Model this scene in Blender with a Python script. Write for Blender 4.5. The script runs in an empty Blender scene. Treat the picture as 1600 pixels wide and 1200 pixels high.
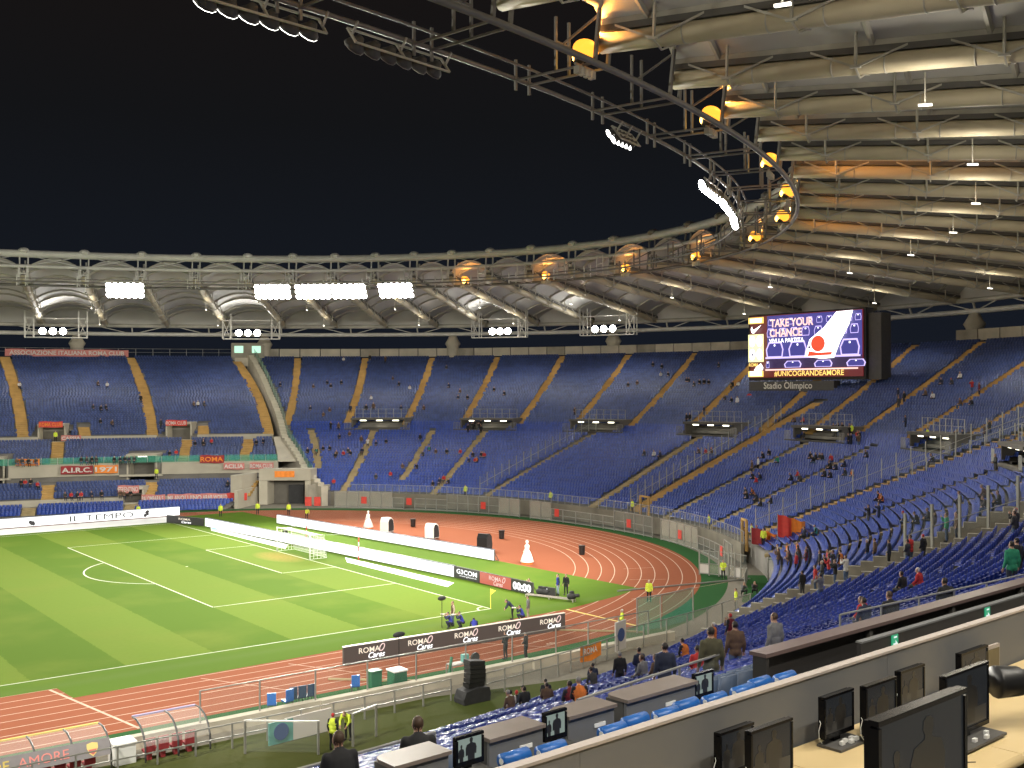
import bpy, bmesh, math, random
import numpy as np
from mathutils import Vector, Matrix

# ------------------------------------------------------------------ camera
SC = bpy.context.scene
COL = SC.collection
CAM = Vector((3.9398, -100.1523, 16.7200))
FW = Vector((0.60833, 0.79366, 0.006024))
RT = Vector((0.793687, -0.608315, -0.003651))
UP = Vector((-0.000766, -0.007002, 0.999975))
FPX = 1672.6                      # focal length for a 1600 px wide frame
cd = bpy.data.cameras.new('camera')
cd.sensor_width = 36.0
cd.lens = FPX / 1600 * 36.0
cd.clip_start = 0.1
cd.clip_end = 3000
cam = bpy.data.objects.new('camera', cd)
COL.objects.link(cam)
m4 = Matrix.Identity(4)
for i in range(3):
    m4[i][0], m4[i][1], m4[i][2], m4[i][3] = RT[i], UP[i], -FW[i], CAM[i]
cam.matrix_world = m4
SC.camera = cam

# ------------------------------------------------------------------ night sky
W = bpy.data.worlds.new('World')
SC.world = W
W.use_nodes = True
nt = W.node_tree
for n in list(nt.nodes):
    nt.nodes.remove(n)
out = nt.nodes.new('ShaderNodeOutputWorld')
bg = nt.nodes.new('ShaderNodeBackground')
tc = nt.nodes.new('ShaderNodeTexCoord')
sx = nt.nodes.new('ShaderNodeSeparateXYZ')
rp = nt.nodes.new('ShaderNodeValToRGB')
nt.links.new(tc.outputs['Generated'], sx.inputs[0])
nt.links.new(sx.outputs['Z'], rp.inputs[0])
rp.color_ramp.elements[0].position = 0.0
rp.color_ramp.elements[0].color = (0.0082, 0.0108, 0.0178, 1)     # city glow low over the roof
rp.color_ramp.elements[1].position = 0.36
rp.color_ramp.elements[1].color = (0.0085, 0.0068, 0.0064, 1)
el = rp.color_ramp.elements.new(0.15)
el.color = (0.0070, 0.0086, 0.0122, 1)
el = rp.color_ramp.elements.new(0.24)
el.color = (0.0066, 0.0070, 0.0082, 1)
nt.links.new(rp.outputs[0], bg.inputs[0])
bg.inputs[1].default_value = 1.0
nt.links.new(bg.outputs[0], out.inputs[0])

# ------------------------------------------------------------------ view, sampling
SC.view_settings.view_transform = 'Standard'
SC.view_settings.look = 'None'
SC.view_settings.exposure = 0.0
SC.view_settings.gamma = 1.0
SC.render.engine = 'CYCLES'
cy = SC.cycles
cy.use_denoising = True
try:
    cy.denoiser = 'OPENIMAGEDENOISE'
    cy.denoising_input_passes = 'RGB_ALBEDO_NORMAL'
except Exception:
    pass
cy.use_adaptive_sampling = True
cy.adaptive_threshold = 0.015
cy.max_bounces = 6
cy.diffuse_bounces = 3
cy.glossy_bounces = 2
cy.transmission_bounces = 4
cy.transparent_max_bounces = 24
cy.caustics_reflective = False
cy.caustics_refractive = False
cy.sample_clamp_indirect = 4.0
cy.use_light_tree = True

# ------------------------------------------------------------------ floodlights (the lamps themselves are built with the roof)
def lamp(kind, name, loc, energy, color=(1, 1, 1), target=None, size=0.5, cone=100, blend=0.6):
    L = bpy.data.lights.new(name, kind)
    L.energy = energy
    L.color = color
    if kind == 'SPOT':
        L.spot_size = math.radians(cone)
        L.spot_blend = blend
        L.shadow_soft_size = size
    elif kind == 'AREA':
        L.size = size
        L.shape = 'DISK'
    else:
        L.shadow_soft_size = size
    o = bpy.data.objects.new(name, L)
    COL.objects.link(o)
    o.location = loc
    if target is not None:
        d = Vector(target) - Vector(loc)
        o.rotation_euler = d.to_track_quat('-Z', 'Y').to_euler()
    return o

IA, IB, IZ = 101.0, 68.0, 32.0           # inner ring of the roof
OA, OB, OZ = 147.0, 113.0, 28.4          # outer ring
def inner(td, off=0.0, z=IZ):
    t = math.radians(td)
    p = Vector((IA * math.cos(t), IB * math.sin(t), z))
    n = Vector((math.cos(t) / IA, math.sin(t) / IB, 0)).normalized()
    return p + n * off, n

FLOOD_W = 82000
FLOODS = [                                # ring angle, share
    (57.4, 1.0), (43.6, 1.0), (39.4, 1.0), (35.5, 1.0), (30.1, 1.0),
    (75, 1), (90, 1), (105, 1), (122, 1), (138, 1), (155, 1),
    (-39.7, .6), (-45.0, 0.8), (-50.1, 0.8), (-61.4, .8), (-73.1, .5), (-77.3, .5), (-84, .8), (-93, .8), (-104, .8), (-117, .8), (-133, .8), (-150, 0.8)]
AIM = {57.4: (28, -14), 43.6: (48, -20), 39.4: (44, -24), 35.5: (56, -18), 30.1: (52, -36), -39.7: (60, 2), -45.0: (52, 8), -50.1: (50, -8), -61.4: (44, 10), -73.1: (60, -8), -77.3: (34, -6), -84: (36, -22), -93: (30, -30), 75: (30, -30), 90: (40, -40)}
for k, (td, sh) in enumerate(FLOODS):
    p, n = inner(td, -5.2, 30.6)
    tx, ty = AIM.get(td, (max(-48, p.x * 0.45), -p.y * 0.12))
    lamp('SPOT', 'flood_beam', p, FLOOD_W * sh, (1.0, 0.96, 0.84), (tx, ty, 0), 0.8, 88, 0.9)

# ------------------------------------------------------------------ helpers
R_ = random.Random(7)
def V(*a):
    return Vector(a)

class MB:
    """collects shapes into one mesh"""
    def __init__(s):
        s.v = []; s.f = []; s.m = []
    def add(s, vs, fs, m=0):
        b = len(s.v)
        s.v += [tuple(x) for x in vs]
        for f in fs:
            s.f.append([i + b for i in f]); s.m.append(m)
        return s
    def quad(s, a, b, c, d, m=0):
        return s.add([a, b, c, d], [(0, 1, 2, 3)], m)
    def box(s, c, sz, ax=None, m=0):
        c = Vector(c)
        ux, uy, uz = ax if ax else (V(1, 0, 0), V(0, 1, 0), V(0, 0, 1))
        hx, hy, hz = sz[0] / 2, sz[1] / 2, sz[2] / 2
        vs = [c + ux * (i * hx) + uy * (j * hy) + uz * (k * hz) for i in (-1, 1) for j in (-1, 1) for k in (-1, 1)]
        return s.add(vs, [(0, 1, 3, 2), (4, 6, 7, 5), (0, 4, 5, 1), (2, 3, 7, 6), (0, 2, 6, 4), (1, 5, 7, 3)], m)
    def bar(s, p, q, w, h=None, m=0, up=None):
        p = Vector(p); q = Vector(q); d = q - p
        L = d.length
        if L < 1e-6:
            return s
        d /= L
        up = Vector(up) if up else (V(0, 0, 1) if abs(d.z) < 0.95 else V(1, 0, 0))
        sd = d.cross(up).normalized(); u2 = sd.cross(d)
        return s.box((p + q) / 2, (L, w, h or w), (d, sd, u2), m)
    def tube(s, pts, r, n=6, m=0, cap=True, closed=False):
        pts = [Vector(p) for p in pts]
        N = len(pts)
        rr = r if isinstance(r, (list, tuple)) else [r] * N
        base = len(s.v)
        side = None
        for i, p in enumerate(pts):
            if closed:
                d = pts[(i + 1) % N] - pts[i - 1]
            else:
                d = pts[min(i + 1, N - 1)] - pts[max(i - 1, 0)]
            d.normalize()
            if side is None:
                up = V(0, 0, 1) if abs(d.z) < 0.9 else V(1, 0, 0)
                side = d.cross(up).normalized()
            else:
                side = (side - d * side.dot(d)).normalized()
            u2 = side.cross(d)
            for k in range(n):
                a = 2 * math.pi * (k + .5) / n
                s.v.append(tuple(p + side * (math.cos(a) * rr[i]) + u2 * (math.sin(a) * rr[i])))
        for i in range(N if closed else N - 1):
            j = (i + 1) % N
            for k in range(n):
                k2 = (k + 1) % n
                s.f.append([base + i * n + k, base + i * n + k2, base + j * n + k2, base + j * n + k]); s.m.append(m)
        if cap and not closed:
            s.f.append([base + k for k in range(n)][::-1]); s.m.append(m)
            s.f.append([base + (N - 1) * n + k for k in range(n)]); s.m.append(m)
        return s
    def lathe(s, c, prof, n=12, m=0, ax=None):
        c = Vector(c)
        ux, uy, uz = ax if ax else (V(1, 0, 0), V(0, 1, 0), V(0, 0, 1))
        base = len(s.v)
        for r, z in prof:
            for k in range(n):
                a = 2 * math.pi * k / n
                s.v.append(tuple(c + ux * (math.cos(a) * r) + uy * (math.sin(a) * r) + uz * z))
        for i in range(len(prof) - 1):
            for k in range(n):
                k2 = (k + 1) % n
                s.f.append([base + i * n + k, base + i * n + k2, base + (i + 1) * n + k2, base + (i + 1) * n + k]); s.m.append(m)
        s.f.append([base + k for k in range(n)][::-1]); s.m.append(m)
        b2 = base + (len(prof) - 1) * n
        s.f.append([b2 + k for k in range(n)]); s.m.append(m)
        return s
    def prism(s, poly, o, u, v, d, m=0):
        """polygon (2-D points) in the plane o,u,v pushed along u x v by d"""
        o = Vector(o); u = Vector(u); v = Vector(v); w = u.cross(v).normalized()
        n = len(poly)
        a = [o + u * x + v * y for x, y in poly]
        b = [p + w * d for p in a]
        fs = [list(range(n))[::-1], list(range(n, 2 * n))]
        for i in range(n):
            j = (i + 1) % n
            fs.append([i, j, n + j, n + i])
        return s.add(a + b, fs, m)
    def ell(s, c, r, n=8, k=6, m=0, ax=None):
        prof = []
        for i in range(k + 1):
            a = -math.pi / 2 + math.pi * i / k
            prof.append((max(0.02, math.cos(a)), math.sin(a)))
        c = Vector(c)
        ux, uy, uz = ax if ax else (V(1, 0, 0), V(0, 1, 0), V(0, 0, 1))
        return s.lathe(c, prof, n, m, (ux * r[0], uy * r[1], uz * r[2]))
    def mesh(s, name, mats, smooth=False):
        me = bpy.data.meshes.new(name)
        me.from_pydata(s.v, [], s.f)
        for a in (mats if isinstance(mats, (list, tuple)) else [mats]):
            me.materials.append(a)
        if any(s.m):
            me.polygons.foreach_set('material_index', s.m)
        if smooth:
            me.polygons.foreach_set('use_smooth', [True] * len(me.polygons))
        me.update()
        return me
    def build(s, name, mats, parent=None, smooth=False, local=False):
        return obj(name, s.mesh(name, mats, smooth), parent, local)

def obj(name, data, parent=None, local=False):
    o = bpy.data.objects.new(name, data)
    COL.objects.link(o)
    if parent is not None:
        o.parent = parent
        if not local:
            o.matrix_parent_inverse = chain(parent).inverted()
    return o
def chain(o):
    m = o.matrix_basis.copy()
    if o.parent is not None:
        m = chain(o.parent) @ o.matrix_parent_inverse @ m
    return m
def tag(o, label, cat, group=None, kind=None):
    o['label'] = label; o['category'] = cat
    if group: o['group'] = group
    if kind: o['kind'] = kind
    return o
def thing(name, label, cat, loc=(0, 0, 0), rz=0.0, group=None):
    o = bpy.data.objects.new(name, None)
    o.empty_display_size = 0.2
    COL.objects.link(o)
    o.location = loc; o.rotation_euler = (0, 0, rz)
    return tag(o, label, cat, group)
def struct(o, label=None):
    o['kind'] = 'structure'
    if label: o['label'] = label
    return o
def dup(root, loc, rz=0.0, label=None, group=None, scale=None):
    r = root.copy(); COL.objects.link(r)
    r.location = loc; r.rotation_euler = (0, 0, rz)
    if scale: r.scale = (scale,) * 3
    if label: r['label'] = label
    if group: r['group'] = group
    for ch in list(root.children):
        c = ch.copy(); COL.objects.link(c); c.parent = r
        for g in ch.children:
            d = g.copy(); COL.objects.link(d); d.parent = c
    return r

# ------------------------------------------------------------------ materials
def mat(name, col, rough=0.6, metal=0.0, var=0.0, scale=3.0, col2=None, bump=0.0, bscale=40.0, spec=0.5, coords='Object', detail=4.0):
    m = bpy.data.materials.new(name); m.use_nodes = True
    nt = m.node_tree; b = nt.nodes['Principled BSDF']
    b.inputs['Roughness'].default_value = rough
    b.inputs['Metallic'].default_value = metal
    b.inputs['Specular IOR Level'].default_value = spec
    c = (*col, 1)
    b.inputs['Base Color'].default_value = c
    if var or col2:
        t = nt.nodes.new('ShaderNodeTexCoord')
        nz = nt.nodes.new('ShaderNodeTexNoise')
        nz.inputs['Scale'].default_value = scale
        nz.inputs['Detail'].default_value = detail
        nt.links.new(t.outputs[coords], nz.inputs['Vector'])
        r = nt.nodes.new('ShaderNodeValToRGB')
        r.color_ramp.elements[0].position = 0.32
        r.color_ramp.elements[1].position = 0.68
        a2 = col2 if col2 else tuple(min(1, x * (1 + var)) for x in col)
        a1 = tuple(x * (1 - var) for x in col) if var else col
        r.color_ramp.elements[0].color = (*a1, 1)
        r.color_ramp.elements[1].color = (*a2, 1)
        nt.links.new(nz.outputs['Fac'], r.inputs[0])
        nt.links.new(r.outputs[0], b.inputs['Base Color'])
    if bump:
        t = nt.nodes.new('ShaderNodeTexCoord')
        nz = nt.nodes.new('ShaderNodeTexNoise')
        nz.inputs['Scale'].default_value = bscale
        nt.links.new(t.outputs[coords], nz.inputs['Vector'])
        bp = nt.nodes.new('ShaderNodeBump')
        bp.inputs['Strength'].default_value = bump
        bp.inputs['Distance'].default_value = 0.02
        nt.links.new(nz.outputs['Fac'], bp.inputs['Height'])
        nt.links.new(bp.outputs[0], b.inputs['Normal'])
    return m
def emis(name, col, st):
    m = bpy.data.materials.new(name); m.use_nodes = True
    b = m.node_tree.nodes['Principled BSDF']
    b.inputs['Base Color'].default_value = (0.02, 0.02, 0.02, 1)
    b.inputs['Emission Color'].default_value = (*col, 1)
    b.inputs['Emission Strength'].default_value = st
    b.inputs['Roughness'].default_value = 0.4
    return m
def glass(name, col, alpha, rough=0.08):
    m = bpy.data.materials.new(name); m.use_nodes = True
    nt = m.node_tree
    b = nt.nodes['Principled BSDF']
    b.inputs['Base Color'].default_value = (*col, 1)
    b.inputs['Roughness'].default_value = rough
    b.inputs['Alpha'].default_value = alpha
    return m

def ground_mat(name, kind):
    m = bpy.data.materials.new(name); m.use_nodes = True
    nt = m.node_tree; b = nt.nodes['Principled BSDF']
    N = nt.nodes.new; L = nt.links.new
    geo = N('ShaderNodeNewGeometry')
    b.inputs['Roughness'].default_value = 0.9
    b.inputs['Specular IOR Level'].default_value = 0.03
    nz = N('ShaderNodeTexNoise'); nz.inputs['Scale'].default_value = 0.12; nz.inputs['Detail'].default_value = 6
    L(geo.outputs['Position'], nz.inputs['Vector'])
    nf = N('ShaderNodeTexNoise'); nf.inputs['Scale'].default_value = 3.0; nf.inputs['Detail'].default_value = 5
    L(geo.outputs['Position'], nf.inputs['Vector'])
    def math_(op, a, c=None):
        n = N('ShaderNodeMath'); n.operation = op
        for i, x in enumerate((a, c)):
            if x is None: continue
            if isinstance(x, (int, float)): n.inputs[i].default_value = x
            else: L(x, n.inputs[i])
        return n.outputs[0]
    def mix(f, a, c):
        n = N('ShaderNodeMix'); n.data_type = 'RGBA'
        if isinstance(f, (int, float)): n.inputs[0].default_value = f
        else: L(f, n.inputs[0])
        for i, x in ((6, a), (7, c)):
            if isinstance(x, tuple): n.inputs[i].default_value = (*x, 1)
            else: L(x, n.inputs[i])
        return n.outputs[2]
    if kind == 'turf':
        sp = N('ShaderNodeSeparateXYZ'); L(geo.outputs['Position'], sp.inputs[0])
        wob = math_('MULTIPLY', math_('SUBTRACT', nf.outputs['Fac'], .5), 0.35)
        x = math_('ADD', sp.outputs['X'], wob)
        k = math_('FLOOR', math_('DIVIDE', math_('SUBTRACT', x, 52.5), 5.5))
        par = math_('ABSOLUTE', math_('MODULO', k, 2.0))
        inx = math_('LESS_THAN', sp.outputs['X'], 52.55)
        iny = math_('LESS_THAN', math_('ABSOLUTE', sp.outputs['Y']), 34.05)
        ins = math_('MULTIPLY', inx, iny)
        par = math_('MULTIPLY', par, ins)
        light = (0.126, 0.190, 0.026); dark = (0.078, 0.142, 0.014); edge = (0.084, 0.150, 0.018)
        c1 = mix(par, dark, light)
        # parity 1 is the light band next to the goal line
        c1 = mix(ins, edge, c1)
        worn = math_('MULTIPLY', math_('GREATER_THAN', nz.outputs['Fac'], .0), math_('MAXIMUM', math_('MULTIPLY', math_('SUBTRACT', nz.outputs['Fac'], .5), 2.6), 0.0))
        c2 = mix(worn, c1, (0.150, 0.190, 0.030))
        f2 = math_('MULTIPLY', nf.outputs['Fac'], .30)
        c3 = mix(f2, c2, (0.075, 0.125, 0.012))
        # trampled strip outside the touchline
        st = math_('SUBTRACT', 1.0, math_('MINIMUM', math_('ABSOLUTE', math_('SUBTRACT', math_('ADD', sp.outputs['Y'], math_('MULTIPLY', nz.outputs['Fac'], 1.2)), -35.4)), 1.0))
        c4 = mix(math_('MULTIPLY', st, .35), c3, (0.10, 0.15, 0.040))
        # thin brown turf in front of the goal
        dx = math_('DIVIDE', math_('SUBTRACT', sp.outputs['X'], 51.0), 2.2)
        dy = math_('DIVIDE', sp.outputs['Y'], 4.6)
        rr = math_('ADD', math_('MULTIPLY', dx, dx), math_('MULTIPLY', dy, dy))
        g = math_('MAXIMUM', math_('SUBTRACT', 1.0, rr), 0.0)
        c5 = mix(math_('MULTIPLY', g, math_('MULTIPLY', nf.outputs['Fac'], 1.3)), c4, (0.33, 0.24, 0.07))
        L(c5, b.inputs['Base Color'])
    elif kind == 'tartan':
        c1 = mix(nz.outputs['Fac'], (0.275, 0.092, 0.048), (0.225, 0.070, 0.036))
        c2 = mix(math_('MULTIPLY', nf.outputs['Fac'], .35), c1, (0.31, 0.115, 0.065))
        L(c2, b.inputs['Base Color'])
    elif kind == 'green':
        c1 = mix(nz.outputs['Fac'], (0.020, 0.080, 0.030), (0.035, 0.105, 0.030))
        L(c1, b.inputs['Base Color'])
    elif kind == 'verge':
        c1 = mix(nz.outputs['Fac'], (0.055, 0.088, 0.02), (0.10, 0.085, 0.035))
        c2 = mix(math_('MULTIPLY', nf.outputs['Fac'], .5), c1, (0.045, 0.065, 0.018))
        L(c2, b.inputs['Base Color'])
    else:
        c1 = mix(nz.outputs['Fac'], (0.19, 0.175, 0.145), (0.27, 0.25, 0.21))
        c2 = mix(math_('MULTIPLY', nf.outputs['Fac'], .5), c1, (0.14, 0.13, 0.11))
        L(c2, b.inputs['Base Color'])
    bp = N('ShaderNodeBump'); bp.inputs['Strength'].default_value = 0.25; bp.inputs['Distance'].default_value = 0.03
    nb = N('ShaderNodeTexNoise'); nb.inputs['Scale'].default_value = 9.0; nb.inputs['Detail'].default_value = 4
    L(geo.outputs['Position'], nb.inputs['Vector']); L(nb.outputs['Fac'], bp.inputs['Height']); L(bp.outputs[0], b.inputs['Normal'])
    return m

M = {}
M['turf'] = ground_mat('turf', 'turf')
M['tartan'] = ground_mat('tartan', 'tartan')
M['greenstrip'] = ground_mat('green_strip', 'green')
M['verge'] = ground_mat('verge', 'verge')
M['floor'] = ground_mat('concrete_ground', 'concrete')
M['line'] = mat('line_paint', (0.56, 0.60, 0.44), 0.8, var=0.12, scale=2.0)
M['lane'] = mat('lane_paint', (0.52, 0.37, 0.28), 0.8, var=0.15, scale=1.5)
M['yellow_line'] = mat('yellow_paint', (0.75, 0.58, 0.16), 0.8, var=.1)
M['concrete'] = mat('concrete', (0.30, 0.275, 0.225), 0.85, var=0.22, scale=0.5, bump=0.2, bscale=6)
M['concrete_pale'] = mat('pale_concrete', (0.46, 0.42, 0.34), 0.85, var=0.15, scale=0.4, bump=0.2, bscale=6)
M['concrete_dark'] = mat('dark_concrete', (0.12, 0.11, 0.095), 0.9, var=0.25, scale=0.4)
M['terrace'] = mat('terrace_concrete', (0.165, 0.155, 0.14), 0.9, var=0.25, scale=0.3)
M['ochre'] = mat('ochre_step', (0.40, 0.245, 0.075), 0.75, var=0.16, scale=0.8)
M['step'] = mat('grey_step', (0.32, 0.25, 0.13), 0.85, var=0.2, scale=0.8)
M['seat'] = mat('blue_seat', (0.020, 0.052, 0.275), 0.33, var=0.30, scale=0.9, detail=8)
M['seat_near'] = mat('boosted_blue_seat', (0.012, 0.034, 0.26), 0.36, var=0.25, scale=0.9, detail=8)  # blue deepened in the colour to make up for weak light here
M['seat_wall'] = mat('stand_front_concrete', (0.17, 0.155, 0.12), 0.85, var=0.25, scale=0.4)
M['seat_hazed'] = mat('hazed_blue_seat', (0.036, 0.060, 0.180), 0.42, var=0.30, scale=0.9, detail=8)  # greyer copy of the seat blue: haze over the upper rows put into colour
M['seat_grey'] = mat('grey_blue_seat', (0.055, 0.085, 0.150), 0.55, var=0.22, scale=0.9, detail=8)
M['steel'] = mat('galvanised_steel', (0.33, 0.325, 0.30), 0.45, 0.45, var=0.12, scale=1.5)
M['steel_dark'] = mat('dark_steel', (0.10, 0.10, 0.10), 0.5, 0.4)
M['shaded_ring_steel'] = mat('shaded_ring_steel', (0.20, 0.19, 0.175), 0.5, var=.15, scale=.5)  # dark tone carries the shade on the near side of the ring
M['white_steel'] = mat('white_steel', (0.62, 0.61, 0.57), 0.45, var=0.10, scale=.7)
M['roof_steel'] = mat('roof_steel', (0.46, 0.44, 0.38), 0.5, var=0.2, scale=.5)
M['roof_dark'] = mat('roof_dark_steel', (0.12, 0.115, 0.105), 0.6)
M['membrane'] = mat('roof_membrane', (0.60, 0.585, 0.55), 0.7, var=0.10, scale=0.12, bump=.1, bscale=.5)
M['tube_fabric'] = mat('tube_fabric', (0.58, 0.51, 0.355), 0.6, var=0.10, scale=0.3)
M['glass'] = glass('clear_glass', (0.50, 0.58, 0.56), 0.09)
M['glass_dirty'] = glass('dusty_glass', (0.60, 0.58, 0.50), 0.34, 0.3)
M['glass_green'] = glass('green_glass', (0.08, 0.42, 0.30), 0.55, 0.15)
M['plexi'] = glass('plexiglass', (0.75, 0.72, 0.68), 0.22, 0.12)
M['black'] = mat('black_plastic', (0.012, 0.012, 0.013), 0.4)
M['matte_black'] = mat('matte_black', (0.022, 0.022, 0.024), 0.75, var=.2)
M['dark_grey'] = mat('dark_grey', (0.075, 0.072, 0.068), 0.6, var=.08)
M['white'] = mat('white_paint', (0.80, 0.80, 0.78), 0.5)
M['red'] = mat('red_paint', (0.62, 0.05, 0.035), 0.6, var=.1)
M['yellow'] = mat('yellow_cloth', (0.80, 0.68, 0.10), 0.7)
M['orange'] = mat('orange_cloth', (0.80, 0.24, 0.03), 0.7, var=.1)
M['wood'] = mat('beige_desk', (0.62, 0.475, 0.25), 0.42, var=0.05, scale=1.2, bump=.03, bscale=200)
M['wall_grey'] = mat('grey_laminate', (0.142, 0.145, 0.150), 0.6, var=0.04, scale=.8)
M['wall_top'] = mat('grey_capping', (0.42, 0.37, 0.34), 0.55, var=.05)
M['desk_brown'] = mat('brown_laminate', (0.19, 0.155, 0.135), 0.38, var=.06)
M['desk_black'] = mat('dark_laminate', (0.030, 0.028, 0.028), 0.42)
M['vinyl_blue'] = mat('blue_vinyl', (0.015, 0.115, 0.42), 0.32, var=.06)
M['led_white'] = emis('led_white', (1.0, 1.0, 0.98), 1.7)
M['net'] = mat('net_cord', (0.75, 0.77, 0.72), 0.8)
M['maroon'] = mat('maroon_cloth', (0.30, 0.03, 0.035), 0.8, var=.1)
M['pink'] = mat('faded_red_cloth', (0.55, 0.20, 0.18), 0.8, var=.12)
M['banner_white'] = mat('banner_white', (0.62, 0.58, 0.55), 0.8)
M['teal'] = mat('teal_hoarding', (0.13, 0.36, 0.33), 0.6, var=.1)

# ------------------------------------------------------------------ lettering
_tc = {}
def text_poly(txt, bold=0.0, shear=0.0, space=1.0):
    key = (txt, bold, shear, space)
    if key in _tc: return _tc[key]
    cu = bpy.data.curves.new('lettering', 'FONT')
    cu.body = txt; cu.size = 1.0; cu.resolution_u = 3
    cu.offset = bold; cu.shear = shear; cu.space_character = space
    cu.fill_mode = 'FRONT'
    o = bpy.data.objects.new('lettering', cu); COL.objects.link(o)
    dg = bpy.context.evaluated_depsgraph_get()
    me = bpy.data.meshes.new_from_object(o.evaluated_get(dg))
    vs = [(v.co.x, v.co.y) for v in me.vertices]
    fs = [list(p.vertices) for p in me.polygons]
    bpy.data.objects.remove(o); bpy.data.meshes.remove(me); bpy.data.curves.remove(cu)
    if vs:
        x0 = min(v[0] for v in vs); x1 = max(v[0] for v in vs); y0 = min(v[1] for v in vs); y1 = max(v[1] for v in vs)
    else:
        x0 = x1 = y0 = y1 = 0
    _tc[key] = (vs, fs, x0, x1, y0, y1)
    return _tc[key]
def letter(mb, txt, c, u, v, w=None, h=None, m=0, bold=0.0, shear=0.0, space=1.0):
    """flat lettering centred on c in the plane u,v, fitted to width w and/or height h"""
    vs, fs, x0, x1, y0, y1 = text_poly(txt, bold, shear, space)
    sw = (w / (x1 - x0)) if w else None
    sh = (h / (y1 - y0)) if h else None
    sx_ = sw or sh; sy_ = sh or sw
    c = Vector(c); u = Vector(u); v = Vector(v)
    cx, cy_ = (x0 + x1) / 2, (y0 + y1) / 2
    mb.add([c + u * ((x - cx) * sx_) + v * ((y - cy_) * sy_) for x, y in vs], fs, m)
    return mb

# ================================================================== the ground
def sheet(name, poly, z, m, parent=None):
    mb = MB(); mb.add([(x, y, z) for x, y in poly], [list(range(len(poly)))])
    return mb.build(name, m, parent)
def arc_ring(r0, r1, a0, a1, z, m, name, cx=42.2, parent=None, seg=72):
    mb = MB()
    vs = []
    for i in range(seg + 1):
        a = math.radians(a0 + (a1 - a0) * i / seg)
        vs += [(cx + r0 * math.cos(a), r0 * math.sin(a), z), (cx + r1 * math.cos(a), r1 * math.sin(a), z)]
    mb.add(vs, [(2 * i, 2 * i + 1, 2 * i + 3, 2 * i + 2) for i in range(seg)])
    return mb.build(name, m, parent)

ground = struct(sheet('ground', [(-1600, -1600), (1600, -1600), (1600, 1600), (-1600, 1600)], 0.0, M['floor']))
def track_poly(extra, cx=42.2, n=90, xmin=-72):
    P = [(xmin, -46.7 - extra)]
    for i in range(n + 1):
        a = math.radians(-90 + 180 * i / n)
        k = min(1, (90 - abs(math.degrees(a))) / 25)
        r = 46.7 + 1.2 * k * k * (3 - 2 * k) + extra
        P.append((cx + r * math.cos(a), r * math.sin(a)))
    P.append((xmin, 46.7 + extra))
    return P
strip = struct(sheet('green_strip', track_poly(2.3), 0.004, M['greenstrip']))
sheet('strip_patch', [(69.5, -44.2), (79.5, -36.4), (82.5, -39.2), (77.5, -45.0), (71.0, -47.2)], 0.0065, M['greenstrip'], strip)
track = struct(sheet('running_track', track_poly(0.0), 0.010, M['tartan']))
lw = 0.075
for k in range(10):
    r = 36.5 + 1.22 * k
    mb = MB()
    a0, a1 = (-90, 90) if k < 9 else (-72, 80)
    pts = []
    if k < 9: pts.append((-72, -r))
    n = 110
    for i in range(n + 1):
        a = math.radians(a0 + (a1 - a0) * i / n)
        pts.append((42.2 + r * math.cos(a), r * math.sin(a)))
    if k < 9: pts.append((-72, r))
    vs = []; N = len(pts)
    for i, p in enumerate(pts):
        q = Vector(pts[min(i + 1, N - 1)]) - Vector(pts[max(i - 1, 0)]); q.normalize()
        vs += [(p[0] - q.y * lw / 2, p[1] + q.x * lw / 2, 0.014), (p[0] + q.y * lw / 2, p[1] - q.x * lw / 2, 0.014)]
    mb.add(vs, [(2 * i, 2 * i + 1, 2 * i + 3, 2 * i + 2) for i in range(N - 1)])
    mb.build('lane_line', M['lane'], track)
def paint(p, q, w, m, parent, z, name):
    p = Vector((*p, z)); q = Vector((*q, z)); d = (q - p).normalized(); s = V(-d.y, d.x, 0) * w / 2
    return MB().quad(p - s, q - s, q + s, p + s).build(name, m, parent)
for (p, q, w) in [((19.9, -36.6), (21.6, -46.6), .16), ((33.0, -39.6), (36.6, -46.6), .07), ((44.0, -40.8), (48.5, -46.6), .07), ((27.5, -39.5), (31.3, -46.6), .07),
                  ((63.5, -38.0), (75.5, -37.6), .07), ((69.5, -31.5), (72.2, -33.3), .06), ((73.0, -27.0), (75.8, -28.2), .06)]:
    paint(p, q, w, M['lane'], track, 0.018, 'start_line')
paint((56.9, -37.8), (57.1, -45.2), .22, M['yellow_line'], track, 0.018, 'yellow_start_line')
for k in range(8):
    letter_mb = MB()
    letter(letter_mb, str(k + 1), (47.2 + .25 * k, -38.2 - 1.05 * k, 0.018), V(0.25, -.97, 0), V(.97, .25, 0), h=.75)
    letter_mb.build('lane_number', M['lane'], track)

turf = struct(sheet('pitch', [(-75, -36.5), (20.3, -36.5), (20.5, -39.05), (57, -37.75), (64, -36.2), (67.3, -34.9), (66.7, -16), (65.8, 10), (64.6, 40.6), (-75, 40.6)], 0.016, M['turf']))
PZ = 0.021
def ln(p, q, w=0.11, name='pitch_line'):
    return paint(p, q, w, M['line'], turf, PZ, name)
hx, hy = 52.5, 34.0
ln((-60, -hy), (hx + .06, -hy), name='touchline'); ln((-60, hy), (hx + .06, hy), name='touchline')
ln((hx, -hy + .07), (hx, hy - .07), name='goal_line')
ln((36, -20.16), (36, 20.16), name='penalty_area_line'); ln((36.07, -20.16), (hx - .07, -20.16), name='penalty_area_line'); ln((36.07, 20.16), (hx - .07, 20.16), name='penalty_area_line')
ln((47, -9.16), (47, 9.16), name='goal_area_line'); ln((47.07, -9.16), (hx - .07, -9.16), name='goal_area_line'); ln((47.07, 9.16), (hx - .07, 9.16), name='goal_area_line')
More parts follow.
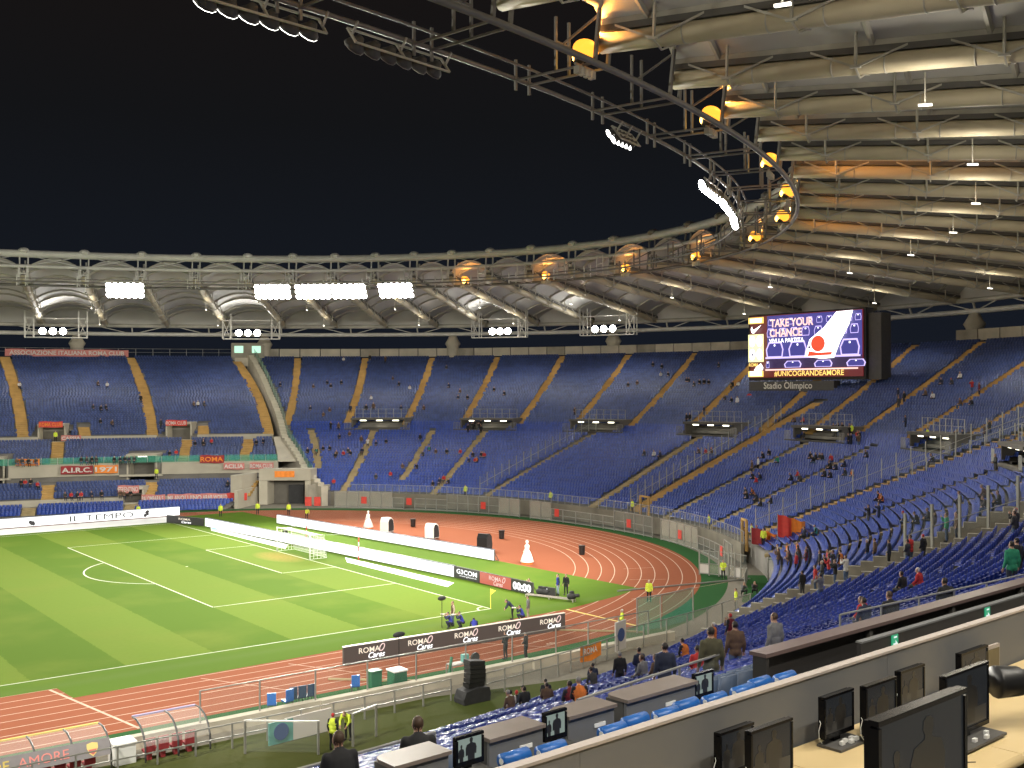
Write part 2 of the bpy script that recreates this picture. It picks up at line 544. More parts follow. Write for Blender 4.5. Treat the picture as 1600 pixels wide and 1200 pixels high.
def arcline(c, r, a0, a1, name, n=40):
    mb = MB(); vs = []
    for i in range(n + 1):
        a = math.radians(a0 + (a1 - a0) * i / n)
        for rr in (r - .065, r + .065): vs.append((c[0] + rr * math.cos(a), c[1] + rr * math.sin(a), PZ))
    mb.add(vs, [(2 * i, 2 * i + 1, 2 * i + 3, 2 * i + 2) for i in range(n)]); return mb.build(name, M['line'], turf)
arcline((41.5, 0), 9.15, 127.5, 232.5, 'penalty_arc')
arcline((hx, -hy), 1.0, 92, 178, 'corner_arc', 12)
MB().lathe((41.5, 0, PZ - .003), [(.13, 0), (.13, .003)], 12).build('penalty_spot', M['line'], turf)

# near side: kerb, moat wall, grass verge
mb = MB()
NS = [(-20, -49.2), (30, -49.2), (44, -49.4), (56, -49.6)]
for a, b in zip(NS[:-1], NS[1:]):
    mb.box(((a[0] + b[0]) / 2, (a[1] + b[1]) / 2 - .25, 0.30), (b[0] - a[0] - .01, .5, .6))
moat = mb.build('moat_wall', M['concrete_pale'])
tag(moat, 'low pale concrete wall between the green strip and the moat', 'wall')
verge = struct(sheet('grass_verge', [(-20, -51.0), (36, -51.0), (46, -53.4), (56, -52.4), (50, -56.4), (38, -59), (26, -61.0), (0, -63.0), (-20, -63)], 0.006, M['verge']))

# ================================================================== the bowl
FA, FB, FN = 92.5, 62.0, 2.3
GA, GB, GN = 143.0, 109.0, 2.2
def sellip(t, a, b, n):
    c, s = np.cos(t), np.sin(t)
    return a * np.sign(c) * np.abs(c) ** (2 / n), b * np.sign(s) * np.abs(s) ** (2 / n)
def rimz(td):
    k = np.clip((-50 - np.asarray(td, float)) / 22, 0, 1); k = k * k * (3 - 2 * k)
    return 23.2 - 4.0 * k
def base_z(td):
    return 1.2 - .1 * np.clip((-57.5 - np.asarray(td, float)) / 1.5, 0, 1)
def plan(td, s):
    t = np.radians(np.asarray(td, float)); fx, fy = sellip(t, FA, FB, FN); gx, gy = sellip(t, GA, GB, GN)
    return fx + (gx - fx) * s, fy + (gy - fy) * s
def S(td, s, dz=0.0):
    x, y = plan(td, s)
    z0 = base_z(td)
    return Vector((float(x), float(y), float(z0 + (rimz(td) - z0) * s) + dz))
def frame(td, s):
    """outward and sideways (rising t) horizontal directions on the bowl"""
    o = S(td, s + .05) - S(td, s); o.z = 0; o.normalize()
    w = S(td + .2, s) - S(td - .2, s); w.z = 0; w.normalize()
    return o, w
NROW = 62

def in_cut(T, s, cuts):
    """True where (t, s) lies in a cut: (t centre at s=.42, half width deg, s0, s1)"""
    r = np.zeros(T.shape, bool)
    for tc_, hw, s0, s1 in cuts:
        if s0 <= s <= s1:
            r |= np.abs(T - tc_) < hw
    return r
def terrace(name, t0, t1, rows, parent, cuts=(), zf=None, dt=0.5, m=None):
    """stepped concrete: tread and riser for every row; rows = list of (s0, s1, z)"""
    f0 = t0 if callable(t0) else (lambda s: t0); f1 = t1 if callable(t1) else (lambda s: t1)
    n = max(2, int(abs(f1(.5) - f0(.5)) / dt))
    vs, fs = [], []
    base = 0
    zprev = None
    for (s0, s1, zfun) in rows:
        T = np.linspace(f0(s0), f1(s0), n + 1); Tm = (T[:-1] + T[1:]) / 2
        keep = ~in_cut(Tm, (s0 + s1) / 2, cuts)
        z = zfun(T); zl = zprev if zprev is not None else np.full(np.shape(z), -.05)
        x0, y0 = plan(T, s0); x1, y1 = plan(T, s1)
        block = np.stack([np.stack([x0, y0, zl], 1), np.stack([x0, y0, z], 1), np.stack([x1, y1, z], 1)], 1)  # n+1,3,3
        vs.append(block.reshape(-1, 3))
        idx = np.arange(n)[keep]
        a = base + idx * 3; b = base + (idx + 1) * 3
        fs.append(np.stack([a, b, b + 1, a + 1], 1)); fs.append(np.stack([a + 1, b + 1, b + 2, a + 2], 1))
        base += 3 * (n + 1); zprev = z
    vs = np.concatenate(vs); fs = np.concatenate(fs)
    return np_mesh(name, vs, fs, m or M['terrace'], parent)
def np_mesh(name, vs, fs, m, parent=None, mi=None):
    me = bpy.data.meshes.new(name)
    me.vertices.add(len(vs)); me.vertices.foreach_set('co', np.ascontiguousarray(vs, np.float32).ravel())
    nf = len(fs)
    me.loops.add(nf * 4); me.loops.foreach_set('vertex_index', np.ascontiguousarray(fs, np.int32).ravel())
    me.polygons.add(nf); me.polygons.foreach_set('loop_start', np.arange(0, nf * 4, 4, dtype=np.int32))
    me.polygons.foreach_set('loop_total', np.full(nf, 4, np.int32))
    for x in (m if isinstance(m, (list, tuple)) else [m]): me.materials.append(x)
    if mi is not None: me.polygons.foreach_set('material_index', np.ascontiguousarray(mi, np.int32))
    me.update(calc_edges=True)
    return obj(name, me, parent)
# a plastic shell seat: curved backrest and pan
def seat_template(full=True):
    W2 = .215
    if full:
        m = MB()
        xs = [-W2, -W2 * .5, W2 * .5, W2]
        bulge = [.05, 0, 0, .05]
        lo = [(x, -.20 + b, .43) for x, b in zip(xs, bulge)]
        mid = [(x, -.22 + b, .62) for x, b in zip(xs, bulge)]
        hi = [(x * .86, -.27 + b, .80) for x, b in zip(xs, bulge)]
        bk = [(x * .86, -.31 + b, .79) for x, b in zip(xs, bulge)]
        bl = [(x, -.25 + b, .43) for x, b in zip(xs, bulge)]
        V_ = lo + mid + hi + bk + bl; F_ = []
        for r in range(4):
            for i in range(3):
                F_.append((r * 4 + i, r * 4 + i + 1, (r + 1) * 4 + i + 1, (r + 1) * 4 + i))
        m.add(V_, F_)
        m.box((0, 0.0, .415), (.42, .42, .04)); m.box((0, -.12, .2), (.08, .10, .39))
        return m
    V_ = [(-W2, -.20, .42), (W2, -.20, .42), (W2 * .86, -.27, .80), (-W2 * .86, -.27, .80), (W2 * .86, -.32, .79), (-W2 * .86, -.32, .79), (W2, -.26, .40), (-W2, -.26, .40),
          (-.2, .2, .43), (.2, .2, .43), (.2, .2, .36), (-.2, .2, .36),
          (-.045, -.233, .68), (.045, -.233, .68), (.045, -.246, .745), (-.045, -.246, .745)]      # number plate
    F_ = [(0, 1, 2, 3), (3, 2, 4, 5), (5, 4, 6, 7), (0, 3, 5, 7), (1, 6, 4, 2), (0, 8, 9, 1), (8, 11, 10, 9), (12, 13, 14, 15)]
    return V_, F_
M['plate'] = mat('seat_number_plate', (.17, .20, .31), .4)
ST_V, ST_F = seat_template(False)
ST_V = np.array(ST_V); ST_F = np.array(ST_F)
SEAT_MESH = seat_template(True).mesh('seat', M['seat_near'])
SEAT_MESH_GREY = seat_template(True).mesh('seat', M['seat_grey'])
RSEAT = np.random.RandomState(11)
def seat_spots(t0, t1, rows, cuts=(), aisles=(), pitch=0.5):
    """seat positions row by row -> arrays of position and outward direction"""
    PX = []
    f0 = t0 if callable(t0) else (lambda s: t0); f1 = t1 if callable(t1) else (lambda s: t1)
    for (s0, s1, zfun) in rows:
        sc_ = s0 + (s1 - s0) * .45
        dense = np.linspace(f0(sc_) , f1(sc_), 1600)
        x, y = plan(dense, sc_)
        L = np.concatenate([[0], np.cumsum(np.hypot(np.diff(x), np.diff(y)))])
        n = int(L[-1] / pitch)
        T = np.interp((np.arange(n) + .15 + .7 * RSEAT.rand()) * pitch, L, dense)
        keep = ~in_cut(T, sc_, cuts)
        mpd = L[-1] / abs(dense[-1] - dense[0])
        for (fn, s_lo, s_hi, hw) in aisles:
            if s_lo - .01 <= sc_ <= s_hi + .01:
                # local metres per degree
                keep &= np.abs(T - fn(sc_)) * mpd > hw
        T = T[keep]
        X, Y = plan(T, sc_); X2, Y2 = plan(T + .02, sc_)
        dx, dy = X2 - X, Y2 - Y; q = np.hypot(dx, dy)
        wx, wy = dx / q, dy / q          # sideways; outward = rotate -90
        PX.append(np.stack([X, Y, zfun(T), wy, -wx, T, np.full(len(T), sc_)], 1))
    return np.concatenate(PX) if PX else np.zeros((0, 7))
def seat_mass(name, P, parent, m):
    n = len(P)
    o = P[:, 3:5]                          # outward
    f = -o                                 # the sitter looks inward
    r = np.stack([f[:, 1], -f[:, 0]], 1)
    jit = np.random.RandomState(3).uniform(-.02, .02, (n, 1))
    lx, ly, lz = ST_V[:, 0] * 1.10, ST_V[:, 1], ST_V[:, 2]
    X = P[:, 0:1] + r[:, 0:1] * lx + f[:, 0:1] * (ly + jit)
    Y = P[:, 1:2] + r[:, 1:2] * lx + f[:, 1:2] * (ly + jit)
    Z = P[:, 2:3] + lz[None, :] * np.ones((n, 1))
    vs = np.stack([X, Y, Z], 2).reshape(-1, 3)
    fs = (ST_F[None] + (np.arange(n) * len(ST_V))[:, None, None]).reshape(-1, 4)
    ob = np_mesh(name, vs, fs, [m, M['plate']], parent, np.tile([0] * 7 + [1], n))
    ob['kind'] = 'stuff'
    return ob
def seat_single(P, parent, me):
    f = (-P[3], -P[4])
    o = obj('seat', me, parent, True)
    mm = Matrix(((f[1], f[0], 0, P[0]), (-f[0], f[1], 0, P[1]), (0, 0, 1, P[2]), (0, 0, 0, 1)))
    o.matrix_parent_inverse = chain(parent).inverted()
    o.matrix_basis = mm
    return o
def stair(name, fn, s0, s1, n, w, m, parent, dz=0.0, zoff=None):
    """a flight of real steps lying in the bowl along t = fn(s)"""
    mb = MB()
    for i in range(n):
        sa = s0 + (s1 - s0) * i / n; sb = s0 + (s1 - s0) * (i + 1) / n
        pa, pb = S(fn(sa), sa), S(fn(sb), sb)
        o = (pb - pa); o.z = 0; o.normalize(); sd = V(-o.y, o.x, 0) * (w / 2)
        z = (S(fn(sb), sb).z + dz) if zoff is None else zoff(sb)
        zl = z - abs(pb.z - pa.z) - .12
        a0, a1, b0, b1 = pa - sd, pa + sd, pb - sd, pb + sd
        P8 = [V(a0.x, a0.y, zl), V(a1.x, a1.y, zl), V(b1.x, b1.y, zl), V(b0.x, b0.y, zl), V(a0.x, a0.y, z), V(a1.x, a1.y, z), V(b1.x, b1.y, z), V(b0.x, b0.y, z)]
        mb.add(P8, [(4, 5, 6, 7), (0, 1, 5, 4), (1, 2, 6, 5), (3, 0, 4, 7), (2, 3, 7, 6)])
    return mb.build(name, m, parent)
def rows_linear(s0, s1, n):
    out = []
    for i in range(n):
        a = s0 + (s1 - s0) * i / n; b = s0 + (s1 - s0) * (i + 1) / n
        out.append((a, b, (lambda T, a=a: base_z(T) + (rimz(T) - base_z(T)) * a)))
    return out

# ------------------------------------------------------------------ the curved end stand
curve = thing('grandstand', 'curved end grandstand with blue seats behind the goal', 'grandstand', (95, 0, 0))
UP_T = [50.1, 44.0, 37.7, 31.3, 24.8, 18.2, 11.6, 5.2, -1.3, -6.5, -12.0, -18.6, -25.2, -31.8, -38.4, -45]
VOM = [37.0, 24.7, 11.8, -0.4, -12.1, -27.0, -41.5]
cuts = [(t, 2.2 if t > -20 else 2.0, .418, .452) for t in VOM]
def skew(tt): return lambda s: tt - 6.1 * (.975 - s)
def seg(ta, sa, tb, sb): return lambda s: ta + (tb - ta) * (s - sa) / (sb - sa)
low = [(seg(37.4, .415, 34.6, .03), .03, .412), (seg(24.7, .415, 22.7, .04), .03, .412), (seg(11.4, .415, 15.1, .05), .04, .412), (seg(.1, .35, .45, .065), .03, .412),
       (seg(-11.6, .43, -9.4, .045), .03, .415), (seg(-19.5, .4, -17.5, .05), .03, .4), (seg(-41.5, .429, -34.0, .05), .03, .412), (seg(-48.5, .43, -43, .1), .12, .43), (seg(44.2, .415, 40.0, .16), .17, .412), (seg(30.8, .41, 28.6, .1), .1, .41)]
wide = [(seg(-5.65, .55, -4.2, .05), .04, .62), (seg(-33.6, .52, -26.2, .06), .04, .98)]
aisles = [(skew(t), .455, .985, .68) for t in UP_T] + [(f, a, b, .62) for f, a, b in low] + [(f, a, b, 1.1) for f, a, b in wide]
rows = rows_linear(0.03, 0.985, NROW)
def edge_c(s): return float(np.interp(s, [.0, .12, .34, .65, .99], [35.6, 40.4, 45.7, 50.0, 54.0]))
def edge_f(s): return float(np.interp(s, [-.08, .0, .12, .2, .34, .65, .99], [47.6, 46.0, 45.3, 44.9, 47.0, 51.3, 55.2]))
terrace('terracing', -55.5, edge_c, rows, curve, cuts)
for t in UP_T:
    stair('stairway', skew(t), .455, .985, 68, 1.25, M['ochre'], curve, .06)
for f, a, b in low:
    stair('stairway', f, a, b, 50, 1.15, M['step'], curve, .06)
for f, a, b in wide:
    stair('stairway', f, a, b, 90, 1.9, M['ochre'], curve, .08)
P_curve = seat_spots(-55.0, lambda s: edge_c(s) - .35, rows, [(c[0], c[1] + .25, c[2] - .012, c[3] + .006) for c in cuts], aisles)
# parapet behind the last row, in panels
for i in range(58):
    ta, tb = 53.6 - i * 1.8, 53.6 - (i + 1) * 1.8 + .08
    if not (-54 < tb): break
    if -9.5 < (ta + tb) / 2 < -3.5: continue
    p, q = S(ta, 1.0), S(tb, 1.0)
    o, w = frame(ta, 1.0)
    mb = MB(); mb.bar(p + V(0, 0, .75), q + V(0, 0, .75), .22, 1.55, 0)
    mb.build('parapet_panel', M['concrete_pale'] if i % 5 else M['concrete'], curve)
# front parapet
mb = MB()
for i in range(80):
    ta, tb = 35.8 - i * 1.3, 35.8 - (i + 1) * 1.3
    if tb < -29: break
    mb.bar(S(ta, .012, -.35), S(tb, .012, -.35), .3, 1.9)
mb.build('front_wall', M['seat_wall'], curve)
# exit portals with lit soffits
M['lamp_strip'] = emis('lamp_strip', (1.0, 0.95, 0.74), 5.0)
def portal(t, s, w, d, h, parent, mwall, nl=3, posts=True, banner=None, zb=None):
    o, sd = frame(t, s)
    p = S(t, s) if zb is None else Vector((*S(t, s)[:2], zb))
    ax = (sd, o, V(0, 0, 1))
    pr = MB()
    c = p + o * (d / 2)
    pr.box(c + V(0, 0, h + .16), (w + .5, d + .6, .32), ax, 0)
    pr.box(c + sd * (w / 2 + .12) + V(0, 0, h / 2 - .3), (.24, d, h + .6), ax, 0)
    pr.box(c - sd * (w / 2 + .12) + V(0, 0, h / 2 - .3), (.24, d, h + .6), ax, 0)
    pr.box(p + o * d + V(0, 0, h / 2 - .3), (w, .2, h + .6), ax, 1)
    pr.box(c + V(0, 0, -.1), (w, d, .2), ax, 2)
    pr.box(p - o * .35 + V(0, 0, .02), (w + 2.2, .7, .3), ax, 0)
    po = pr.build('exit_portal', [mwall, M['concrete_dark'], M['concrete']], parent)
    for k in range(nl):
        x = (k - (nl - 1) / 2) * w / max(1, nl) * .95
        MB().box(p + sd * x + o * .35 + V(0, 0, h - .10), (w / nl * .34, .14, .14), ax).build('soffit_lamp', M['lamp_strip'], po)
    if posts:
        rb = MB()
        nP = 8
        for k in range(nP):
            q = p + sd * ((k / (nP - 1) - .5) * (w + .4)) + o * (d * .5) + V(0, 0, h + .3)
            rb.bar(q, q + V(0, 0, 1.5), .07)
        for zz in (.75, 1.45):
            rb.bar(p - sd * (w / 2 + .2) + o * (d * .5) + V(0, 0, h + .3 + zz), p + sd * (w / 2 + .2) + o * (d * .5) + V(0, 0, h + .3 + zz), .04)
        for k in range(5):
            for sg in (-1, 1):
                q = p + sd * (sg * (w / 2 + .1 + k * .25)) - o * .6
                rb.bar(q, q + V(0, 0, 1.25), .05)
        for sg in (-1, 1):
            rb.bar(p + sd * (sg * (w / 2 + .1)) - o * .6 + V(0, 0, 1.25), p + sd * (sg * (w / 2 + 1.1)) - o * .6 + V(0, 0, 1.25), .05)
        rb.build('railing', M['steel'], po)
    return po
for t in VOM:
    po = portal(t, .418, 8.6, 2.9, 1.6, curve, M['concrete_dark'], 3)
    q = S(t, .43, 1.25)
    lamp('POINT', 'exit_glow', q, 42, (1, .93, .72), None, .3)
# glass dividers running up the stand
def radial_fence(name, fn, s0, s1, n, h, label, side=0.0, pane='glass', bottom=.1, post=.042):
    root = thing(name, label, 'fence', S(fn(s0), s0), 0, 'glass dividers running up the stands')
    pts = []
    for i in range(n + 1):
        s = s0 + (s1 - s0) * i / n
        o, w = frame(fn(s), s)
        pts.append(S(fn(s), s, .35) + w * side)
    for p in pts:
        MB().bar(p - V(0, 0, .6), p + V(0, 0, h), post * 2, post * 2).build('post', M['steel'], root)
    for p, q in zip(pts[:-1], pts[1:]):
        d = (q - p).normalized() * .09
        a, b = p + d, q - d
        MB().add([a + V(0, 0, bottom), b + V(0, 0, bottom), b + V(0, 0, h - .08), a + V(0, 0, h - .08)], [(0, 1, 2, 3)]).build('pane', M[pane], root)
    mb = MB()
    mb.tube([p + V(0, 0, .95) for p in pts], .03, 5); mb.build('handrail', M['steel'], root)
    return root
radial_fence('glass_fence', wide[1][0], .06, .93, 34, 2.1, 'tall glass divider with steel posts beside the wide ochre stair at the right', 1.5)
radial_fence('glass_fence', wide[1][0], .30, .93, 26, 1.2, 'low second glass divider on the far side of the wide ochre stair', -1.5)
radial_fence('glass_fence', wide[0][0], .05, .52, 22, 2.1, 'tall glass divider beside the ochre stair coming down from the scoreboard', 1.4)
radial_fence('glass_fence', seg(11.2, .44, 15.9, .05), .05, .43, 16, 2.1, 'tall glass divider in the middle of the end stand behind the goal', .9)
# lookout of steel posts under the scoreboard is built with the board

# ------------------------------------------------------------------ the long far stand
M['far_wall'] = mat('far_concrete', (0.42, 0.385, 0.31), 0.85, var=0.12, scale=0.25)
far = thing('grandstand', 'long straight far side grandstand hung with supporters\' banners', 'grandstand', (20, 75, 0))
T0F, T1F = 45.0, 84.0
tiers = [(-.075, -.018, .15, .75, 5), (.018, .095, 1.75, 3.3, 6), (.135, .222, 4.55, 6.1, 7), (.352, .39, 8.85, 9.7, 3), (.39, .985, 9.8, 22.9, 40)]
tiers = [(-.075, -.018, -.25, .8, 5), (.015, .10, 1.55, 3.4, 6), (.215, .355, 5.9, 9.0, 11), (.385, .985, 9.65, 22.9, 42)]
far_rows = []
for (s0, s1, z0, z1, n) in tiers:
    for i in range(n):
        a = s0 + (s1 - s0) * i / n; b = s0 + (s1 - s0) * (i + 1) / n
        z = z0 + (z1 - z0) * i / n
        far_rows.append((a, b, (lambda T, z=z: np.full(np.shape(T), z))))
FVOM_UP = [(67.8, .40), (57.2, .40), (79.5, .40)]
cutsF = [(67.24, 1.2, .385, .44), (56.63, 1.2, .385, .44), (78.4, 1.2, .385, .44), (58.64, 1.35, .215, .27), (71.3, 1.35, .215, .27), (57.9, 1.1, .015, .05)]
def farskew(ta, sa, tb, sb): return seg(ta, sa, tb, sb)
fa = [(farskew(72.5, .976, 69.5, .405), .39, .985, 'ochre'), (farskew(63.8, .984, 59.0, .391), .39, .985, 'ochre'), (farskew(55.3, .959, 48.1, .383), .39, .955, 'ochre'), (farskew(81.6, .98, 79.9, .4), .44, .985, 'ochre'),
      (seg(66.6, .355, 66.0, .215), .215, .355, 'ochre'), (seg(55.6, .355, 54.8, .215), .215, .355, 'ochre'), (seg(49.7, .355, 48.8, .215), .215, .355, 'ochre'), (seg(75.5, .355, 75.0, .215), .215, .355, 'ochre'),
      (seg(65.0, .44, 64.6, .385), .39, .45, 'ochre'), (seg(54.8, .44, 54.4, .385), .39, .45, 'ochre'),
      (seg(66.0, .10, 65.5, .015), .015, .10, 'ochre'), (seg(56.7, .10, 56.1, .015), .015, .10, 'ochre'), (seg(46.3, .10, 46.2, .015), .015, .10, 'ochre'), (seg(74.3, .10, 74, .015), .015, .10, 'ochre'), (seg(66.8, -.018, 66.6, -.075), -.075, -.018, 'step'), (seg(57.5, -.018, 57.3, -.075), -.075, -.018, 'step')]
# the tier fronts: concrete upstands (drawn as rows' tall risers) plus walkways
wk = []
for (s0, s1, z0, z1, n), nxt in zip(tiers[:-1], tiers[1:]):
    wk.append((s1, nxt[0], z1))
allrows = sorted(far_rows + [(a, b, (lambda T, z=z: np.full(np.shape(T), z))) for a, b, z in wk], key=lambda r: r[0])
terrace('terracing', edge_f, T1F, allrows, far, cutsF, m=M['terrace'])
for (s0, s1, z0, z1, n) in tiers[1:]:
    nn = 30; e0 = edge_f(s0)
    for i in range(nn):
        mb = MB(); ta, tb = e0 + (T1F - e0) * i / nn, e0 + (T1F - e0) * (i + 1) / nn
        if any(abs((ta + tb) / 2 - c[0]) < c[1] + .2 and c[2] <= s0 + .01 <= c[3] for c in cutsF): continue
        p, q = S(ta, s0 - .006), S(tb, s0 - .006)
        hgt = 1.9 if s0 > .2 and s0 < .3 else 1.25
        p.z = q.z = z0 - hgt / 2 + .18
        mb.bar(p, q, .25, hgt); mb.build('tier_wall', M['far_wall'], far)
def zprof(s):
    for (s0, s1, z0, z1, n) in tiers:
        if s <= s1: return z0 + (z1 - z0) * max(0, (s - s0)) / (s1 - s0)
    return tiers[-1][3]
for (f, a, b, mm) in fa:
    stair('stairway', f, a, b, max(6, int((b - a) * 78)), 1.7, M[mm], far, 0, (lambda s: zprof(s) + .05))
P_far = seat_spots(lambda s: edge_f(s) + .3, T1F, far_rows, [(c[0], c[1] + .3, c[2] - .01, c[3] + .01) for c in cutsF], [(f, a - .01, b + .01, .95) for f, a, b, _ in fa])
for (t, s, z) in [(67.24, .385, 9.5), (56.63, .385, 9.5), (78.4, .385, 9.5)]:
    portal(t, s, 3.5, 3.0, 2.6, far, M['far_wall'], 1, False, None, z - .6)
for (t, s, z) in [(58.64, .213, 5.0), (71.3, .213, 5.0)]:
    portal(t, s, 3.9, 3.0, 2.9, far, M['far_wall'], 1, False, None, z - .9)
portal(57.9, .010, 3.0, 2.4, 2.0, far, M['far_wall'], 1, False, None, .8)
for (t, s, z) in [(67.24, .40, 11.2), (56.63, .40, 11.2)]:
    lamp('POINT', 'exit_glow', S(t, s) * 1 + V(0, 0, z - S(t, s).z), 25, (1, .95, .75), None, .2)
mb = MB()
for i in range(22):
    ta = 55.6 + i * 1.3
    p = S(ta, 1.0); mb.bar(p, p + V(0, 0, 1.5), .07)
mb.tube([S(55.6 + i * 1.3, 1.0, 1.45) for i in range(22)], .04, 5); mb.tube([S(55.6 + i * 1.3, 1.0, .8) for i in range(22)], .03, 5)
mb.build('rim_railing', M['steel'], far)
# glass balustrades on the tier walls
mb = MB(); mb2 = MB()
for s, z, t0_, t1_ in ((.213, 6.05, edge_f(.213), T1F),):
    n = 30
    for i in range(n):
        ta, tb = t0_ + (t1_ - t0_) * i / n, t0_ + (t1_ - t0_) * (i + .97) / n
        p, q = S(ta, s - .01), S(tb, s - .01); p.z = q.z = z
        MB().add([p, q, q + V(0, 0, .95), p + V(0, 0, .95)], [(0, 1, 2, 3)]).build('balustrade_pane', M['glass_green'], far); MB().bar(p, p + V(0, 0, 1.0), .06).build('balustrade_post', M['steel'], far)

# ------------------------------------------------------------------ the near main stand
near = thing('grandstand', 'near main grandstand of blue seats sloping down below the press desks', 'grandstand', (40, -66, 0))
VIPV = 10.75
E_ = V(math.cos(math.radians(3.7)), math.sin(math.radians(3.7)), 0); N_ = V(-E_.y, E_.x, 0)
def NF(u, v, z):
    p = V(CAM.x, CAM.y, 0) + E_ * u + N_ * v
    return V(p.x, p.y, z)
def vloc(x, y): return (x - CAM.x) * N_.x + (y - CAM.y) * N_.y
rowsN = rows_linear(0.045, 0.80, 48)
P_near = seat_spots(-88.5, -59.6, rowsN, (), [(seg(-74, .8, -72.5, .05), .05, .8, .6), (seg(-66.5, .8, -65, .05), .05, .8, .6), (seg(-81, .8, -80, .05), .05, .8, .6)], .49)
P_near = P_near[vloc(P_near[:, 0], P_near[:, 1]) > VIPV + .35]
terrace('terracing', -92.0, -59.3, [r for r in rowsN if r[0] < .57], near, (), m=M['terrace'])
mb = MB()
for i in range(22):
    ta, tb = -59.3 - i * 1.4, -59.3 - (i + 1) * 1.4
    mb.bar(S(ta, .03, -.5), S(tb, .03, -.5), .3, 1.5)
mb.build('front_wall', M['concrete_pale'], near)
# end faces where the stands are cut open for the passage
def end_face(td, s0, s1, n, parent, m, name='end_wall', off=0.0):
    mb = MB()
    pts = [S(td, s0 + (s1 - s0) * i / n, .25) for i in range(n + 1)]
    for a, b in zip(pts[:-1], pts[1:]):
        z1 = b.z
        o = (b - a); o.z = 0; L = o.length; o.normalize(); sd = V(-o.y, o.x, 0)
        c = (a + b) / 2; c.z = z1 / 2
        mb.box(c + sd * off, (L, .3, z1), (o, sd, V(0, 0, 1)))
    return mb.build(name, m, parent)
end_face(-59.15, .03, .56, 36, near, M['concrete'])
end_face(-55.75, .03, .95, 60, curve, M['concrete'])

# which seats show largest: those of the near stand closest to the camera and in the frame
def px(P):
    d = P[:, :3] - np.array(CAM); z = d @ np.array(FW)
    return 800 + FPX * (d @ np.array(RT)) / np.maximum(z, .1), 600 - FPX * (d @ np.array(UP)) / np.maximum(z, .1), z
X, Y, Zd = px(P_near)
ok = (X > 0) & (X < 1600) & (Y < 1200 - 0.27 * (X - 600).clip(0)) & (Y > 500)
order = np.argsort(np.where(ok, Zd, 1e9))
pick = order[:300]
rest = np.ones(len(P_near), bool); rest[pick] = False
rest &= (Zd > 5) & (X > -150) & (X < 1750)
grey = vloc(P_near[:, 0], P_near[:, 1]) < 13.6
for i in pick:
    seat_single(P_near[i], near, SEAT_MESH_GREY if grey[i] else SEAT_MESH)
R1 = P_near[rest]; g1 = grey[rest]
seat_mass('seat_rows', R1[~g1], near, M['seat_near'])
if g1.any(): seat_mass('grey_seat_rows', R1[g1], near, M['seat_grey'])
X, Y, Zd = px(P_curve); ok = (X > -20) & (X < 1650) & (Zd > 5)
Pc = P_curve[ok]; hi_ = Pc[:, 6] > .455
seat_mass('seat_rows', Pc[~hi_], curve, M['seat']); seat_mass('upper_seat_rows', Pc[hi_], curve, M['seat_hazed'])
X, Y, Zd = px(P_far); ok = (X > -20) & (X < 1650) & (Zd > 5)
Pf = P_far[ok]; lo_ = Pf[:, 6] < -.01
seat_mass('seat_rows', Pf[lo_], far, M['seat']); seat_mass('upper_seat_rows', Pf[~lo_], far, M['seat_hazed'])

# ================================================================== the roof
roof = thing('stadium_roof', 'white fabric ring roof on steel trusses over the stands', 'roof', (115, 0, 27))
NODES = [89.5, 84.6, 79.8, 75.2, 70.5, 65.9, 61.1, 56.3, 51.5, 46.7, 42.3, 38.0, 33.7, 29.4, 25.0, 20.4, 15.2, 9.6, 3.8, -2.2, -8.2, -13.9, -19.2, -24.4, -29.3, -34.0, -38.5, -42.9, -47.1, -51.3, -55.3, -59.4, -63.7, -68.1, -72.4, -76.7, -81, -85.3, -89.6]
def outer_pt(td, z):
    p, n = inner(td)
    # where the outward normal meets the outer ring
    a = (n.x / OA) ** 2 + (n.y / OB) ** 2
    b = 2 * (p.x * n.x / OA ** 2 + p.y * n.y / OB ** 2)
    c = (p.x / OA) ** 2 + (p.y / OB) ** 2 - 1
    k = (-b + math.sqrt(b * b - 4 * a * c)) / (2 * a)
    q = p + n * k
    return V(q.x, q.y, z)
ZI, ZO = 32.9, 29.0
NL = 7
line = []
for td in NODES:
    p, n = inner(td); p.z = ZI
    line.append((p, outer_pt(td, ZO), n))
gm_ring = MB().tube([(.0, .0, 0)], .1) if False else None
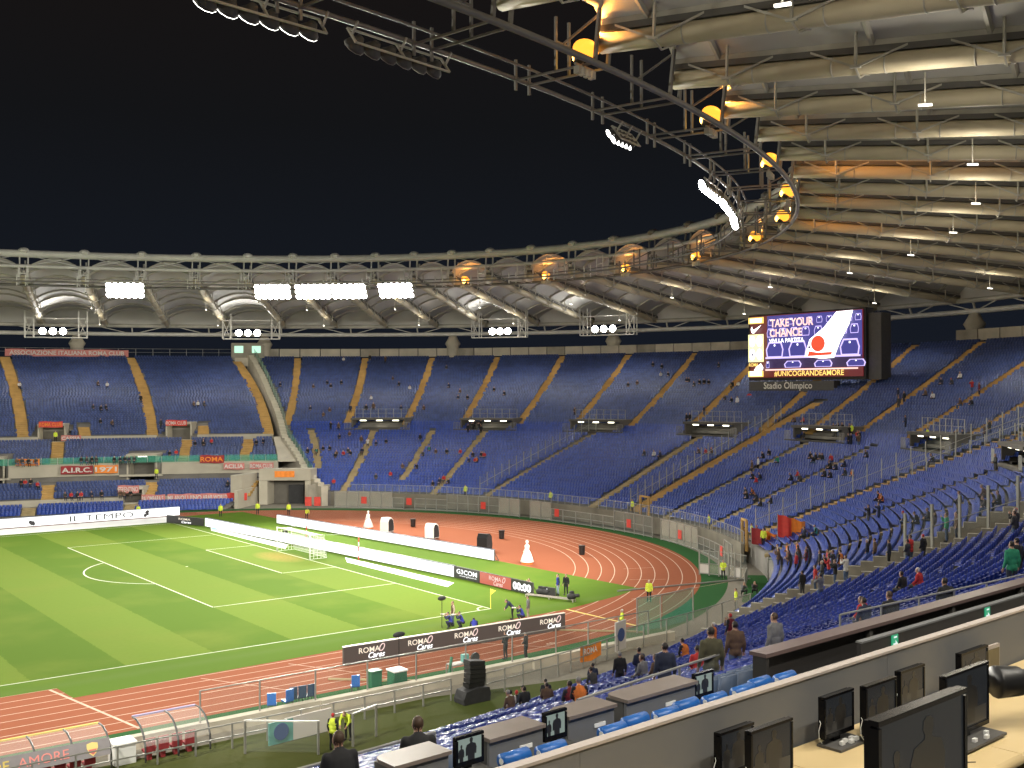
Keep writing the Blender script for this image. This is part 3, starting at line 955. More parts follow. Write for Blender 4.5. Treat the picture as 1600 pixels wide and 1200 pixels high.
for k, (p, q, n) in enumerate(line):
    d = q - p; L = d.length; du = d / L
    sd = du.cross(V(0, 0, 1)).normalized()
    upv = sd.cross(du)
    mb = MB()
    top = .92
    mb.bar(p + V(0, 0, top), q + V(0, 0, top), .34, .30)
    # dark open gutter above the fabric tube
    g = MB(); g.bar(p + V(0, 0, .62), q + V(0, 0, .62), .62, .30)
    for j in range(NL):
        a = p + d * ((j + .0) / NL); b = p + d * ((j + 1.0) / NL); c = (a + b) / 2
        for sg in (-1, 1):
            foot = c + sd * (sg * .72) - V(0, 0, .30)
            ta = c - du * (L / NL * .40) + V(0, 0, top - .1) + sd * (sg * .2)
            tb = c + du * (L / NL * .40) + V(0, 0, top - .1) + sd * (sg * .2)
            mb.bar(ta, foot, .10); mb.bar(tb, foot, .10)
            mb.bar(foot, c - V(0, 0, .62), .08)
            mb.bar(foot + du * -.25, foot + du * .25, .16, .08)
        mb.bar(c + sd * .72 - V(0, 0, .30), c + sd * .5 + V(0, 0, 2.3), .11)
        mb.bar(c - sd * .72 - V(0, 0, .30), c - sd * .5 + V(0, 0, 2.3), .11)
        # upper arch feet
        mb.bar(c + V(0, 0, top), c + V(0, 0, 3.1), .22)
    tr = mb.build('truss', M['roof_steel'], roof)
    g.build('gutter', M['roof_dark'], tr)
    tb_ = MB()
    nseg = 14
    pts = [p + d * (i / nseg) for i in range(nseg + 1)]
    tb_.tube(pts, .47, 12, 0)
    for i in range(NL):
        for o_ in (-.07, .07):
            c = p + d * ((i + .0 + .5) / NL + 0.5 / NL + o_ / 1.6)
            if (c - p).length < L - .5:
                tb_.tube([c - du * .03, c + du * .03], .50, 12, 1)
    tb_.build('fabric_tube', [M['tube_fabric'], M['roof_steel']], tr, True)
# fabric vaults between the trusses
def vault(k):
    p0, q0, _ = line[k]; p1, q1, _ = line[k + 1]
    NR, NC = NL * 5, 7
    vs, fs = [], []
    for i in range(NR + 1):
        r = i / NR
        a = p0 + (q0 - p0) * r; b = p1 + (q1 - p1) * r
        lobe = abs(math.sin(math.pi * (r * NL + .5)))
        w = (b - a).length
        for j in range(NC + 1):
            c = j / NC
            pt = a + (b - a) * c
            arch = math.sin(math.pi * c)
            z = 1.0 + .45 * arch * w * .26 + (.25 + .75 * lobe) * arch ** .5
            vs.append((pt.x, pt.y, pt.z + z))
    for i in range(NR):
        for j in range(NC):
            a = i * (NC + 1) + j
            fs.append((a, a + 1, a + NC + 2, a + NC + 1))
    m = MB(); m.add(vs, fs)
    # arch ribs
    o = m.build('membrane', M['membrane'], roof, True)
    # fabric valance closing the vault down to the outer ring
    vl = MB(); last = vs[-(NC + 1):]
    vl.add([V(*x) for x in last] + [V(x[0], x[1], 28.7) for x in last], [(j, j + 1, NC + 2 + j, NC + 1 + j) for j in range(NC)])
    vl.build('valance', M['membrane'], o)
    rb = MB()
    for i in range(NL):
        r = (i + .5) / NL
        row = int(round(r * NR))
        pts = [V(*vs[row * (NC + 1) + j]) - V(0, 0, .12) for j in range(NC + 1)]
        rb.tube(pts, .16, 5)
    rb.build('arch_rib', M['roof_steel'], o)
for k in range(len(line) - 1):
    vault(k)
# rings
def ring_pts(off, z, t0=90, t1=-90, n=150):
    return [inner(t0 + (t1 - t0) * i / n, off, z)[0] for i in range(n + 1)]
MB().tube(ring_pts(.6, 36.4), .55, 8).build('top_ring_tube', M['white_steel'], roof, True)
MB().tube(ring_pts(.3, 34.6), .28, 6).build('middle_ring_tube', M['white_steel'], roof, True)
MB().tube(ring_pts(0, 31.9), .18, 6).build('tension_ring', M['shaded_ring_steel'], roof, True)
mb = MB()
mb.tube(ring_pts(-4.7, 32.0), .12, 5); mb.tube(ring_pts(-4.2, 32.5), .07, 5)
mb.build('catwalk_ring', M['shaded_ring_steel'], roof, True)
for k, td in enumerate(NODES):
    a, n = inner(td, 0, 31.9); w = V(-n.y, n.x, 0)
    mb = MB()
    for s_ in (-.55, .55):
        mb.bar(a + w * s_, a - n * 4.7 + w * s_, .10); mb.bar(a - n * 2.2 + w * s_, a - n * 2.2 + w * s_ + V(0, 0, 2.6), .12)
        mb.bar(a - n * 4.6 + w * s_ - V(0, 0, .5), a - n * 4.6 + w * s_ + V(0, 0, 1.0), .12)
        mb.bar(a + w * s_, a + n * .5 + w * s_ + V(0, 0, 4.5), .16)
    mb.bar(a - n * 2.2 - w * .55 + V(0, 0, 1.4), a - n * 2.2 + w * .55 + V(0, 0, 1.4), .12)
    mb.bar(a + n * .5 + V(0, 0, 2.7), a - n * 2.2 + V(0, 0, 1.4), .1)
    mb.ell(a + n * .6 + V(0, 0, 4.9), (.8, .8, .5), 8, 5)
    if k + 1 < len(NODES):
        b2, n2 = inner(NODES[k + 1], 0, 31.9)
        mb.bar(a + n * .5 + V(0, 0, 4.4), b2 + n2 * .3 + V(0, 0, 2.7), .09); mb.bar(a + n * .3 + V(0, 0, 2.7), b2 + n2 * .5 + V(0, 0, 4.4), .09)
    mb.build('ring_bracket', M['white_steel'] if td > 0 else M['shaded_ring_steel'], roof)  # lit far brackets white, shaded near ones dark, by colour
def outer_ring(da, z, n=170, t0=96, t1=-96):
    return [V((OA + da) * math.cos(math.radians(t0 + (t1 - t0) * i / n)), (OB + da) * math.sin(math.radians(t0 + (t1 - t0) * i / n)), z) for i in range(n + 1)]
MB().tube(outer_ring(0, 27.4), .38, 8).build('outer_ring_tube', M['white_steel'], roof, True)
MB().tube(outer_ring(-.6, 28.9), .36, 8).build('outer_ring_tube', M['roof_steel'], roof, True)
A_, B_ = outer_ring(0, 27.4), outer_ring(-.6, 28.9)
mb = MB()
for i in range(0, len(A_) - 5, 5):
    mb.bar(A_[i], B_[i], .22)
    mb.bar(A_[i], B_[i + 2] + V(0, 0, -.2), .14); mb.bar(A_[i + 5], B_[i + 3] + V(0, 0, -.2), .14)
mb.build('outer_ring_bracing', M['roof_steel'], roof)
# columns carrying the outer ring
for td in (66, 52.2, 36.5, 22.0, 7.0, -11.2, -26, -42):
    t = math.radians(td); q = V(OA * math.cos(t), OB * math.sin(t), 0)
    d = q.normalized()
    mb = MB()
    mb.lathe((q.x, q.y, 0), [(1.4, 0), (1.25, 20), (1.15, 25), (1.5, 25.6), (1.0, 26.4), (.7, 27.1)], 14)
    mb.build('roof_column', M['concrete_pale'], roof, True)

# ------------------------------------------------------------------ floodlight banks
M['flood'] = emis('flood_lens', (1.0, 0.99, 0.95), 60.0)
M['flood_dim'] = emis('flood_lens_side', (1.0, 0.97, 0.9), 7.0)
M['sodium'] = emis('sodium_lens', (1.0, 0.55, 0.10), 9.0)
M['sodium_halo_glow'] = emis('sodium_halo', (1.0, 0.36, 0.03), 2.2)  # orange halo of the sodium lamps as a glowing surface
def flood_bank(td, z, cols, rows_, on, label, dx=.92, off=-5.2, aim=None):
    p, n = inner(td, off, z); w = V(-n.y, n.x, 0)
    tilt = (-n * .80 - V(0, 0, .60)).normalized() if aim is None else (V(aim[0], aim[1], 4) - p).normalized()
    w0 = w; w = (w - tilt * w.dot(tilt)).normalized()
    upv = w.cross(tilt).normalized()
    if upv.z < 0: upv = -upv
    root = thing('floodlight_bank', label, 'floodlight', p, 0, 'floodlight banks on the roof ring')
    fr = MB()
    wd = cols * dx
    for r in range(rows_ + 1):
        c = p + upv * ((r - rows_ / 2) * dx * .95) - tilt * .5
        fr.bar(c - w0 * (wd / 2), c + w0 * (wd / 2), .08)
    for c_ in (-1, 0, 1):
        c = p + w0 * (c_ * wd / 2) - tilt * .5
        fr.bar(c - upv * (rows_ / 2 * dx), c + upv * (rows_ / 2 * dx), .09)
        fr.bar(c, V(c.x, c.y, 32.0) + n * .4, .08)
    fr.build('frame', M['roof_steel'], root)
    for r in range(rows_):
        for c_ in range(cols):
            c = p + w0 * ((c_ - (cols - 1) / 2) * dx) + upv * ((r - (rows_ - 1) / 2) * dx * .95)
            h = MB().lathe(c - tilt * .55, [(a_ * dx, b_) for a_, b_ in ((.18, 0), (.25, .15), (.48, .42), (.52, .55))], 10, 0, (w, upv, tilt)).build('lamp_head', M['dark_grey'], root, True)
            MB().lathe(c + tilt * .005, [(.515 * dx, 0), (.515 * dx, .02)], 10, 0, (w, upv, tilt)).build('lens', M[on], h)
    return root
for td, lb in ((57.4, 'lone blazing floodlight bank hanging over the far stand'), (43.6, 'first of four blazing floodlight banks in a row, beside the lit roof bay'),
               (39.4, 'second of the four blazing floodlight banks in a row'), (35.5, 'third of the four blazing floodlight banks in a row'), (30.1, 'last of the four blazing floodlight banks, next to the dark trusses')):
    flood_bank(td, 31.0, 6, 3, 'flood', lb, .84)
flood_bank(-50.1, 31.0, 6, 1, 'flood', 'upper of the three floodlight banks bunched at the tip of the roof ring', aim=(0, -22))
flood_bank(-45.0, 31.0, 6, 1, 'flood', 'middle of the three floodlight banks bunched at the tip of the roof ring', aim=(0, -22))
flood_bank(-39.7, 31.0, 4, 1, 'flood', 'lowest floodlight bank of the three at the tip of the roof ring', aim=(10, -22))
flood_bank(-61.4, 31.2, 5, 2, 'flood_dim', 'row of five round floodlights seen from the side under the roof edge', .5, aim=(0, -34))
flood_bank(-73.1, 31.2, 6, 1, 'roof_steel', 'floodlight bank seen edge on against the black sky near the roof\'s end')
flood_bank(-77.3, 31.2, 6, 1, 'flood_dim', 'floodlight bank cut off by the top edge of the picture')
# sodium up-lighters, one on every second truss
SODIUM = [-77, -68.3, -59.6, -50.8, -42.9, -33.8, -24.0, -11.0, 1.0, 12.6, 23]
for k, td in enumerate(SODIUM):
    p, n = inner(td, -.7, 32.6); w = V(-n.y, n.x, 0)
    where = ['above the upper edge of the picture', 'largest and nearest, hanging at the roof\'s dark edge', 'second along the roof edge, above the row of round floodlights', 'beside the blinding banks at the ring\'s tip',
             'at the very tip of the roof ring', 'just below the ring\'s tip', 'on the far ring past the tip', 'small, on the far ring above the scoreboard\'s left', 'tiny, fourth on the far ring', 'tiny, on the far ring beyond the dark trusses', 'tiniest, near the row of four floodlight banks'][k]
    root = thing('sodium_lamp', 'orange sodium lamp ' + where, 'lamp', p, 0, 'orange sodium lamps on the roof ring')
    up = (V(0, 0, .75) + n * .5 + w * .2).normalized(); s2 = up.cross(w).normalized()
    MB().lathe(p, [(.14, -.75), (.2, -.6), (.3, -.42), (.32, -.36)], 10, 0, (w, s2, up)).build('housing', M['dark_grey'], root, True)
    MB().ell(p + up * .10, (.62, .62, .50), 14, 10, 0, (w, s2, up)).build('halo_globe', M['sodium_halo_glow'], root, True)  # glowing globe shaped as the halo round the bulb
    MB().ell(p + up * .04 - n * .35 - V(0, 0, .2), (.34, .34, .34), 12, 8, 0).build('bulb', M['sodium'], root, True)
    mb = MB(); mb.bar(p - up * .4, p - V(0, 0, .75), .1); mb.bar(p - V(0, 0, .75) - w * .8, p - V(0, 0, .75) + w * .8, .1)
    for x in (-.6, -.2, .2, .6): mb.box(p - V(0, 0, 1.0) + w * x, (.22, .3, .35), (w, n, V(0, 0, 1)))
    mb.build('bracket', M['roof_steel'], root)
    lamp('SPOT', 'sodium_beam', p + up * .95, 2600 if td < -30 else 420, (1.0, .40, .08), p + up * 5 + n * 6, .2, 150, .8)
# white service lamps along the trusses: beams for the stands, an added glow for the roof
M['service'] = emis('service_lens', (1.0, .95, .80), 3.0)
for k, (p, q, n) in enumerate(line):
    if k % 2: continue
    for j, r in enumerate((.28, .66)):
        c = p + (q - p) * r - V(0, 0, 2.1)
        d = (q - p).normalized()
        sl = MB().box(c, (.6, .12, .10), (d, d.cross(V(0, 0, 1)).normalized(), V(0, 0, 1))).build('service_lamp', M['service'], roof)
        MB().bar(c, c + V(0, 0, 1.5), .05).build('added_lamp_rod', M['roof_steel'], sl)  # rod added to drop the lamp so its glow spreads over the roof
        lamp('POINT', 'roof_fill_glow', c - V(0, 0, .35), 470, (1.0, .91, .75), None, .5)  # extra fill added to brighten the roof underside
        lamp('SPOT', 'service_beam', c - V(0, 0, .4), 1850, (1.0, .96, .88), c - V(0, 0, 10), .4, 140, .6)
# gantries with a flood each, under four roof bays
for k, (td, lb) in enumerate(((64.6, 'white steel lamp gantry cut by the picture\'s left edge'), (49.0, 'white steel lamp gantry under the lit striped roof bay beside the divider wall'), (27.2, 'white steel lamp gantry right of the row of four floodlights'), (17.6, 'white steel lamp gantry nearest the scoreboard'))):
    c0 = outer_pt(td, 28.0); pI, n = inner(td); w = V(-n.y, n.x, 0)
    c = c0 - n * 9.0
    c.z = 27.6
    root = thing('lamp_gantry', lb, 'gantry', c, 0, 'lamp gantries hanging under the roof')
    fr = MB()
    for dz in (-1.4, 1.9):
        for s_ in (-.7, .7):
            fr.bar(c - w * 5 + n * s_ + V(0, 0, dz), c + w * 5 + n * s_ + V(0, 0, dz), .14 if dz < 0 else .1)
    for x in (-5, -3.6, 3.6, 5):
        for s_ in (-.7, .7):
            fr.bar(c + w * x + n * s_ + V(0, 0, -1.4), c + w * x + n * s_ + V(0, 0, 3.2), .13)
    for x in (-5, 3.6):
        fr.bar(c + w * x - n * .7 + V(0, 0, -1.4), c + w * (x + 1.4) - n * .7 + V(0, 0, 1.9), .08); fr.bar(c + w * x - n * .7 + V(0, 0, 1.9), c + w * (x + 1.4) - n * .7 + V(0, 0, -1.4), .08)
    fr.build('frame', M['white_steel'], root)
    MB().box(c - V(0, 0, 1.45), (10, 1.6, .08), (w, n, V(0, 0, 1))).build('deck', M['white_steel'], root)
    for x in ((-.9, .9, 2.7) if k != 2 else (-1.6, 0, 1.6)):
        hd = MB().lathe(c + w * (x * .9 - .3) - n * .7 + V(0, 0, -.35), [(.2, -.4), (.62, 0), (.62, .06)], 12, 0, (w, V(0, 0, 1), -n)).build('lamp_head', M['dark_grey'], root, True)
        MB().lathe(c + w * (x * .9 - .3) - n * .78 + V(0, 0, -.35), [(.58, 0), (.58, .03)], 12, 0, (w, V(0, 0, 1), -n)).build('lens', M['flood'], hd)
    lamp('SPOT', 'gantry_beam', c + V(0, 0, .4), 2600, (1, .98, .92), c - n * 9 + V(0, 0, 5.5), .5, 95, .6)

# ================================================================== the scoreboard
SBX = 127.0
def sbp(a, z, d=0.0):           # a: metres along the face from its left end as seen from the pitch, d: towards the pitch
    return V(SBX - d, 3.3 - a, z)
board = thing('scoreboard', 'big lit video scoreboard standing on legs in the end stand', 'scoreboard', sbp(10, 14.5))
U = V(0, -1, 0); Z = V(0, 0, 1)
mb = MB(); mb.box(sbp(9.9, 22.8, -.9), (1.8, 19.7, 9.5)); mb.build('cabinet', M['matte_black'], board)
mb = MB(); mb.box(sbp(20.75, 22.4, -1.6), (2.2, 1.9, 8.8)); mb.build('side_cabinet', M['dark_grey'], board)
mb = MB(); mb.box(sbp(7.6, 17.1, -.4), (1.4, 14.6, 1.55)); nameboard = mb.build('name_board', M['dark_grey'], board)
mb = MB(); letter(mb, 'Stadio Olimpico', sbp(7.2, 17.15, .32), U, Z, w=8.4, h=1.25, bold=.012); mb.build('lettering', mat('sign_letters', (.75, .72, .65), .6), nameboard)
SCR = {k: emis('screen_' + k, c, s) for k, c, s in (('violet', (.055, .05, .30), 1.0), ('dark', (.03, .012, .07), 1.0), ('white', (1, .97, 1), 2.6), ('lilac', (.62, .50, .95), 1.5), ('red', (.95, .09, .03), 1.0),
       ('maroon', (.13, .008, .012), 1.0), ('amber', (1, .66, .16), 1.6), ('pale', (.95, .92, .45), 1.5), ('pink', (1, .62, .55), 1.5), ('orange', (1, .36, .08), 1.3))}
scr = MB().box(sbp(9.9, 22.9, .08), (.12, 19.0, 8.9)).build('screen', SCR['maroon'], board)
_dl = [0.16]
def shape(pts, key, name='screen_shape', dd=.012):
    _dl[0] += dd
    m = MB(); m.add([sbp(x, z, _dl[0]) for x, z in pts], [list(range(len(pts)))]); return m.build(name, SCR[key], scr)
def rect(x0, x1, z0, z1, key, **k): return shape([(x0, z0), (x1, z0), (x1, z1), (x0, z1)], key, **k)
rect(3.55, 19.3, 19.75, 27.25, 'violet')
# rows of empty seats in the picture
def scrseat(x, z, w, h):
    shape([(x - w * .46, z), (x + w * .46, z), (x + w * .52, z + h * .5), (x + w * .40, z + h), (x - w * .34, z + h), (x - w * .52, z + h * .5)], 'lilac', dd=.006)
    shape([(x - w * .40, z + h * .07), (x + w * .40, z + h * .07), (x + w * .45, z + h * .5), (x + w * .34, z + h * .90), (x - w * .29, z + h * .90), (x - w * .45, z + h * .5)], 'violet', dd=.006)
    shape([(x - .12, z + h * .72), (x + .12, z + h * .72), (x + .1, z + h * .84), (x - .1, z + h * .84)], 'white', dd=.004)
rect(3.55, 19.3, 19.75, 21.3, 'dark', dd=.004)
for i, x in enumerate((4.2, 6.0, 7.7, 9.4, 11.0, 12.6, 14.2, 15.8, 17.4, 18.8)): scrseat(x, 25.9, .95, .9)
for x in (4.3, 6.4, 8.4, 10.4, 12.5, 14.6, 16.5, 18.3): scrseat(x, 24.2, 1.3, 1.25)
for x in (5.1, 9.1, 17.6): scrseat(x, 21.3, 3.0, 2.2)
for x in (3.9, 8.3, 13.4, 18.6): scrseat(x, 19.8, 2.9 if x > 4 else .6, .95)
rect(3.55, 19.3, 21.1, 21.35, 'lilac', dd=.004)
# the white streak with a red ball and red stripe
shape([(10.4, 21.3), (11.2, 23.6), (13.6, 25.2), (15.6, 27.2), (18.2, 27.25), (17.6, 25.4), (16.2, 23.2), (15.2, 21.0), (13.2, 20.9)], 'white')
shape([(12.6 + 1.15 * math.cos(a), 23.0 + 1.1 * math.sin(a)) for a in [i * math.pi / 10 for i in range(20)]], 'red')
shape([(10.9, 21.3), (14.8, 21.4), (14.9, 21.8), (12.6, 21.75), (11.1, 22.0)], 'red')
shape([(11.0, 22.35), (11.35, 22.35), (11.35, 22.7), (11.0, 22.7)], 'dark')
def scrtext(txt, x, z, w, h, key, bold=.02):
    _dl[0] += .012
    m = MB(); letter(m, txt, sbp(x, z, _dl[0]), U, Z, w, h, 0, bold); m.build('screen_lettering', SCR[key], scr)
scrtext('TAKE YOUR', 8.2, 26.15, 7.4, 1.15, 'pink', .03); scrtext('CHANCE', 7.2, 24.75, 5.6, 1.15, 'pink', .03); scrtext('VIVI LA PARTITA', 7.3, 23.65, 6.0, .6, 'white', .01)
rect(3.6, 19.0, 19.42, 19.62, 'pink'); scrtext('#UNICOGRANDEAMORE', 11.0, 18.95, 11.6, .82, 'amber', .012)
rect(.55, 3.35, 26.25, 27.15, 'amber'); rect(.9, 3.0, 26.42, 26.98, 'white')
shape([(1.1, 25.15), (1.25, 24.9), (1.6, 24.85), (2.6, 25.7), (2.95, 26.05), (1.75, 25.45), (1.35, 25.4), (1.25, 25.9), (1.0, 25.5)], 'white')
rect(.55, 3.35, 20.7, 24.7, 'pale')
for x, z in ((1.3, 23.7), (2.6, 23.7), (1.3, 21.8), (2.6, 21.8)):
    shape([(x + .52 * math.cos(a), z + .8 * math.sin(a)) for a in [i * math.pi / 8 for i in range(16)]], 'white', dd=.004)
shape([(1.2, 21.6), (1.45, 21.6), (1.45, 22.0), (1.2, 22.0)], 'dark')
scrtext('ROMA', 1.55, 20.3, 1.7, .5, 'amber'); shape([(1.6, 19.5), (3.2, 19.5), (3.3, 19.9), (2.9, 20.5), (2.4, 20.2), (2.0, 19.95)], 'white')
rect(.55, 3.35, 18.55, 19.4, 'amber'); rect(.9, 3.0, 18.7, 19.35, 'white')
# legs and lookout railing
mb = MB()
for a in (.4, 3, 6, 9, 12, 15, 18, 20.5):
    q = sbp(a, 16.3, -.8); mb.bar(V(q.x, q.y, 13.0), q, .22)
    if a < 18: mb.bar(V(q.x, q.y, 13.6), sbp(a + 3, 16.2, -.8), .10)
mb.build('legs', M['dark_grey'], board)
mb = MB()
for i in range(24):
    q = sbp(.3 + i * .72, 13.2, 1.2); mb.bar(q, q + V(0, 0, 2.6), .09)
mb.build('railing', M['steel'], board)
for a in (1.2, 13.2):
    q = sbp(a, 15.6, 1.3); rd = MB().lathe(q, [(.55, 0), (.55, .08)], 18, 0, (U, Z, V(-1, 0, 0))).build('section_disc', M['red'], board)
    m = MB(); letter(m, '20' if a < 5 else '21', q + V(-.1, 0, 0), U, Z, h=.5); m.build('section_number', M['white'], rd)

# ================================================================== around the pitch
M['print_dark'] = mat('print_dark', (0.035, 0.035, 0.04), 0.7)
M['print_blue'] = mat('print_blue', (0.05, 0.09, 0.25), 0.7)
M['board_brown'] = emis('board_brown', (0.115, 0.085, 0.07), .62)
M['board_black'] = emis('board_black', (0.06, 0.055, 0.055), .5)
M['board_red'] = emis('board_red', (0.85, 0.17, 0.12), .8)
M['led_cream'] = emis('led_cream', (1.0, 0.86, 0.68), 1.1)
M['led_text'] = emis('led_text', (1.0, 1.0, 1.0), 1.6)
M['led_pink'] = emis('led_pink', (1.0, 0.72, 0.66), 1.0)
M['led_grey'] = emis('led_grey', (0.30, 0.33, 0.40), .8)
def hoarding(name, p, q, h, label, face, thick=.14, side=1, group=None, feet=True, cap=None):
    """an upright advertising board from p to q; side=+1: the face looks to the right of p->q"""
    p = V(p[0], p[1], 0.02); q = V(q[0], q[1], 0.02)
    d = (q - p).normalized(); n = V(d.y, -d.x, 0) * side
    root = thing(name, label, 'advertising board', (p + q) / 2, 0, group)
    L = (q - p).length
    c = (p + q) / 2 + V(0, 0, h / 2 + .04)
    MB().box(c - n * (thick / 2), (L, thick, h), (d, n, Z)).build('cabinet', M['dark_grey'], root)
    MB().box(c + n * .012, (L - .04, .02, h - .06), (d, n, Z)).build('face', M[face], root)
    if cap:
        MB().box(c + V(0, 0, h / 2 + .02) - n * (thick / 2), (L, thick + .06, .04), (d, n, Z)).build('top_edge', M[cap], root)
    if feet:
        mb = MB()
        k = max(2, int(L / 2.5))
        for i in range(k + 1):
            a = p + d * (L * i / k); a = a + d * (.1 if i == 0 else (-.1 if i == k else 0))
            mb.bar(a - n * thick + V(0, 0, h * .8), a - n * (thick + .55), .05); mb.bar(a - n * thick, a - n * (thick + .6), .05)
        mb.build('struts', M['steel_dark'], root)
    u = d if side > 0 else -d
    # reading direction: left to right for someone facing the board
    def at(x, z): return p + d * x + V(0, 0, z) + n * .03
    return root, at, u, L
def write(root, at, txt, x, z, u, h=None, w=None, m='print_dark', bold=0.0, shear=0.0, name='lettering', space=1.0):
    mb = MB(); letter(mb, txt, at(x, z), u, Z, w, h, 0, bold, shear, space); return mb.build(name, M[m], root)
def heart_ring(root, c, u, r, m):
    mb = MB(); pts = [c + u * (r * .75 * math.cos(a) + r * .35 * math.sin(a)) + Z * (r * math.sin(a)) for a in [i * math.pi / 8 for i in range(16)]]
    mb.tube(pts, r * .16, 5, 0, closed=True); return mb.build('emblem', M[m], root)

# board behind the goal: long white LED, three short ones beyond it
b1, at, u, L = hoarding('advertising_board', (54.4, 28.2), (58.0, -21.0), 1.02, 'long white LED board right behind the goal net', 'led_white', side=1, group='advertising boards round the pitch', cap='led_grey')
b, at, u, L = hoarding('advertising_board', (58.02, -21.1), (58.12, -24.7), 1.02, 'black and white LED board beside the long white one, near the corner flag', 'board_black', side=1, group='advertising boards round the pitch')
write(b, at, 'G3COM', L * .5, .66, u, h=.42, w=3.0, m='led_text', bold=.02); write(b, at, 'www.g3com.it', L * .55, .30, u, h=.16, w=2.5, m='led_text', bold=.01)
b, at, u, L = hoarding('advertising_board', (58.12, -24.8), (58.16, -29.2), 1.02, 'red LED board with pale lettering behind the corner flag', 'board_red', side=1, group='advertising boards round the pitch')
write(b, at, 'ROMA', L * .5, .70, u, h=.36, w=1.7, m='led_pink', bold=.01); write(b, at, 'Cares', L * .6, .32, u, h=.38, w=1.3, m='led_pink', bold=.02, shear=.25); heart_ring(b, at(L * .78, .72), u, .22, 'led_pink')
b, at, u, L = hoarding('scoreclock_board', (58.16, -29.3), (58.2, -32.0), 1.02, 'black LED board reading 00:00', 'board_black', side=1, group='advertising boards round the pitch')
write(b, at, '00:00', L * .5, .53, u, h=.66, w=2.4, m='led_text', bold=.045)
b, at, u, L = hoarding('advertising_board', (58.5, -32.6), (58.9, -34.0), .8, 'short LED board with a single figure lying past the clock', 'board_black', side=1, group='advertising boards round the pitch')
write(b, at, '4', L * .4, .42, u, h=.6, m='led_text', bold=.04)
# second line of boards on the grass behind
b2, at, u, L = hoarding('advertising_board', (62.7, 25.5), (66.3, -15.8), 1.05, 'second white LED board farther back on the grass', 'led_white', side=1, group='advertising boards round the pitch', cap='led_grey')
for x in (3.0, 11.5, 24.0, 33.8):
    write(b2, at, 'IL TEMPO', x, .58, u, h=.42, w=3.0, m='led_grey', space=1.1)
for x in (5.5, 14.0, 28.5):
    write(b2, at, 'QS', x, .55, u, h=.3, m='led_grey')
# far touchline: white LED and white carpet in front of it
b3, at, u, L = hoarding('advertising_board', (-30, 41.8), (56.2, 41.8), 1.15, 'white LED board along the far touchline', 'led_white', side=1, group='advertising boards round the pitch', cap='led_grey')
for x, t, w in ((76.0, 'IL TEMPO', 8.0),):
    write(b3, at, t, x, .60, u, h=.72, w=w, m='print_dark', space=1.05)
for x in (67.6, 81.8):
    mb = MB(); c = at(x, .58)
    for a in range(5): mb.ell(c + u * (R_.uniform(-.3, .3)) + Z * R_.uniform(-.3, .3), (.22, .02, .2), 8, 4)
    mb.build('emblem', M['print_dark'], b3)
mb = MB(); mb.prism([(-30, 36.2), (52.6, 35.3), (54.6, 41.2), (-30, 41.2)], (0, 0, .022), V(1, 0, 0), V(0, 1, 0), .02)
tag(mb.build('touchline_carpet', M['white']), 'blank white ground sheet lying before the far LED board', 'ground sheet')
b, at, u, L = hoarding('advertising_board', (52.0, 35.0), (54.3, 28.6), .95, 'short dark board closing the far corner of the pitch', 'board_black', side=1, group='advertising boards round the pitch')
write(b, at, 'ROMA', L * .5, .66, u, h=.26, w=2.2, m='led_cream', bold=.01); write(b, at, 'Cares', L * .55, .30, u, h=.28, w=1.8, m='led_text', bold=.02, shear=.25)
# perspective carpets beside the goal
for poly, lb in (([(54.6, 27.0), (53.5, 24.0), (53.9, 4.6), (55.5, 7.4)], 'white painted carpet lying left of the goal net'), ([(56.0, -4.6), (54.7, -7.4), (55.0, -24.4), (56.5, -23.2)], 'white painted carpet with a pale blue end lying right of the goal')):
    root = thing('pitch_carpet', lb, 'ground sheet', (poly[0][0], poly[0][1], .02), 0, 'white carpets either side of the goal')
    MB().prism([(x, y) for x, y in reversed(poly)], (0, 0, .024), V(1, 0, 0), V(0, 1, 0), .015).build('sheet', M['white'], root)
    a, b_ = Vector(poly[0]), Vector(poly[1]); e = Vector(poly[3])
    k = (e - a).normalized() * .6
    MB().add([(a.x + k.x * .5, a.y + k.y * .5, .046), (b_.x + k.x * .5, b_.y + k.y * .5, .046), (b_.x + k.x * 3, b_.y + k.y * 3, .046), (a.x + k.x * 3, a.y + k.y * 3, .046)], [(0, 1, 2, 3)]).build('blue_print', mat('pale_blue_print', (.35, .6, .8), .7), root)
# near dark board by the track
b4, at, u, L = hoarding('advertising_board', (35.3, -42.35), (52.3, -43.05), 1.12, 'long dark brown board beside the near track, camera side lettered', 'board_brown', side=1, group='advertising boards round the pitch', cap='led_cream', feet=False)
for i in range(5):
    x = 1.9 + i * 3.45
    write(b4, at, 'ROMA', x - .15, .80, u, h=.34, w=1.45, m='led_cream', bold=.012); heart_ring(b4, at(x + .72, .84), u, .21, 'led_pink')
    write(b4, at, 'Cares', x + .35, .44, u, h=.36, w=1.15, m='led_text', bold=.02, shear=.3)

# goal
goal = thing('football_goal', 'white football goal with its net at the end of the pitch', 'goal', (52.5, 0, 0))
for y in (-3.72, 3.72):
    MB().tube([(52.55, y, 0.02), (52.55, y, 2.5)], .07, 10).build('post', M['white'], goal, True)
MB().tube([(52.55, -3.79, 2.5), (52.55, 3.79, 2.5)], .07, 10).build('crossbar', M['white'], goal, True)
mb = MB()
n1, n2 = 31, 10
BX = 54.45
def netline(a, b): mb.bar(a, b, .022)
for i in range(n1):
    y = -3.66 + 7.32 * i / (n1 - 1)
    netline((52.6, y, 2.48), (54.0, y, 2.35)); netline((54.0, y, 2.35), (BX, y, .05))
for k in range(9):
    z = .05 + 2.3 * k / 8; x = BX - (BX - 54.0) * k / 8
    netline((x, -3.66, z), (x, 3.66, z))
for x in (52.95, 53.3, 53.65):
    netline((x, -3.66, 2.45), (x, 3.66, 2.45))
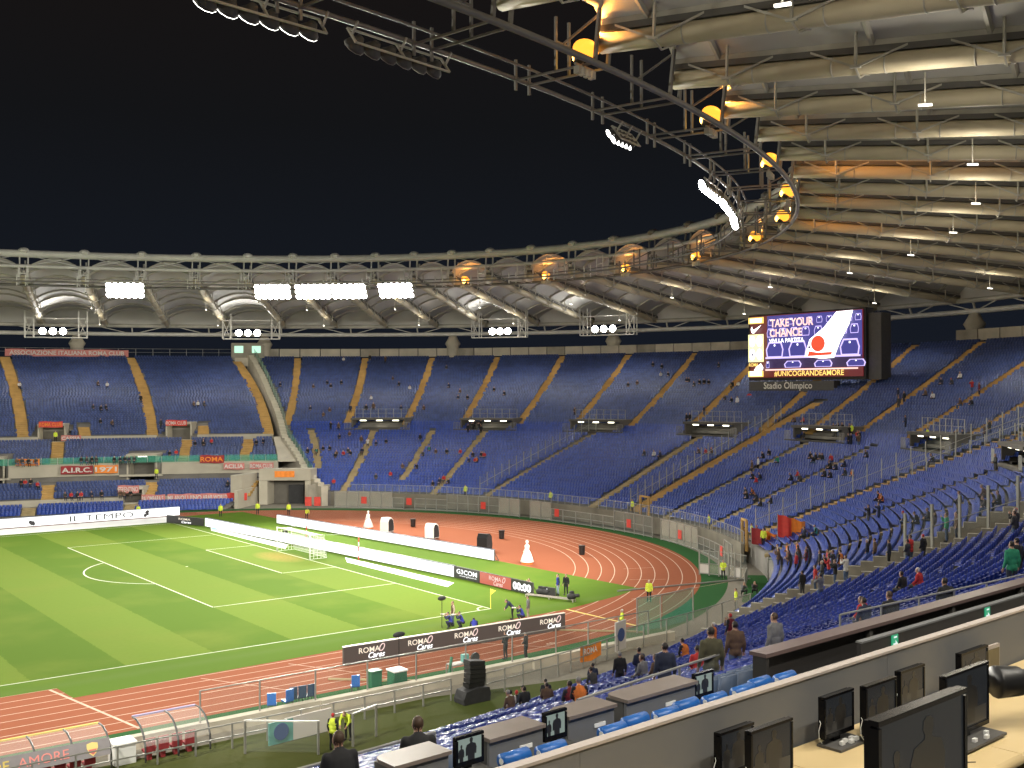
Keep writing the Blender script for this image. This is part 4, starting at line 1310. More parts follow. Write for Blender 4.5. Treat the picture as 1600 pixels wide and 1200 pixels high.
for y in (-3.66, 3.66):
    for k in range(9):
        z = .05 + 2.35 * k / 8; netline((52.6, y, z), (BX - (BX - 54.0) * k / 8, y, z))
    for x in (53.0, 53.4, 53.8, 54.15): netline((x, y, .05), (x, y, 2.42))
net = mb.build('net', M['net'], goal); net['kind'] = 'stuff'
for k, (x, y) in enumerate(((56.2, 4.3), (56.2, -7.0))):
    root = thing('net_pole', ['red and white pole staying the goal net\'s far corner', 'red and white pole staying the goal net\'s near corner'][k], 'pole', (x, y, 0), 0, 'striped poles holding the goal net')
    for j in range(6):
        MB().tube([(x, y, .02 + j * .45), (x, y, .02 + (j + 1) * .45)], .055, 8).build('band', M['white'] if j % 2 else M['red'], root, True)
    mb = MB(); mb.bar((x, y, 2.65), (54.0, 3.66 if k == 0 else -3.66, 2.35), .02); mb.build('stay_rope', M['net'], root)
# corner flag
cf = thing('corner_flag', 'yellow corner flag on its pole at the near corner', 'flag', (52.5, -34, 0))
MB().tube([(52.5, -34, .02), (52.5, -34, 1.55)], .03, 8).build('pole', M['yellow'], cf)
mb = MB()
fl = [(0, 0), (.15, .03), (.3, .0), (.42, -.03)]
vs = []
for i, (x, w_) in enumerate(fl):
    for zz in (1.53 - i * .05, 1.05 + i * .11): vs.append((52.52 + x * .9, -34 - x * .35 + w_, zz))
mb.add(vs, [(2 * i, 2 * i + 1, 2 * i + 3, 2 * i + 2) for i in range(3)]); mb.build('cloth', M['yellow'], cf)

# padded lamp boxes, loudspeakers and bins on the track behind the goal
def wedge_speaker(x, y, rz, label, white=True):
    root = thing('stage_monitor', label, 'loudspeaker', (x, y, 0.02), rz, 'cabinets standing on the track')
    prof = [(-.55, 0), (.55, 0), (.62, .5), (.45, 1.35), (.1, 1.62), (-.3, 1.62), (-.55, 1.2)]
    MB().prism([(a, b) for a, b in prof], (0, .6, .12), V(1, 0, 0), V(0, 0, 1), 1.2).build('cabinet', M['white'] if white else M['black'], root, local=True)
    MB().prism([(-.5, .05), (.5, .05), (.55, .5), (.4, 1.25), (.1, 1.5), (-.28, 1.5), (-.5, 1.15)], (0, -.6, .12), V(1, 0, 0), V(0, 0, 1), .03).build('grille', M['matte_black'], root, local=True)
    mb = MB()
    for a in (-.4, .4):
        for b in (-.45, .45): mb.box((a, b, .06), (.2, .2, .12))
    mb.build('feet', M['steel_dark'], root, local=True)
    return root
wedge_speaker(69.2, 9.4, .4, 'white and black stage cabinet left of the other white one, behind the second board')
wedge_speaker(70.3, 1.4, .4, 'white and black stage cabinet nearer the middle of the second board')
wedge_speaker(69.8, -9.4, .4, 'all black stage cabinet at the right end of the second board', False)
def bin_(x, y, label):
    root = thing('litter_bin', label, 'bin', (x, y, .015), 0, 'black bins on the red track')
    MB().lathe((0, 0, 0), [(.24, 0), (.30, .05), (.33, .85), (.36, .88), (.36, .95), (.30, .95)], 12).build('body', M['black'], root, local=True)
    MB().lathe((0, 0, .90), [(.31, 0), (.28, .03)], 12).build('lid', M['dark_grey'], root, local=True)
bin_(74.4, 11.9, 'black bin on the track, farthest from the camera'); bin_(76.4, -3.6, 'black bin on the track, middle one of three'); bin_(75.7, -18.1, 'black bin on the track, nearest the steward in the bend')
# white gowned figures used as stage props
def gown(x, y, s, label):
    root = thing('white_statue', label, 'statue', (x, y, .015), .6, 'white gowned figures on the track')
    k = s
    MB().lathe((0, 0, 0), [(.50 * k, .12 * k), (.52 * k, .2 * k), (.40 * k, .55 * k), (.26 * k, .9 * k), (.15 * k, 1.08 * k), (.17 * k, 1.25 * k), (.19 * k, 1.4 * k), (.07 * k, 1.5 * k), (.06 * k, 1.56 * k)], 14).build('gown', M['white'], root, True, True)
    MB().ell((0, 0, 1.68 * k), (.10 * k, .11 * k, .14 * k), 10, 8).build('head', M['white'], root, True, True)
    mb = MB()
    for sg in (-1, 1): mb.tube([(sg * .18 * k, 0, 1.38 * k), (sg * .34 * k, .05, 1.15 * k), (sg * .30 * k, .2 * k, .95 * k)], [.06 * k, .05 * k, .035 * k], 8)
    mb.build('arms', M['white'], root, True, True)
    MB().lathe((0, 0, 0), [(.45 * k, 0), (.45 * k, .1 * k)], 12).build('plinth', M['orange'], root, False, True)
gown(67.9, -19.0, 1.25, 'white gowned statue nearer the camera at the grass edge'); gown(69.2, 13.8, 1.2, 'white gowned statue farther off behind the second board')
# low long camera slider with batteries by the corner
sl = thing('camera_slider', 'long flat steel camera slider lying on the grass near the corner', 'camera rig', (59.0, -34.0, .02))
mb = MB(); a, b = V(57.7, -31.9, .22), V(59.2, -36.0, .22); d = (b - a).normalized(); w = V(-d.y, d.x, 0)
for s_ in (-.2, .2): mb.bar(a + w * s_, b + w * s_, .07)
for i in range(9): mb.bar(a + (b - a) * (i / 8) - w * .2, a + (b - a) * (i / 8) + w * .2, .05)
for i in (0, 4, 8):
    for s_ in (-.2, .2): mb.bar(a + (b - a) * (i / 8) + w * s_ - V(0, 0, .2), a + (b - a) * (i / 8) + w * s_, .06)
mb.build('rails', M['wall_top'], sl)
for i, f in enumerate((.95, .22, .34)):
    c = a + (b - a) * f + w * (0 if i == 0 else .55)
    hh = MB(); hh.ell(c + V(0, 0, .22), (.42, .34, .30), 10, 6); hh.tube([c + V(0, 0, .25), c + d * .65 + V(0, 0, .35)], [.12, .15], 10); hh.box(c + V(0, 0, .55), (.3, .22, .18), (d, w, Z))
    hh.build('camera_head', M['matte_black'], sl, True)
# barrier bars lying across the bend
for k, (p, q, lb) in enumerate((((64.9, -34.9), (78.0, -37.9), 'thin steel kerb rail lying across the bend of the track'), ((50.4, -41.6), (56.0, -47.0), 'brown wooden plank lying over the lanes behind the dark board'), ((33.2, -44.4), (36.9, -47.8), 'pale wooden plank lying on the near lanes'))):
    mb = MB(); mb.bar((*p, .07), (*q, .07), .12, .10); tag(mb.build('loose_plank', M['step'] if k else M['steel']), lb, 'plank')

# ------------------------------------------------------------------ glass fence round the bend
fence = thing('perimeter_fence', 'long glazed steel fence round the bend in front of the end stand', 'fence', (88, 0, 0))
FT = [34.6 - i * 1.55 for i in range(43)]
fp = []
for t in FT:
    x, y = plan(t, -.022); fp.append(V(float(x), float(y), 0.0))
for i, p in enumerate(fp):
    h = 2.35 if (i // 5) % 3 != 1 else 1.6
    MB().bar(p, p + V(0, 0, h + .05), .10).build('post', M['steel'], fence)
    if i + 1 < len(fp):
        q = fp[i + 1]; d = (q - p).normalized() * .07
        sty = (i // 5) % 3
        if i in (6, 17, 29, 43): continue
        a, b = p + d, q - d
        MB().add([a + V(0, 0, .18), b + V(0, 0, .18), b + V(0, 0, h), a + V(0, 0, h)], [(0, 1, 2, 3)]).build('pane', M['glass_dirty'] if sty == 0 else M['glass'], fence)
        MB().bar(a + V(0, 0, h), b + V(0, 0, h), .07).build('rail', M['steel'], fence); MB().bar(a + V(0, 0, .12), b + V(0, 0, .12), .10).build('rail', M['steel'], fence)
        if sty: MB().bar(a + V(0, 0, h * .52), b + V(0, 0, h * .52), .05).build('rail', M['steel'], fence)
for i in (2, 6, 13, 20, 26, 32, 39):
    p = (fp[i] + fp[i + 1]) / 2; d = (fp[i + 1] - fp[i]).normalized(); n = V(d.y, -d.x, 0)
    if n.dot(p - V(42, 0, 0)) > 0: n = -n
    MB().box(p + n * .09 + V(0, 0, 1.15), (.8, .04, .95), (d, n, Z)).build('red_panel', M['red'], fence)
# concrete wall band behind the fence
# steel stair gates between fence and seats, and yellow door frames
for k, (t, s, lb) in enumerate(((-6.6, .02, 'yellow steel door frame at the foot of the ochre stair behind the fence'), (-27.2, .02, 'yellow steel door frame at the foot of the wide stair, near the flags'))):
    p = S(t, s, -.4); o, w = frame(t, s)
    root = thing('yellow_gate', lb, 'gate', p, 0, 'yellow gate frames')
    for s_ in (-.8, .8): MB().bar(p + w * s_, p + w * s_ + V(0, 0, 2.9), .22).build('jamb', M['ochre'], root)
    MB().bar(p - w * .9 + V(0, 0, 2.95), p + w * .9 + V(0, 0, 2.95), .2).build('lintel', M['ochre'], root)
# second tall steel posts row on the front parapet of the end stand
par = thing('parapet_railing', 'steel railing with glass on the front wall of the end stand', 'railing', S(0, .01))
mb = MB()
pp = []
for i in range(66):
    t = 33.5 - i * .95
    p = S(t, .012, .55); pp.append(p)
for i, p in enumerate(pp):
    MB().bar(p, p + V(0, 0, 1.25), .06).build('post', M['steel'], par)
MB().tube([p + V(0, 0, 1.22) for p in pp], .035, 5).build('handrail', M['steel'], par)
for p, q in zip(pp[:-1], pp[1:]):
    MB().add([p + V(0, 0, .1), q + V(0, 0, .1), q + V(0, 0, 1.15), p + V(0, 0, 1.15)], [(0, 1, 2, 3)]).build('pane', M['glass'], par)

# ------------------------------------------------------------------ far corner: stepped divider wall and tunnel
dv = thing('divider_wall', 'stepped pale concrete wall dividing the long far stand from the end stand', 'wall', S(48, .5))
n = 46
def dline(s): return edge_c(s) + .35
for i in range(n):
    s0, s1 = .02 + i / n * .96, .02 + (i + 1) / n * .96
    a, b = S(dline(s0), s0), S(dline(s1), s1)
    o = b - a; o.z = 0; Ln = o.length; o.normalize(); sd = V(-o.y, o.x, 0)
    c = (a + b) / 2; top = b.z + .75; c.z = top / 2
    MB().box(c, (Ln, 1.0, top), (o, sd, Z)).build('step', M['concrete_pale'], dv)
    if i % 2 == 0 and i > 3:
        p = S(dline(s0) - .35, s0, .9); q = S(dline(s0 + 1.9 * .96 / n) - .35, s0 + 1.9 * .96 / n, .9)
        MB().bar(p, p + V(0, 0, 1.3), .07).build('post', M['steel'], dv)
        MB().add([p + V(0, 0, .1), q + V(0, 0, .1), q + V(0, 0, 1.2), p + V(0, 0, 1.2)], [(0, 1, 2, 3)]).build('pane', M['glass_green'], dv)
# the sloping slab between the two stands, above the tunnel
mb = MB()
for i in range(12):
    s0, s1 = .20 + i / 12 * .16, .20 + (i + 1) / 12 * .16
    a0, a1 = S(edge_f(s0) + .1, s0), S(dline(s0), s0); b0, b1 = S(edge_f(s1) + .1, s1), S(dline(s1), s1)
    z0, z1 = a0.z + .3, b0.z + .3
    mb.add([V(a0.x, a0.y, z0), V(a1.x, a1.y, z0), V(b1.x, b1.y, z1), V(b0.x, b0.y, z1)], [(0, 1, 2, 3)])
mb.build('ramp_slab', M['concrete_pale'], dv)
tn = thing('tunnel_mouth', 'dark service tunnel mouth under a concrete slab in the far corner', 'tunnel', S(42.2, .06))
o, sd = frame(42.2, .07); axT = (sd, o, Z); pT = S(42.2, .07); pT.z = 0
def tb(x, y, z, sz, m, name): return MB().box(pT + sd * x + o * y + V(0, 0, z), sz, axT).build(name, M[m], tn)
tb(0, .6, 4.4, (7.6, 2.4, 1.7), 'far_wall', 'lintel'); tb(-3.4, .6, 1.76, (.8, 2.4, 3.5), 'far_wall', 'jamb'); tb(3.2, .6, 1.76, (1.2, 2.4, 3.5), 'far_wall', 'jamb')
tb(.2, 1.9, 1.76, (5.8, .3, 3.5), 'concrete_dark', 'tunnel_back'); tb(-1.0, 1.2, 1.4, (2.2, .3, 2.8), 'matte_black', 'doorway')
tb(4.6, -2.2, 1.3, (.5, 8.0, 2.6), 'far_wall', 'ramp_wall'); tb(5.6, -1.5, 2.3, (1.6, 5.0, 4.6), 'far_wall', 'ramp_wall')
tb(-5.3, -1.2, 1.5, (3.2, .5, 3.0), 'concrete', 'ramp_wall'); tb(0, -.68, 4.5, (2.9, .08, .9), 'orange', 'hanging_cloth')
for x in (-6.5, -5.2): tb(x, -5.0, .9, (.9, .12, 1.3), 'red', 'red_panel')

# ------------------------------------------------------------------ supporters' banners on the far stand
def banner(t, s, z, w, h, cloth, txt, tm, label, bold=.01, off=-.9, two=None):
    o, sd = frame(t, s); p = S(t, s); p = V(p.x, p.y, z) + o * off
    u = -sd
    if u.dot(RT) < 0: u = -u
    root = thing('banner', label, 'banner', p, 0, 'supporters\' banners on the far stand')
    m = MB(); nx = max(6, int(w / 1.2)); vs = []
    for i in range(nx + 1):
        x = -w / 2 + w * i / nx; wv = .05 * math.sin(i * 1.9 + t); sag = .06 * math.sin(i * 1.1)
        for zz in (h / 2 + sag, -h / 2 + sag * .6): vs.append(p + u * x + V(0, 0, zz) - o * (.06 + wv))
    m.add(vs, [(2 * i, 2 * i + 1, 2 * i + 3, 2 * i + 2) for i in range(nx)]); m.build('cloth', M[cloth], root)
    if txt:
        m = MB(); letter(m, txt, p - o * .2, u, Z, w * .93, h * (.62 if not two else .5), 0, bold); m.build('lettering', M[tm], root)
    return root, p, u, o
banner(68.25, 1.0, 23.75, 20.5, 1.25, 'pink', 'ASSOCIAZIONE ITALIANA ROMA CLUB', 'banner_white', 'long faded red banner strung along the far stand\'s top edge', .02)
banner(65.6, .375, 9.6, 2.9, .85, 'pink', 'CASSIA', 'banner_white', 'small red and white CASSIA banner under the first upper exit', .03, -.6)
banner(67.22, .385, 11.75, 3.4, .9, 'red', 'ROMA CLUB', 'orange', 'red banner over the first lit upper exit of the far stand', .01, -.9)
banner(56.7, .385, 11.75, 3.2, .9, 'red', 'ROMA CLUB', 'banner_white', 'red banner over the second lit upper exit, nearer the divider wall', .01, -.9)
banner(64.15, .205, 5.2, 4.4, 1.2, 'maroon', 'A.I.R.C.', 'banner_white', 'maroon A.I.R.C. banner on the middle tier wall', .03, -.7)
banner(61.65, .205, 5.2, 3.3, 1.2, 'orange', '1971', 'banner_white', 'orange banner reading 1971 on the middle tier wall', .03, -.7)
banner(68.2, .21, 6.5, 3.2, .95, 'orange', 'ROMA', 'banner_white', 'pale orange banner behind the seated group at the left edge', .01, -.6)
banner(51.8, .225, 6.4, 3.6, 1.2, 'maroon', 'ROMA', 'orange', 'maroon banner with yellow lettering on the wall near the divider', .02, -1.4)
banner(49.5, .205, 5.3, 3.1, 1.0, 'pink', 'ACILIA', 'banner_white', 'faded pink ACILIA banner on the tier wall', .02, -.8)
banner(46.6, .205, 5.3, 3.6, 1.0, 'pink', 'ROMA CLUB', 'banner_white', 'faded pink banner hard by the divider wall', .01, -.8)
for i, (t, tx, w) in enumerate(((55.5, 'PALOMBARA S.', 3.2), (53.15, 'MILANO', 2.4), (51.35, 'LUINO', 2.5), (49.0, 'ARAB WORLD', 3.7), (46.6, '', 2.9))):
    banner(t, .009, 1.55, w, 1.05, 'pink' if i != 4 else 'red', tx, 'banner_white', ['red and white PALOMBARA banner low on the far stand', 'red and white MILANO banner low on the far stand', 'red and white LUINO banner low on the far stand', 'red and white ARAB WORLD banner low on the far stand', 'plain red banner at the end of the low row of banners'][i], .02, -.9)
banner(58.0, .01, 2.9, 2.8, 1.1, 'pink', 'FERENTINO', 'banner_white', 'red banner over the small low exit of the far stand', .01, -.6)
mb = MB(); p = S(54.4, 1.0); 
cab = thing('control_cabin', 'small glazed cabin with green lit windows at the top of the divider wall', 'cabin', p)
o, sd = frame(54.4, 1.0)
MB().box(p + V(0, 0, .9), (6.0, 2.2, 3.4), (sd, o, Z)).build('wall', M['concrete'], cab)
M['green_win'] = emis('green_window', (.55, 1.0, .72), 1.1)
for x in (-1.6, 1.6):
    MB().box(p + sd * x - o * 1.13 + V(0, 0, 1.4), (1.6, .06, 1.3), (sd, o, Z)).build('window', M['green_win'], cab)
MB().box(p - o * 1.6 + V(0, 0, -1.0), (4.4, .2, 1.6), (sd, o, Z)).build('panel', M['concrete_pale'], cab)

# ------------------------------------------------------------------ passage between end stand and near stand
ps = struct(sheet('passage_floor', [(72.6, -47.0), (79.5, -41.5), (98, -55), (104, -70), (88, -66)], 0.55, M['floor']))
pf = thing('glass_balustrade', 'row of glass panes on steel posts along the passage below the end stand', 'fence', (82, -44, .6))
pts = [V(78.5, -39.5, .55), V(80.2, -41.3, .6), V(82, -43.2, .8), V(84, -45.2, 1.2), V(86, -47.4, 2.0), V(88, -49.8, 3.0), V(90.0, -52.2, 4.0), V(92, -54.6, 5.0)]
for i, p in enumerate(pts):
    MB().bar(p - V(0, 0, .5), p + V(0, 0, 1.5), .10).build('post', M['steel'], pf)
    if i + 1 < len(pts):
        q = pts[i + 1]; MB().add([p + V(0, 0, .1), q + V(0, 0, .1), q + V(0, 0, 1.4), p + V(0, 0, 1.4)], [(0, 1, 2, 3)]).build('pane', M['glass_green'], pf)
radial_fence('glass_fence', lambda s: -56.6 - 2.2 * min(1, max(0, (s - .2) / .2)), .26, .62, 11, 2.3, 'tall steel posts and glass at the cut end of the curved rows', 0, 'glass', .1, .07)
# gate enclosure by the flags
en = thing('gate_enclosure', 'steel gate pen with white panels at the corner below the flags', 'gate', (78, -38.5, 0))
ep = [V(76.2, -33.6, .02), V(77.2, -36.2, .02), V(77.0, -38.4, .02), V(74.6, -40.2, .02)]
for i in range(len(ep) - 1):
    a, b = ep[i], ep[i + 1]; k = 3
    for j in range(k + (i == len(ep) - 2)):
        p = a + (b - a) * (j / k); MB().bar(p, p + V(0, 0, 2.3 if i < 2 else 1.2), .09).build('post', M['steel'], en)
    for zz in ((.15, 1.05, 2.2) if i < 2 else (.15, 1.15)): MB().bar(a + V(0, 0, zz), b + V(0, 0, zz), .06).build('rail', M['steel'], en)
    for j in range(k):
        p = a + (b - a) * ((j + .06) / k); q = a + (b - a) * ((j + .94) / k)
        MB().add([p + V(0, 0, .2), q + V(0, 0, .2), q + V(0, 0, .98), p + V(0, 0, .98)], [(0, 1, 2, 3)]).build('panel', M['banner_white'] if (i + j) % 2 == 0 else M['glass_dirty'], en)
        if i < 2: MB().add([p + V(0, 0, 1.1), q + V(0, 0, 1.1), q + V(0, 0, 2.15), p + V(0, 0, 2.15)], [(0, 1, 2, 3)]).build('pane', M['glass'], en)
def flag(p, w, h, cloth, cloth2, label, u):
    root = thing('flag', label, 'flag', p, 0, 'supporters\' flags at the corner pen')
    MB().tube([p, p + V(0, 0, 2.9)], .03, 6).build('pole', M['steel'], root)
    for half, cm in ((0, cloth), (1, cloth2)):
        m = MB(); vs = []; nx = 9
        for i in range(nx + 1):
            x = w * (half * .5 + .5 * i / nx); wv = .24 * math.sin(x * 5.2) * min(1, x + .2); dr = -.30 * x - .05 * math.sin(x * 7)
            nn = V(-u.y, u.x, 0)
            for zz in (2.8 + dr, 2.8 - h + dr * 1.2): vs.append(p + u * x + nn * wv + V(0, 0, zz))
        m.add(vs, [(2 * i, 2 * i + 1, 2 * i + 3, 2 * i + 2) for i in range(nx)]); m.build('cloth', M[cm], root)
flag(S(-31.8, .06), 2.6, 2.0, 'red', 'orange', 'tall red and orange flag hung beside the group by the pen', (RT * 1).normalized())
flag(S(-29.6, .02, -.6), 2.4, 1.5, 'maroon', 'orange', 'maroon and orange flag draped over the pen\'s glass', RT.normalized())
# low hoardings on the passage rail
lr = thing('passage_railing', 'short railing hung with small red posters above the near corner', 'railing', (70.8, -47.0, 0))
a, b = V(69.0, -49.0, .02), V(74.0, -45.0, .02)
for j in range(6):
    p = a + (b - a) * (j / 5); MB().bar(p, p + V(0, 0, 1.35), .07).build('post', M['steel'], lr)
    if j < 5:
        p0 = a + (b - a) * ((j + .05) / 5); p1 = a + (b - a) * ((j + .95) / 5)
        MB().add([p0 + V(0, 0, .15), p1 + V(0, 0, .15), p1 + V(0, 0, 1.25), p0 + V(0, 0, 1.25)], [(0, 1, 2, 3)]).build('pane', M['glass_dirty'], lr)
        if j in (1, 3): 
            p0 = a + (b - a) * ((j + .3) / 5); p1 = a + (b - a) * ((j + .75) / 5); o_ = V(-.03, -.03, 0)
            MB().add([p0 + o_ + V(0, 0, .45), p1 + o_ + V(0, 0, .45), p1 + o_ + V(0, 0, 1.1), p0 + o_ + V(0, 0, 1.1)], [(0, 1, 2, 3)]).build('poster', M['red'], lr)
MB().bar(a + V(0, 0, 1.32), b + V(0, 0, 1.32), .06).build('handrail', M['steel'], lr)

# ------------------------------------------------------------------ near moat: rails, glass, dugouts and clutter
def rail_run(name, pts, h, label, step=1.9, glass_m=None, bars=(0.5, 1.0), cat='railing'):
    root = thing(name, label, cat, pts[0], 0)
    for a, b in zip(pts[:-1], pts[1:]):
        a = Vector(a); b = Vector(b); L = (b - a).length; k = max(1, int(L / step))
        for j in range(k + (b == Vector(pts[-1]))):
            p = a + (b - a) * (j / k); MB().bar(p, p + V(0, 0, h), .07).build('post', M['steel'], root)
            if glass_m and j < k:
                p0 = a + (b - a) * ((j + .04) / k); p1 = a + (b - a) * ((j + .96) / k)
                MB().add([p0 + V(0, 0, .12), p1 + V(0, 0, .12), p1 + V(0, 0, h - .05), p0 + V(0, 0, h - .05)], [(0, 1, 2, 3)]).build('pane', M[glass_m], root)
        for f in bars: MB().bar(a + V(0, 0, h * f), b + V(0, 0, h * f), .055).build('bar', M['steel'], root)
    return root
rail_run('moat_railing', [(10, -52.3, .05), (24, -52.4, .05), (36.4, -52.3, .05)], 1.15, 'long two bar steel railing along the moat, behind the dugouts', 1.6)
rail_run('glass_railing', [(23.6, -49.45, .6), (36, -49.45, .6), (46, -49.6, .6), (54, -49.5, .6)], 1.55, 'tall glass railing beside the green strip of the near track', 2.6, 'glass', (1.0,))
rail_run('moat_railing', [(38.2, -53.0, .05), (44, -52.2, .05), (50.0, -50.9, .05)], 1.3, 'steel railing with vertical posts running on past the black loudspeaker', 1.2, 'glass', (.55, 1.0))
rail_run('glass_railing', [(50.6, -50.4, .05), (55.2, -50.0, .05), (60, -49.2, .05), (66.5, -47.6, .05)], 1.5, 'glass railing with a reddish tint at the foot of the near seats', 1.7, 'glass_dirty', (1.0,))
rail_run('glass_screen', [(55.5, -46.9, .02), (57.6, -47.1, .02), (61.4, -46.6, .02)], 2.4, 'tall glass screen door standing at the end of the near straight', 2.1, 'glass_green', (1.0,), 'screen')
sg = thing('sign_panel', 'pale sign panel with a dark round emblem on the near railing', 'sign', (50.3, -50.8, 0))
MB().box((50.3, -50.78, 1.3), (1.35, .06, 1.8), (V(.95, .3, 0), V(-.3, .95, 0), Z)).build('panel', M['banner_white'], sg)
MB().lathe((50.31, -50.83, 1.35), [(.42, 0), (.42, .02)], 20, 0, (V(.95, .3, 0), Z, V(.3, -.95, 0))).build('emblem', M['print_blue'], sg)
# dugouts
def dugout(x0, x1, label, edge, banner_=False):
    root = thing('dugout', label, 'shelter', ((x0 + x1) / 2, -51, 0), 0, 'curved clear dugout shelters')
    prof = [(-50.15, 1.72), (-50.7, 1.73), (-51.25, 1.58), (-51.7, 1.25), (-51.95, .80), (-52.0, .1)]
    n = max(1, int(round((x1 - x0) / 1.55)))
    for i in range(n):
        a, b = x0 + (x1 - x0) * (i + .02) / n, x0 + (x1 - x0) * (i + .98) / n
        m = MB(); vs = []
        for y, z in prof[:5]: vs += [(a, y, z), (b, y, z)]
        m.add(vs, [(2 * j, 2 * j + 1, 2 * j + 3, 2 * j + 2) for j in range(4)]); m.build('canopy_pane', M['plexi'], root, True)
    for i in range(n + 1):
        x = x0 + (x1 - x0) * i / n
        MB().tube([(x, y, z) for y, z in prof], .045, 6).build('rib', M['steel_dark'], root)
    MB().bar((x0, -50.12, 1.72), (x1, -50.12, 1.72), .10, .08).build('front_edge', M[edge], root)
    for i in range(int((x1 - x0) / .62)):
        x = x0 + .35 + i * .62
        m = MB(); m.box((x, -51.3, .42), (.46, .46, .1)); m.box((x, -51.55, .72), (.46, .1, .6)); m.box((x, -51.35, .2), (.2, .3, .35))
        m.build('bench_seat', M['maroon'], root)
    return root
M['lilac_edge'] = mat('lilac_edge', (.30, .26, .48), .5); M['banner_grey'] = mat('banner_grey', (.27, .25, .26), .7, var=.06)
dg = dugout(9.4, 18.6, 'near dugout with a lettered grey banner on its back', 'yellow_line', True)
dugout(20.1, 23.1, 'smaller clear dugout with a lilac front edge, beside the white box', 'lilac_edge')
bn = thing('dugout_banner', 'grey banner with red AMORE lettering and a shield on the dugout\'s back', 'banner', (15, -51.9, .6))
vd = V(0, -.25, -.62).normalized(); up_ = -vd
MB().prism([(0, 0), (9.1, 0), (9.1, .72), (0, .72)], V(9.45, -52.06, .84), V(1, 0, 0), V(0, .33, .94).normalized(), .015).build('cloth', M['banner_grey'], bn)
U1, V1 = V(1, 0, 0), V(0, .33, .94).normalized(); nb = U1.cross(V1) 
def bp(x, y): return V(9.45, -52.06, .84) + U1 * x + V1 * y + nb * .03
m = MB(); letter(m, 'UNICO GRANDE', bp(2.75, .36), U1, V1, 4.5, .40, 0, .01); m.build('lettering', M['yellow_line'], bn)
m = MB(); letter(m, 'AMORE', bp(6.35, .36), U1, V1, 2.05, .40, 0, .0); m.build('lettering', mat('coral_letters', (.85, .30, .27), .7), bn)
def shield(x, y, s, m_, d, clip=None):
    pts = [(-.5, .5), (0, .62), (.5, .5), (.52, .1), (.3, -.4), (0, -.68), (-.3, -.4), (-.52, .1)]
    if clip: pts = [(-.40, -.02), (.40, -.02), (.24, -.34), (0, -.55), (-.24, -.34)]
    mm = MB(); mm.add([bp(x + a * s, y + b * s) + nb * d for a, b in pts], [list(range(len(pts)))]); return mm.build('crest', m_, bn)
shield(8.35, .36, .46, mat('crest_yellow', (.90, .68, .25), .6), .004); shield(8.35, .36, .46, mat('crest_red', (.75, .20, .18), .6), .012, True)
wb = thing('equipment_box', 'white lidded box between the two dugouts', 'box', (19.4, -50.6, 0))
MB().box((19.4, -50.9, .45), (.95, .95, .9)).build('body', M['white'], wb); MB().box((19.4, -50.9, .94), (1.05, 1.05, .07)).build('lid', M['white'], wb)
# small moveable things on the green strip
def stack_chair(x, y, rz, m_, label, n=1, sc=1.0):
    root = thing('tip_up_seat', label, 'seat', (x, y, .02), rz, 'blue seats at the track\'s edge')
    for i in range(n):
        dx = i * .52
        mm = MB(); mm.box((dx, 0, .45), (.46, .45, .07)); mm.box((dx, .24, .78), (.46, .07, .62)); mm.build('shell', M[m_], root, local=True)
        mm = MB()
        for a in (-.18, .18):
            for b in (-.18, .18): mm.bar((dx + a, b, 0), (dx + a, b, .43), .035)
        mm.build('legs', M['steel_dark'], root, local=True)
stack_chair(27.9, -48.3, 2.6, 'vinyl_blue', 'bright blue seat alone at the edge of the near track'); stack_chair(28.8, -48.2, 3.3, 'vinyl_blue', 'second bright blue seat next to the lone one')
stack_chair(33.0, -47.9, 2.8, 'vinyl_blue', 'blue seat between the dark seat row and the green bin')
M['navy'] = mat('navy', (.02, .045, .10), .5)
stack_chair(30.2, -48.0, 3.1, 'navy', 'row of three dark navy seats beside the near track', 3)
gb = thing('waste_bin', 'dark green upright bin on the green strip', 'bin', (34.1, -48.1, .02))
M['bottle_green'] = mat('bottle_green', (.01, .13, .06), .5)
MB().prism([(-.3, 0), (.3, 0), (.34, 1.1), (-.34, 1.1)], (34.1, -48.1 + .28, .02), V(1, 0, 0), Z, .56).build('body', M['bottle_green'], gb); MB().box((34.1, -48.1, 1.17), (.72, .64, .07)).build('lid', M['bottle_green'], gb)
lb = thing('monitor_hood', 'dark green pitchside monitor under a white topped hood', 'monitor', (35.4, -48.4, .02))
MB().prism([(-.45, 0), (.45, 0), (.40, 1.0), (-.38, 1.0)], (35.4, -48.4 + .4, .02), V(1, 0, 0), Z, .8).build('hood', M['bottle_green'], lb); MB().box((35.4, -48.4, 1.07), (.9, .9, .09)).build('top', M['white'], lb)
tp = thing('microphone_stand', 'thin tall stand with a dark furry microphone behind the monitor hood', 'microphone', (36.2, -47.3, .02))
MB().tube([(36.2, -47.3, .02), (36.2, -47.3, 2.6)], .025, 6).build('pole', M['black'], tp); MB().ell((36.2, -47.3, 2.72), (.42, .16, .17), 10, 6).build('windshield', M['matte_black'], tp, True)
tp = thing('microphone_stand', 'thin stand with a dark microphone beside the crouching photographers', 'microphone', (45.9, -37.2, .02))
MB().tube([(45.9, -37.2, .02), (45.9, -37.2, 2.0)], .025, 6).build('pole', M['black'], tp); MB().ell((45.9, -37.2, 2.1), (.36, .16, .17), 10, 6).build('windshield', M['matte_black'], tp, True)
bt = thing('trolley', 'small clutter trolley with a round black lamp on the green strip', 'trolley', (39.4, -48.6, .02))
m = MB()
for x in (38.8, 40.2):
    for y in (-48.9, -48.3): m.bar((x, y, .02), (x, y, .8), .05)
m.bar((38.8, -48.9, .8), (40.2, -48.9, .8), .05); m.bar((38.8, -48.3, .8), (40.2, -48.3, .8), .05); m.build('frame', M['steel'], bt); MB().box((39.5, -48.6, .83), (1.4, .6, .06)).build('shelf', M['wall_top'], bt)
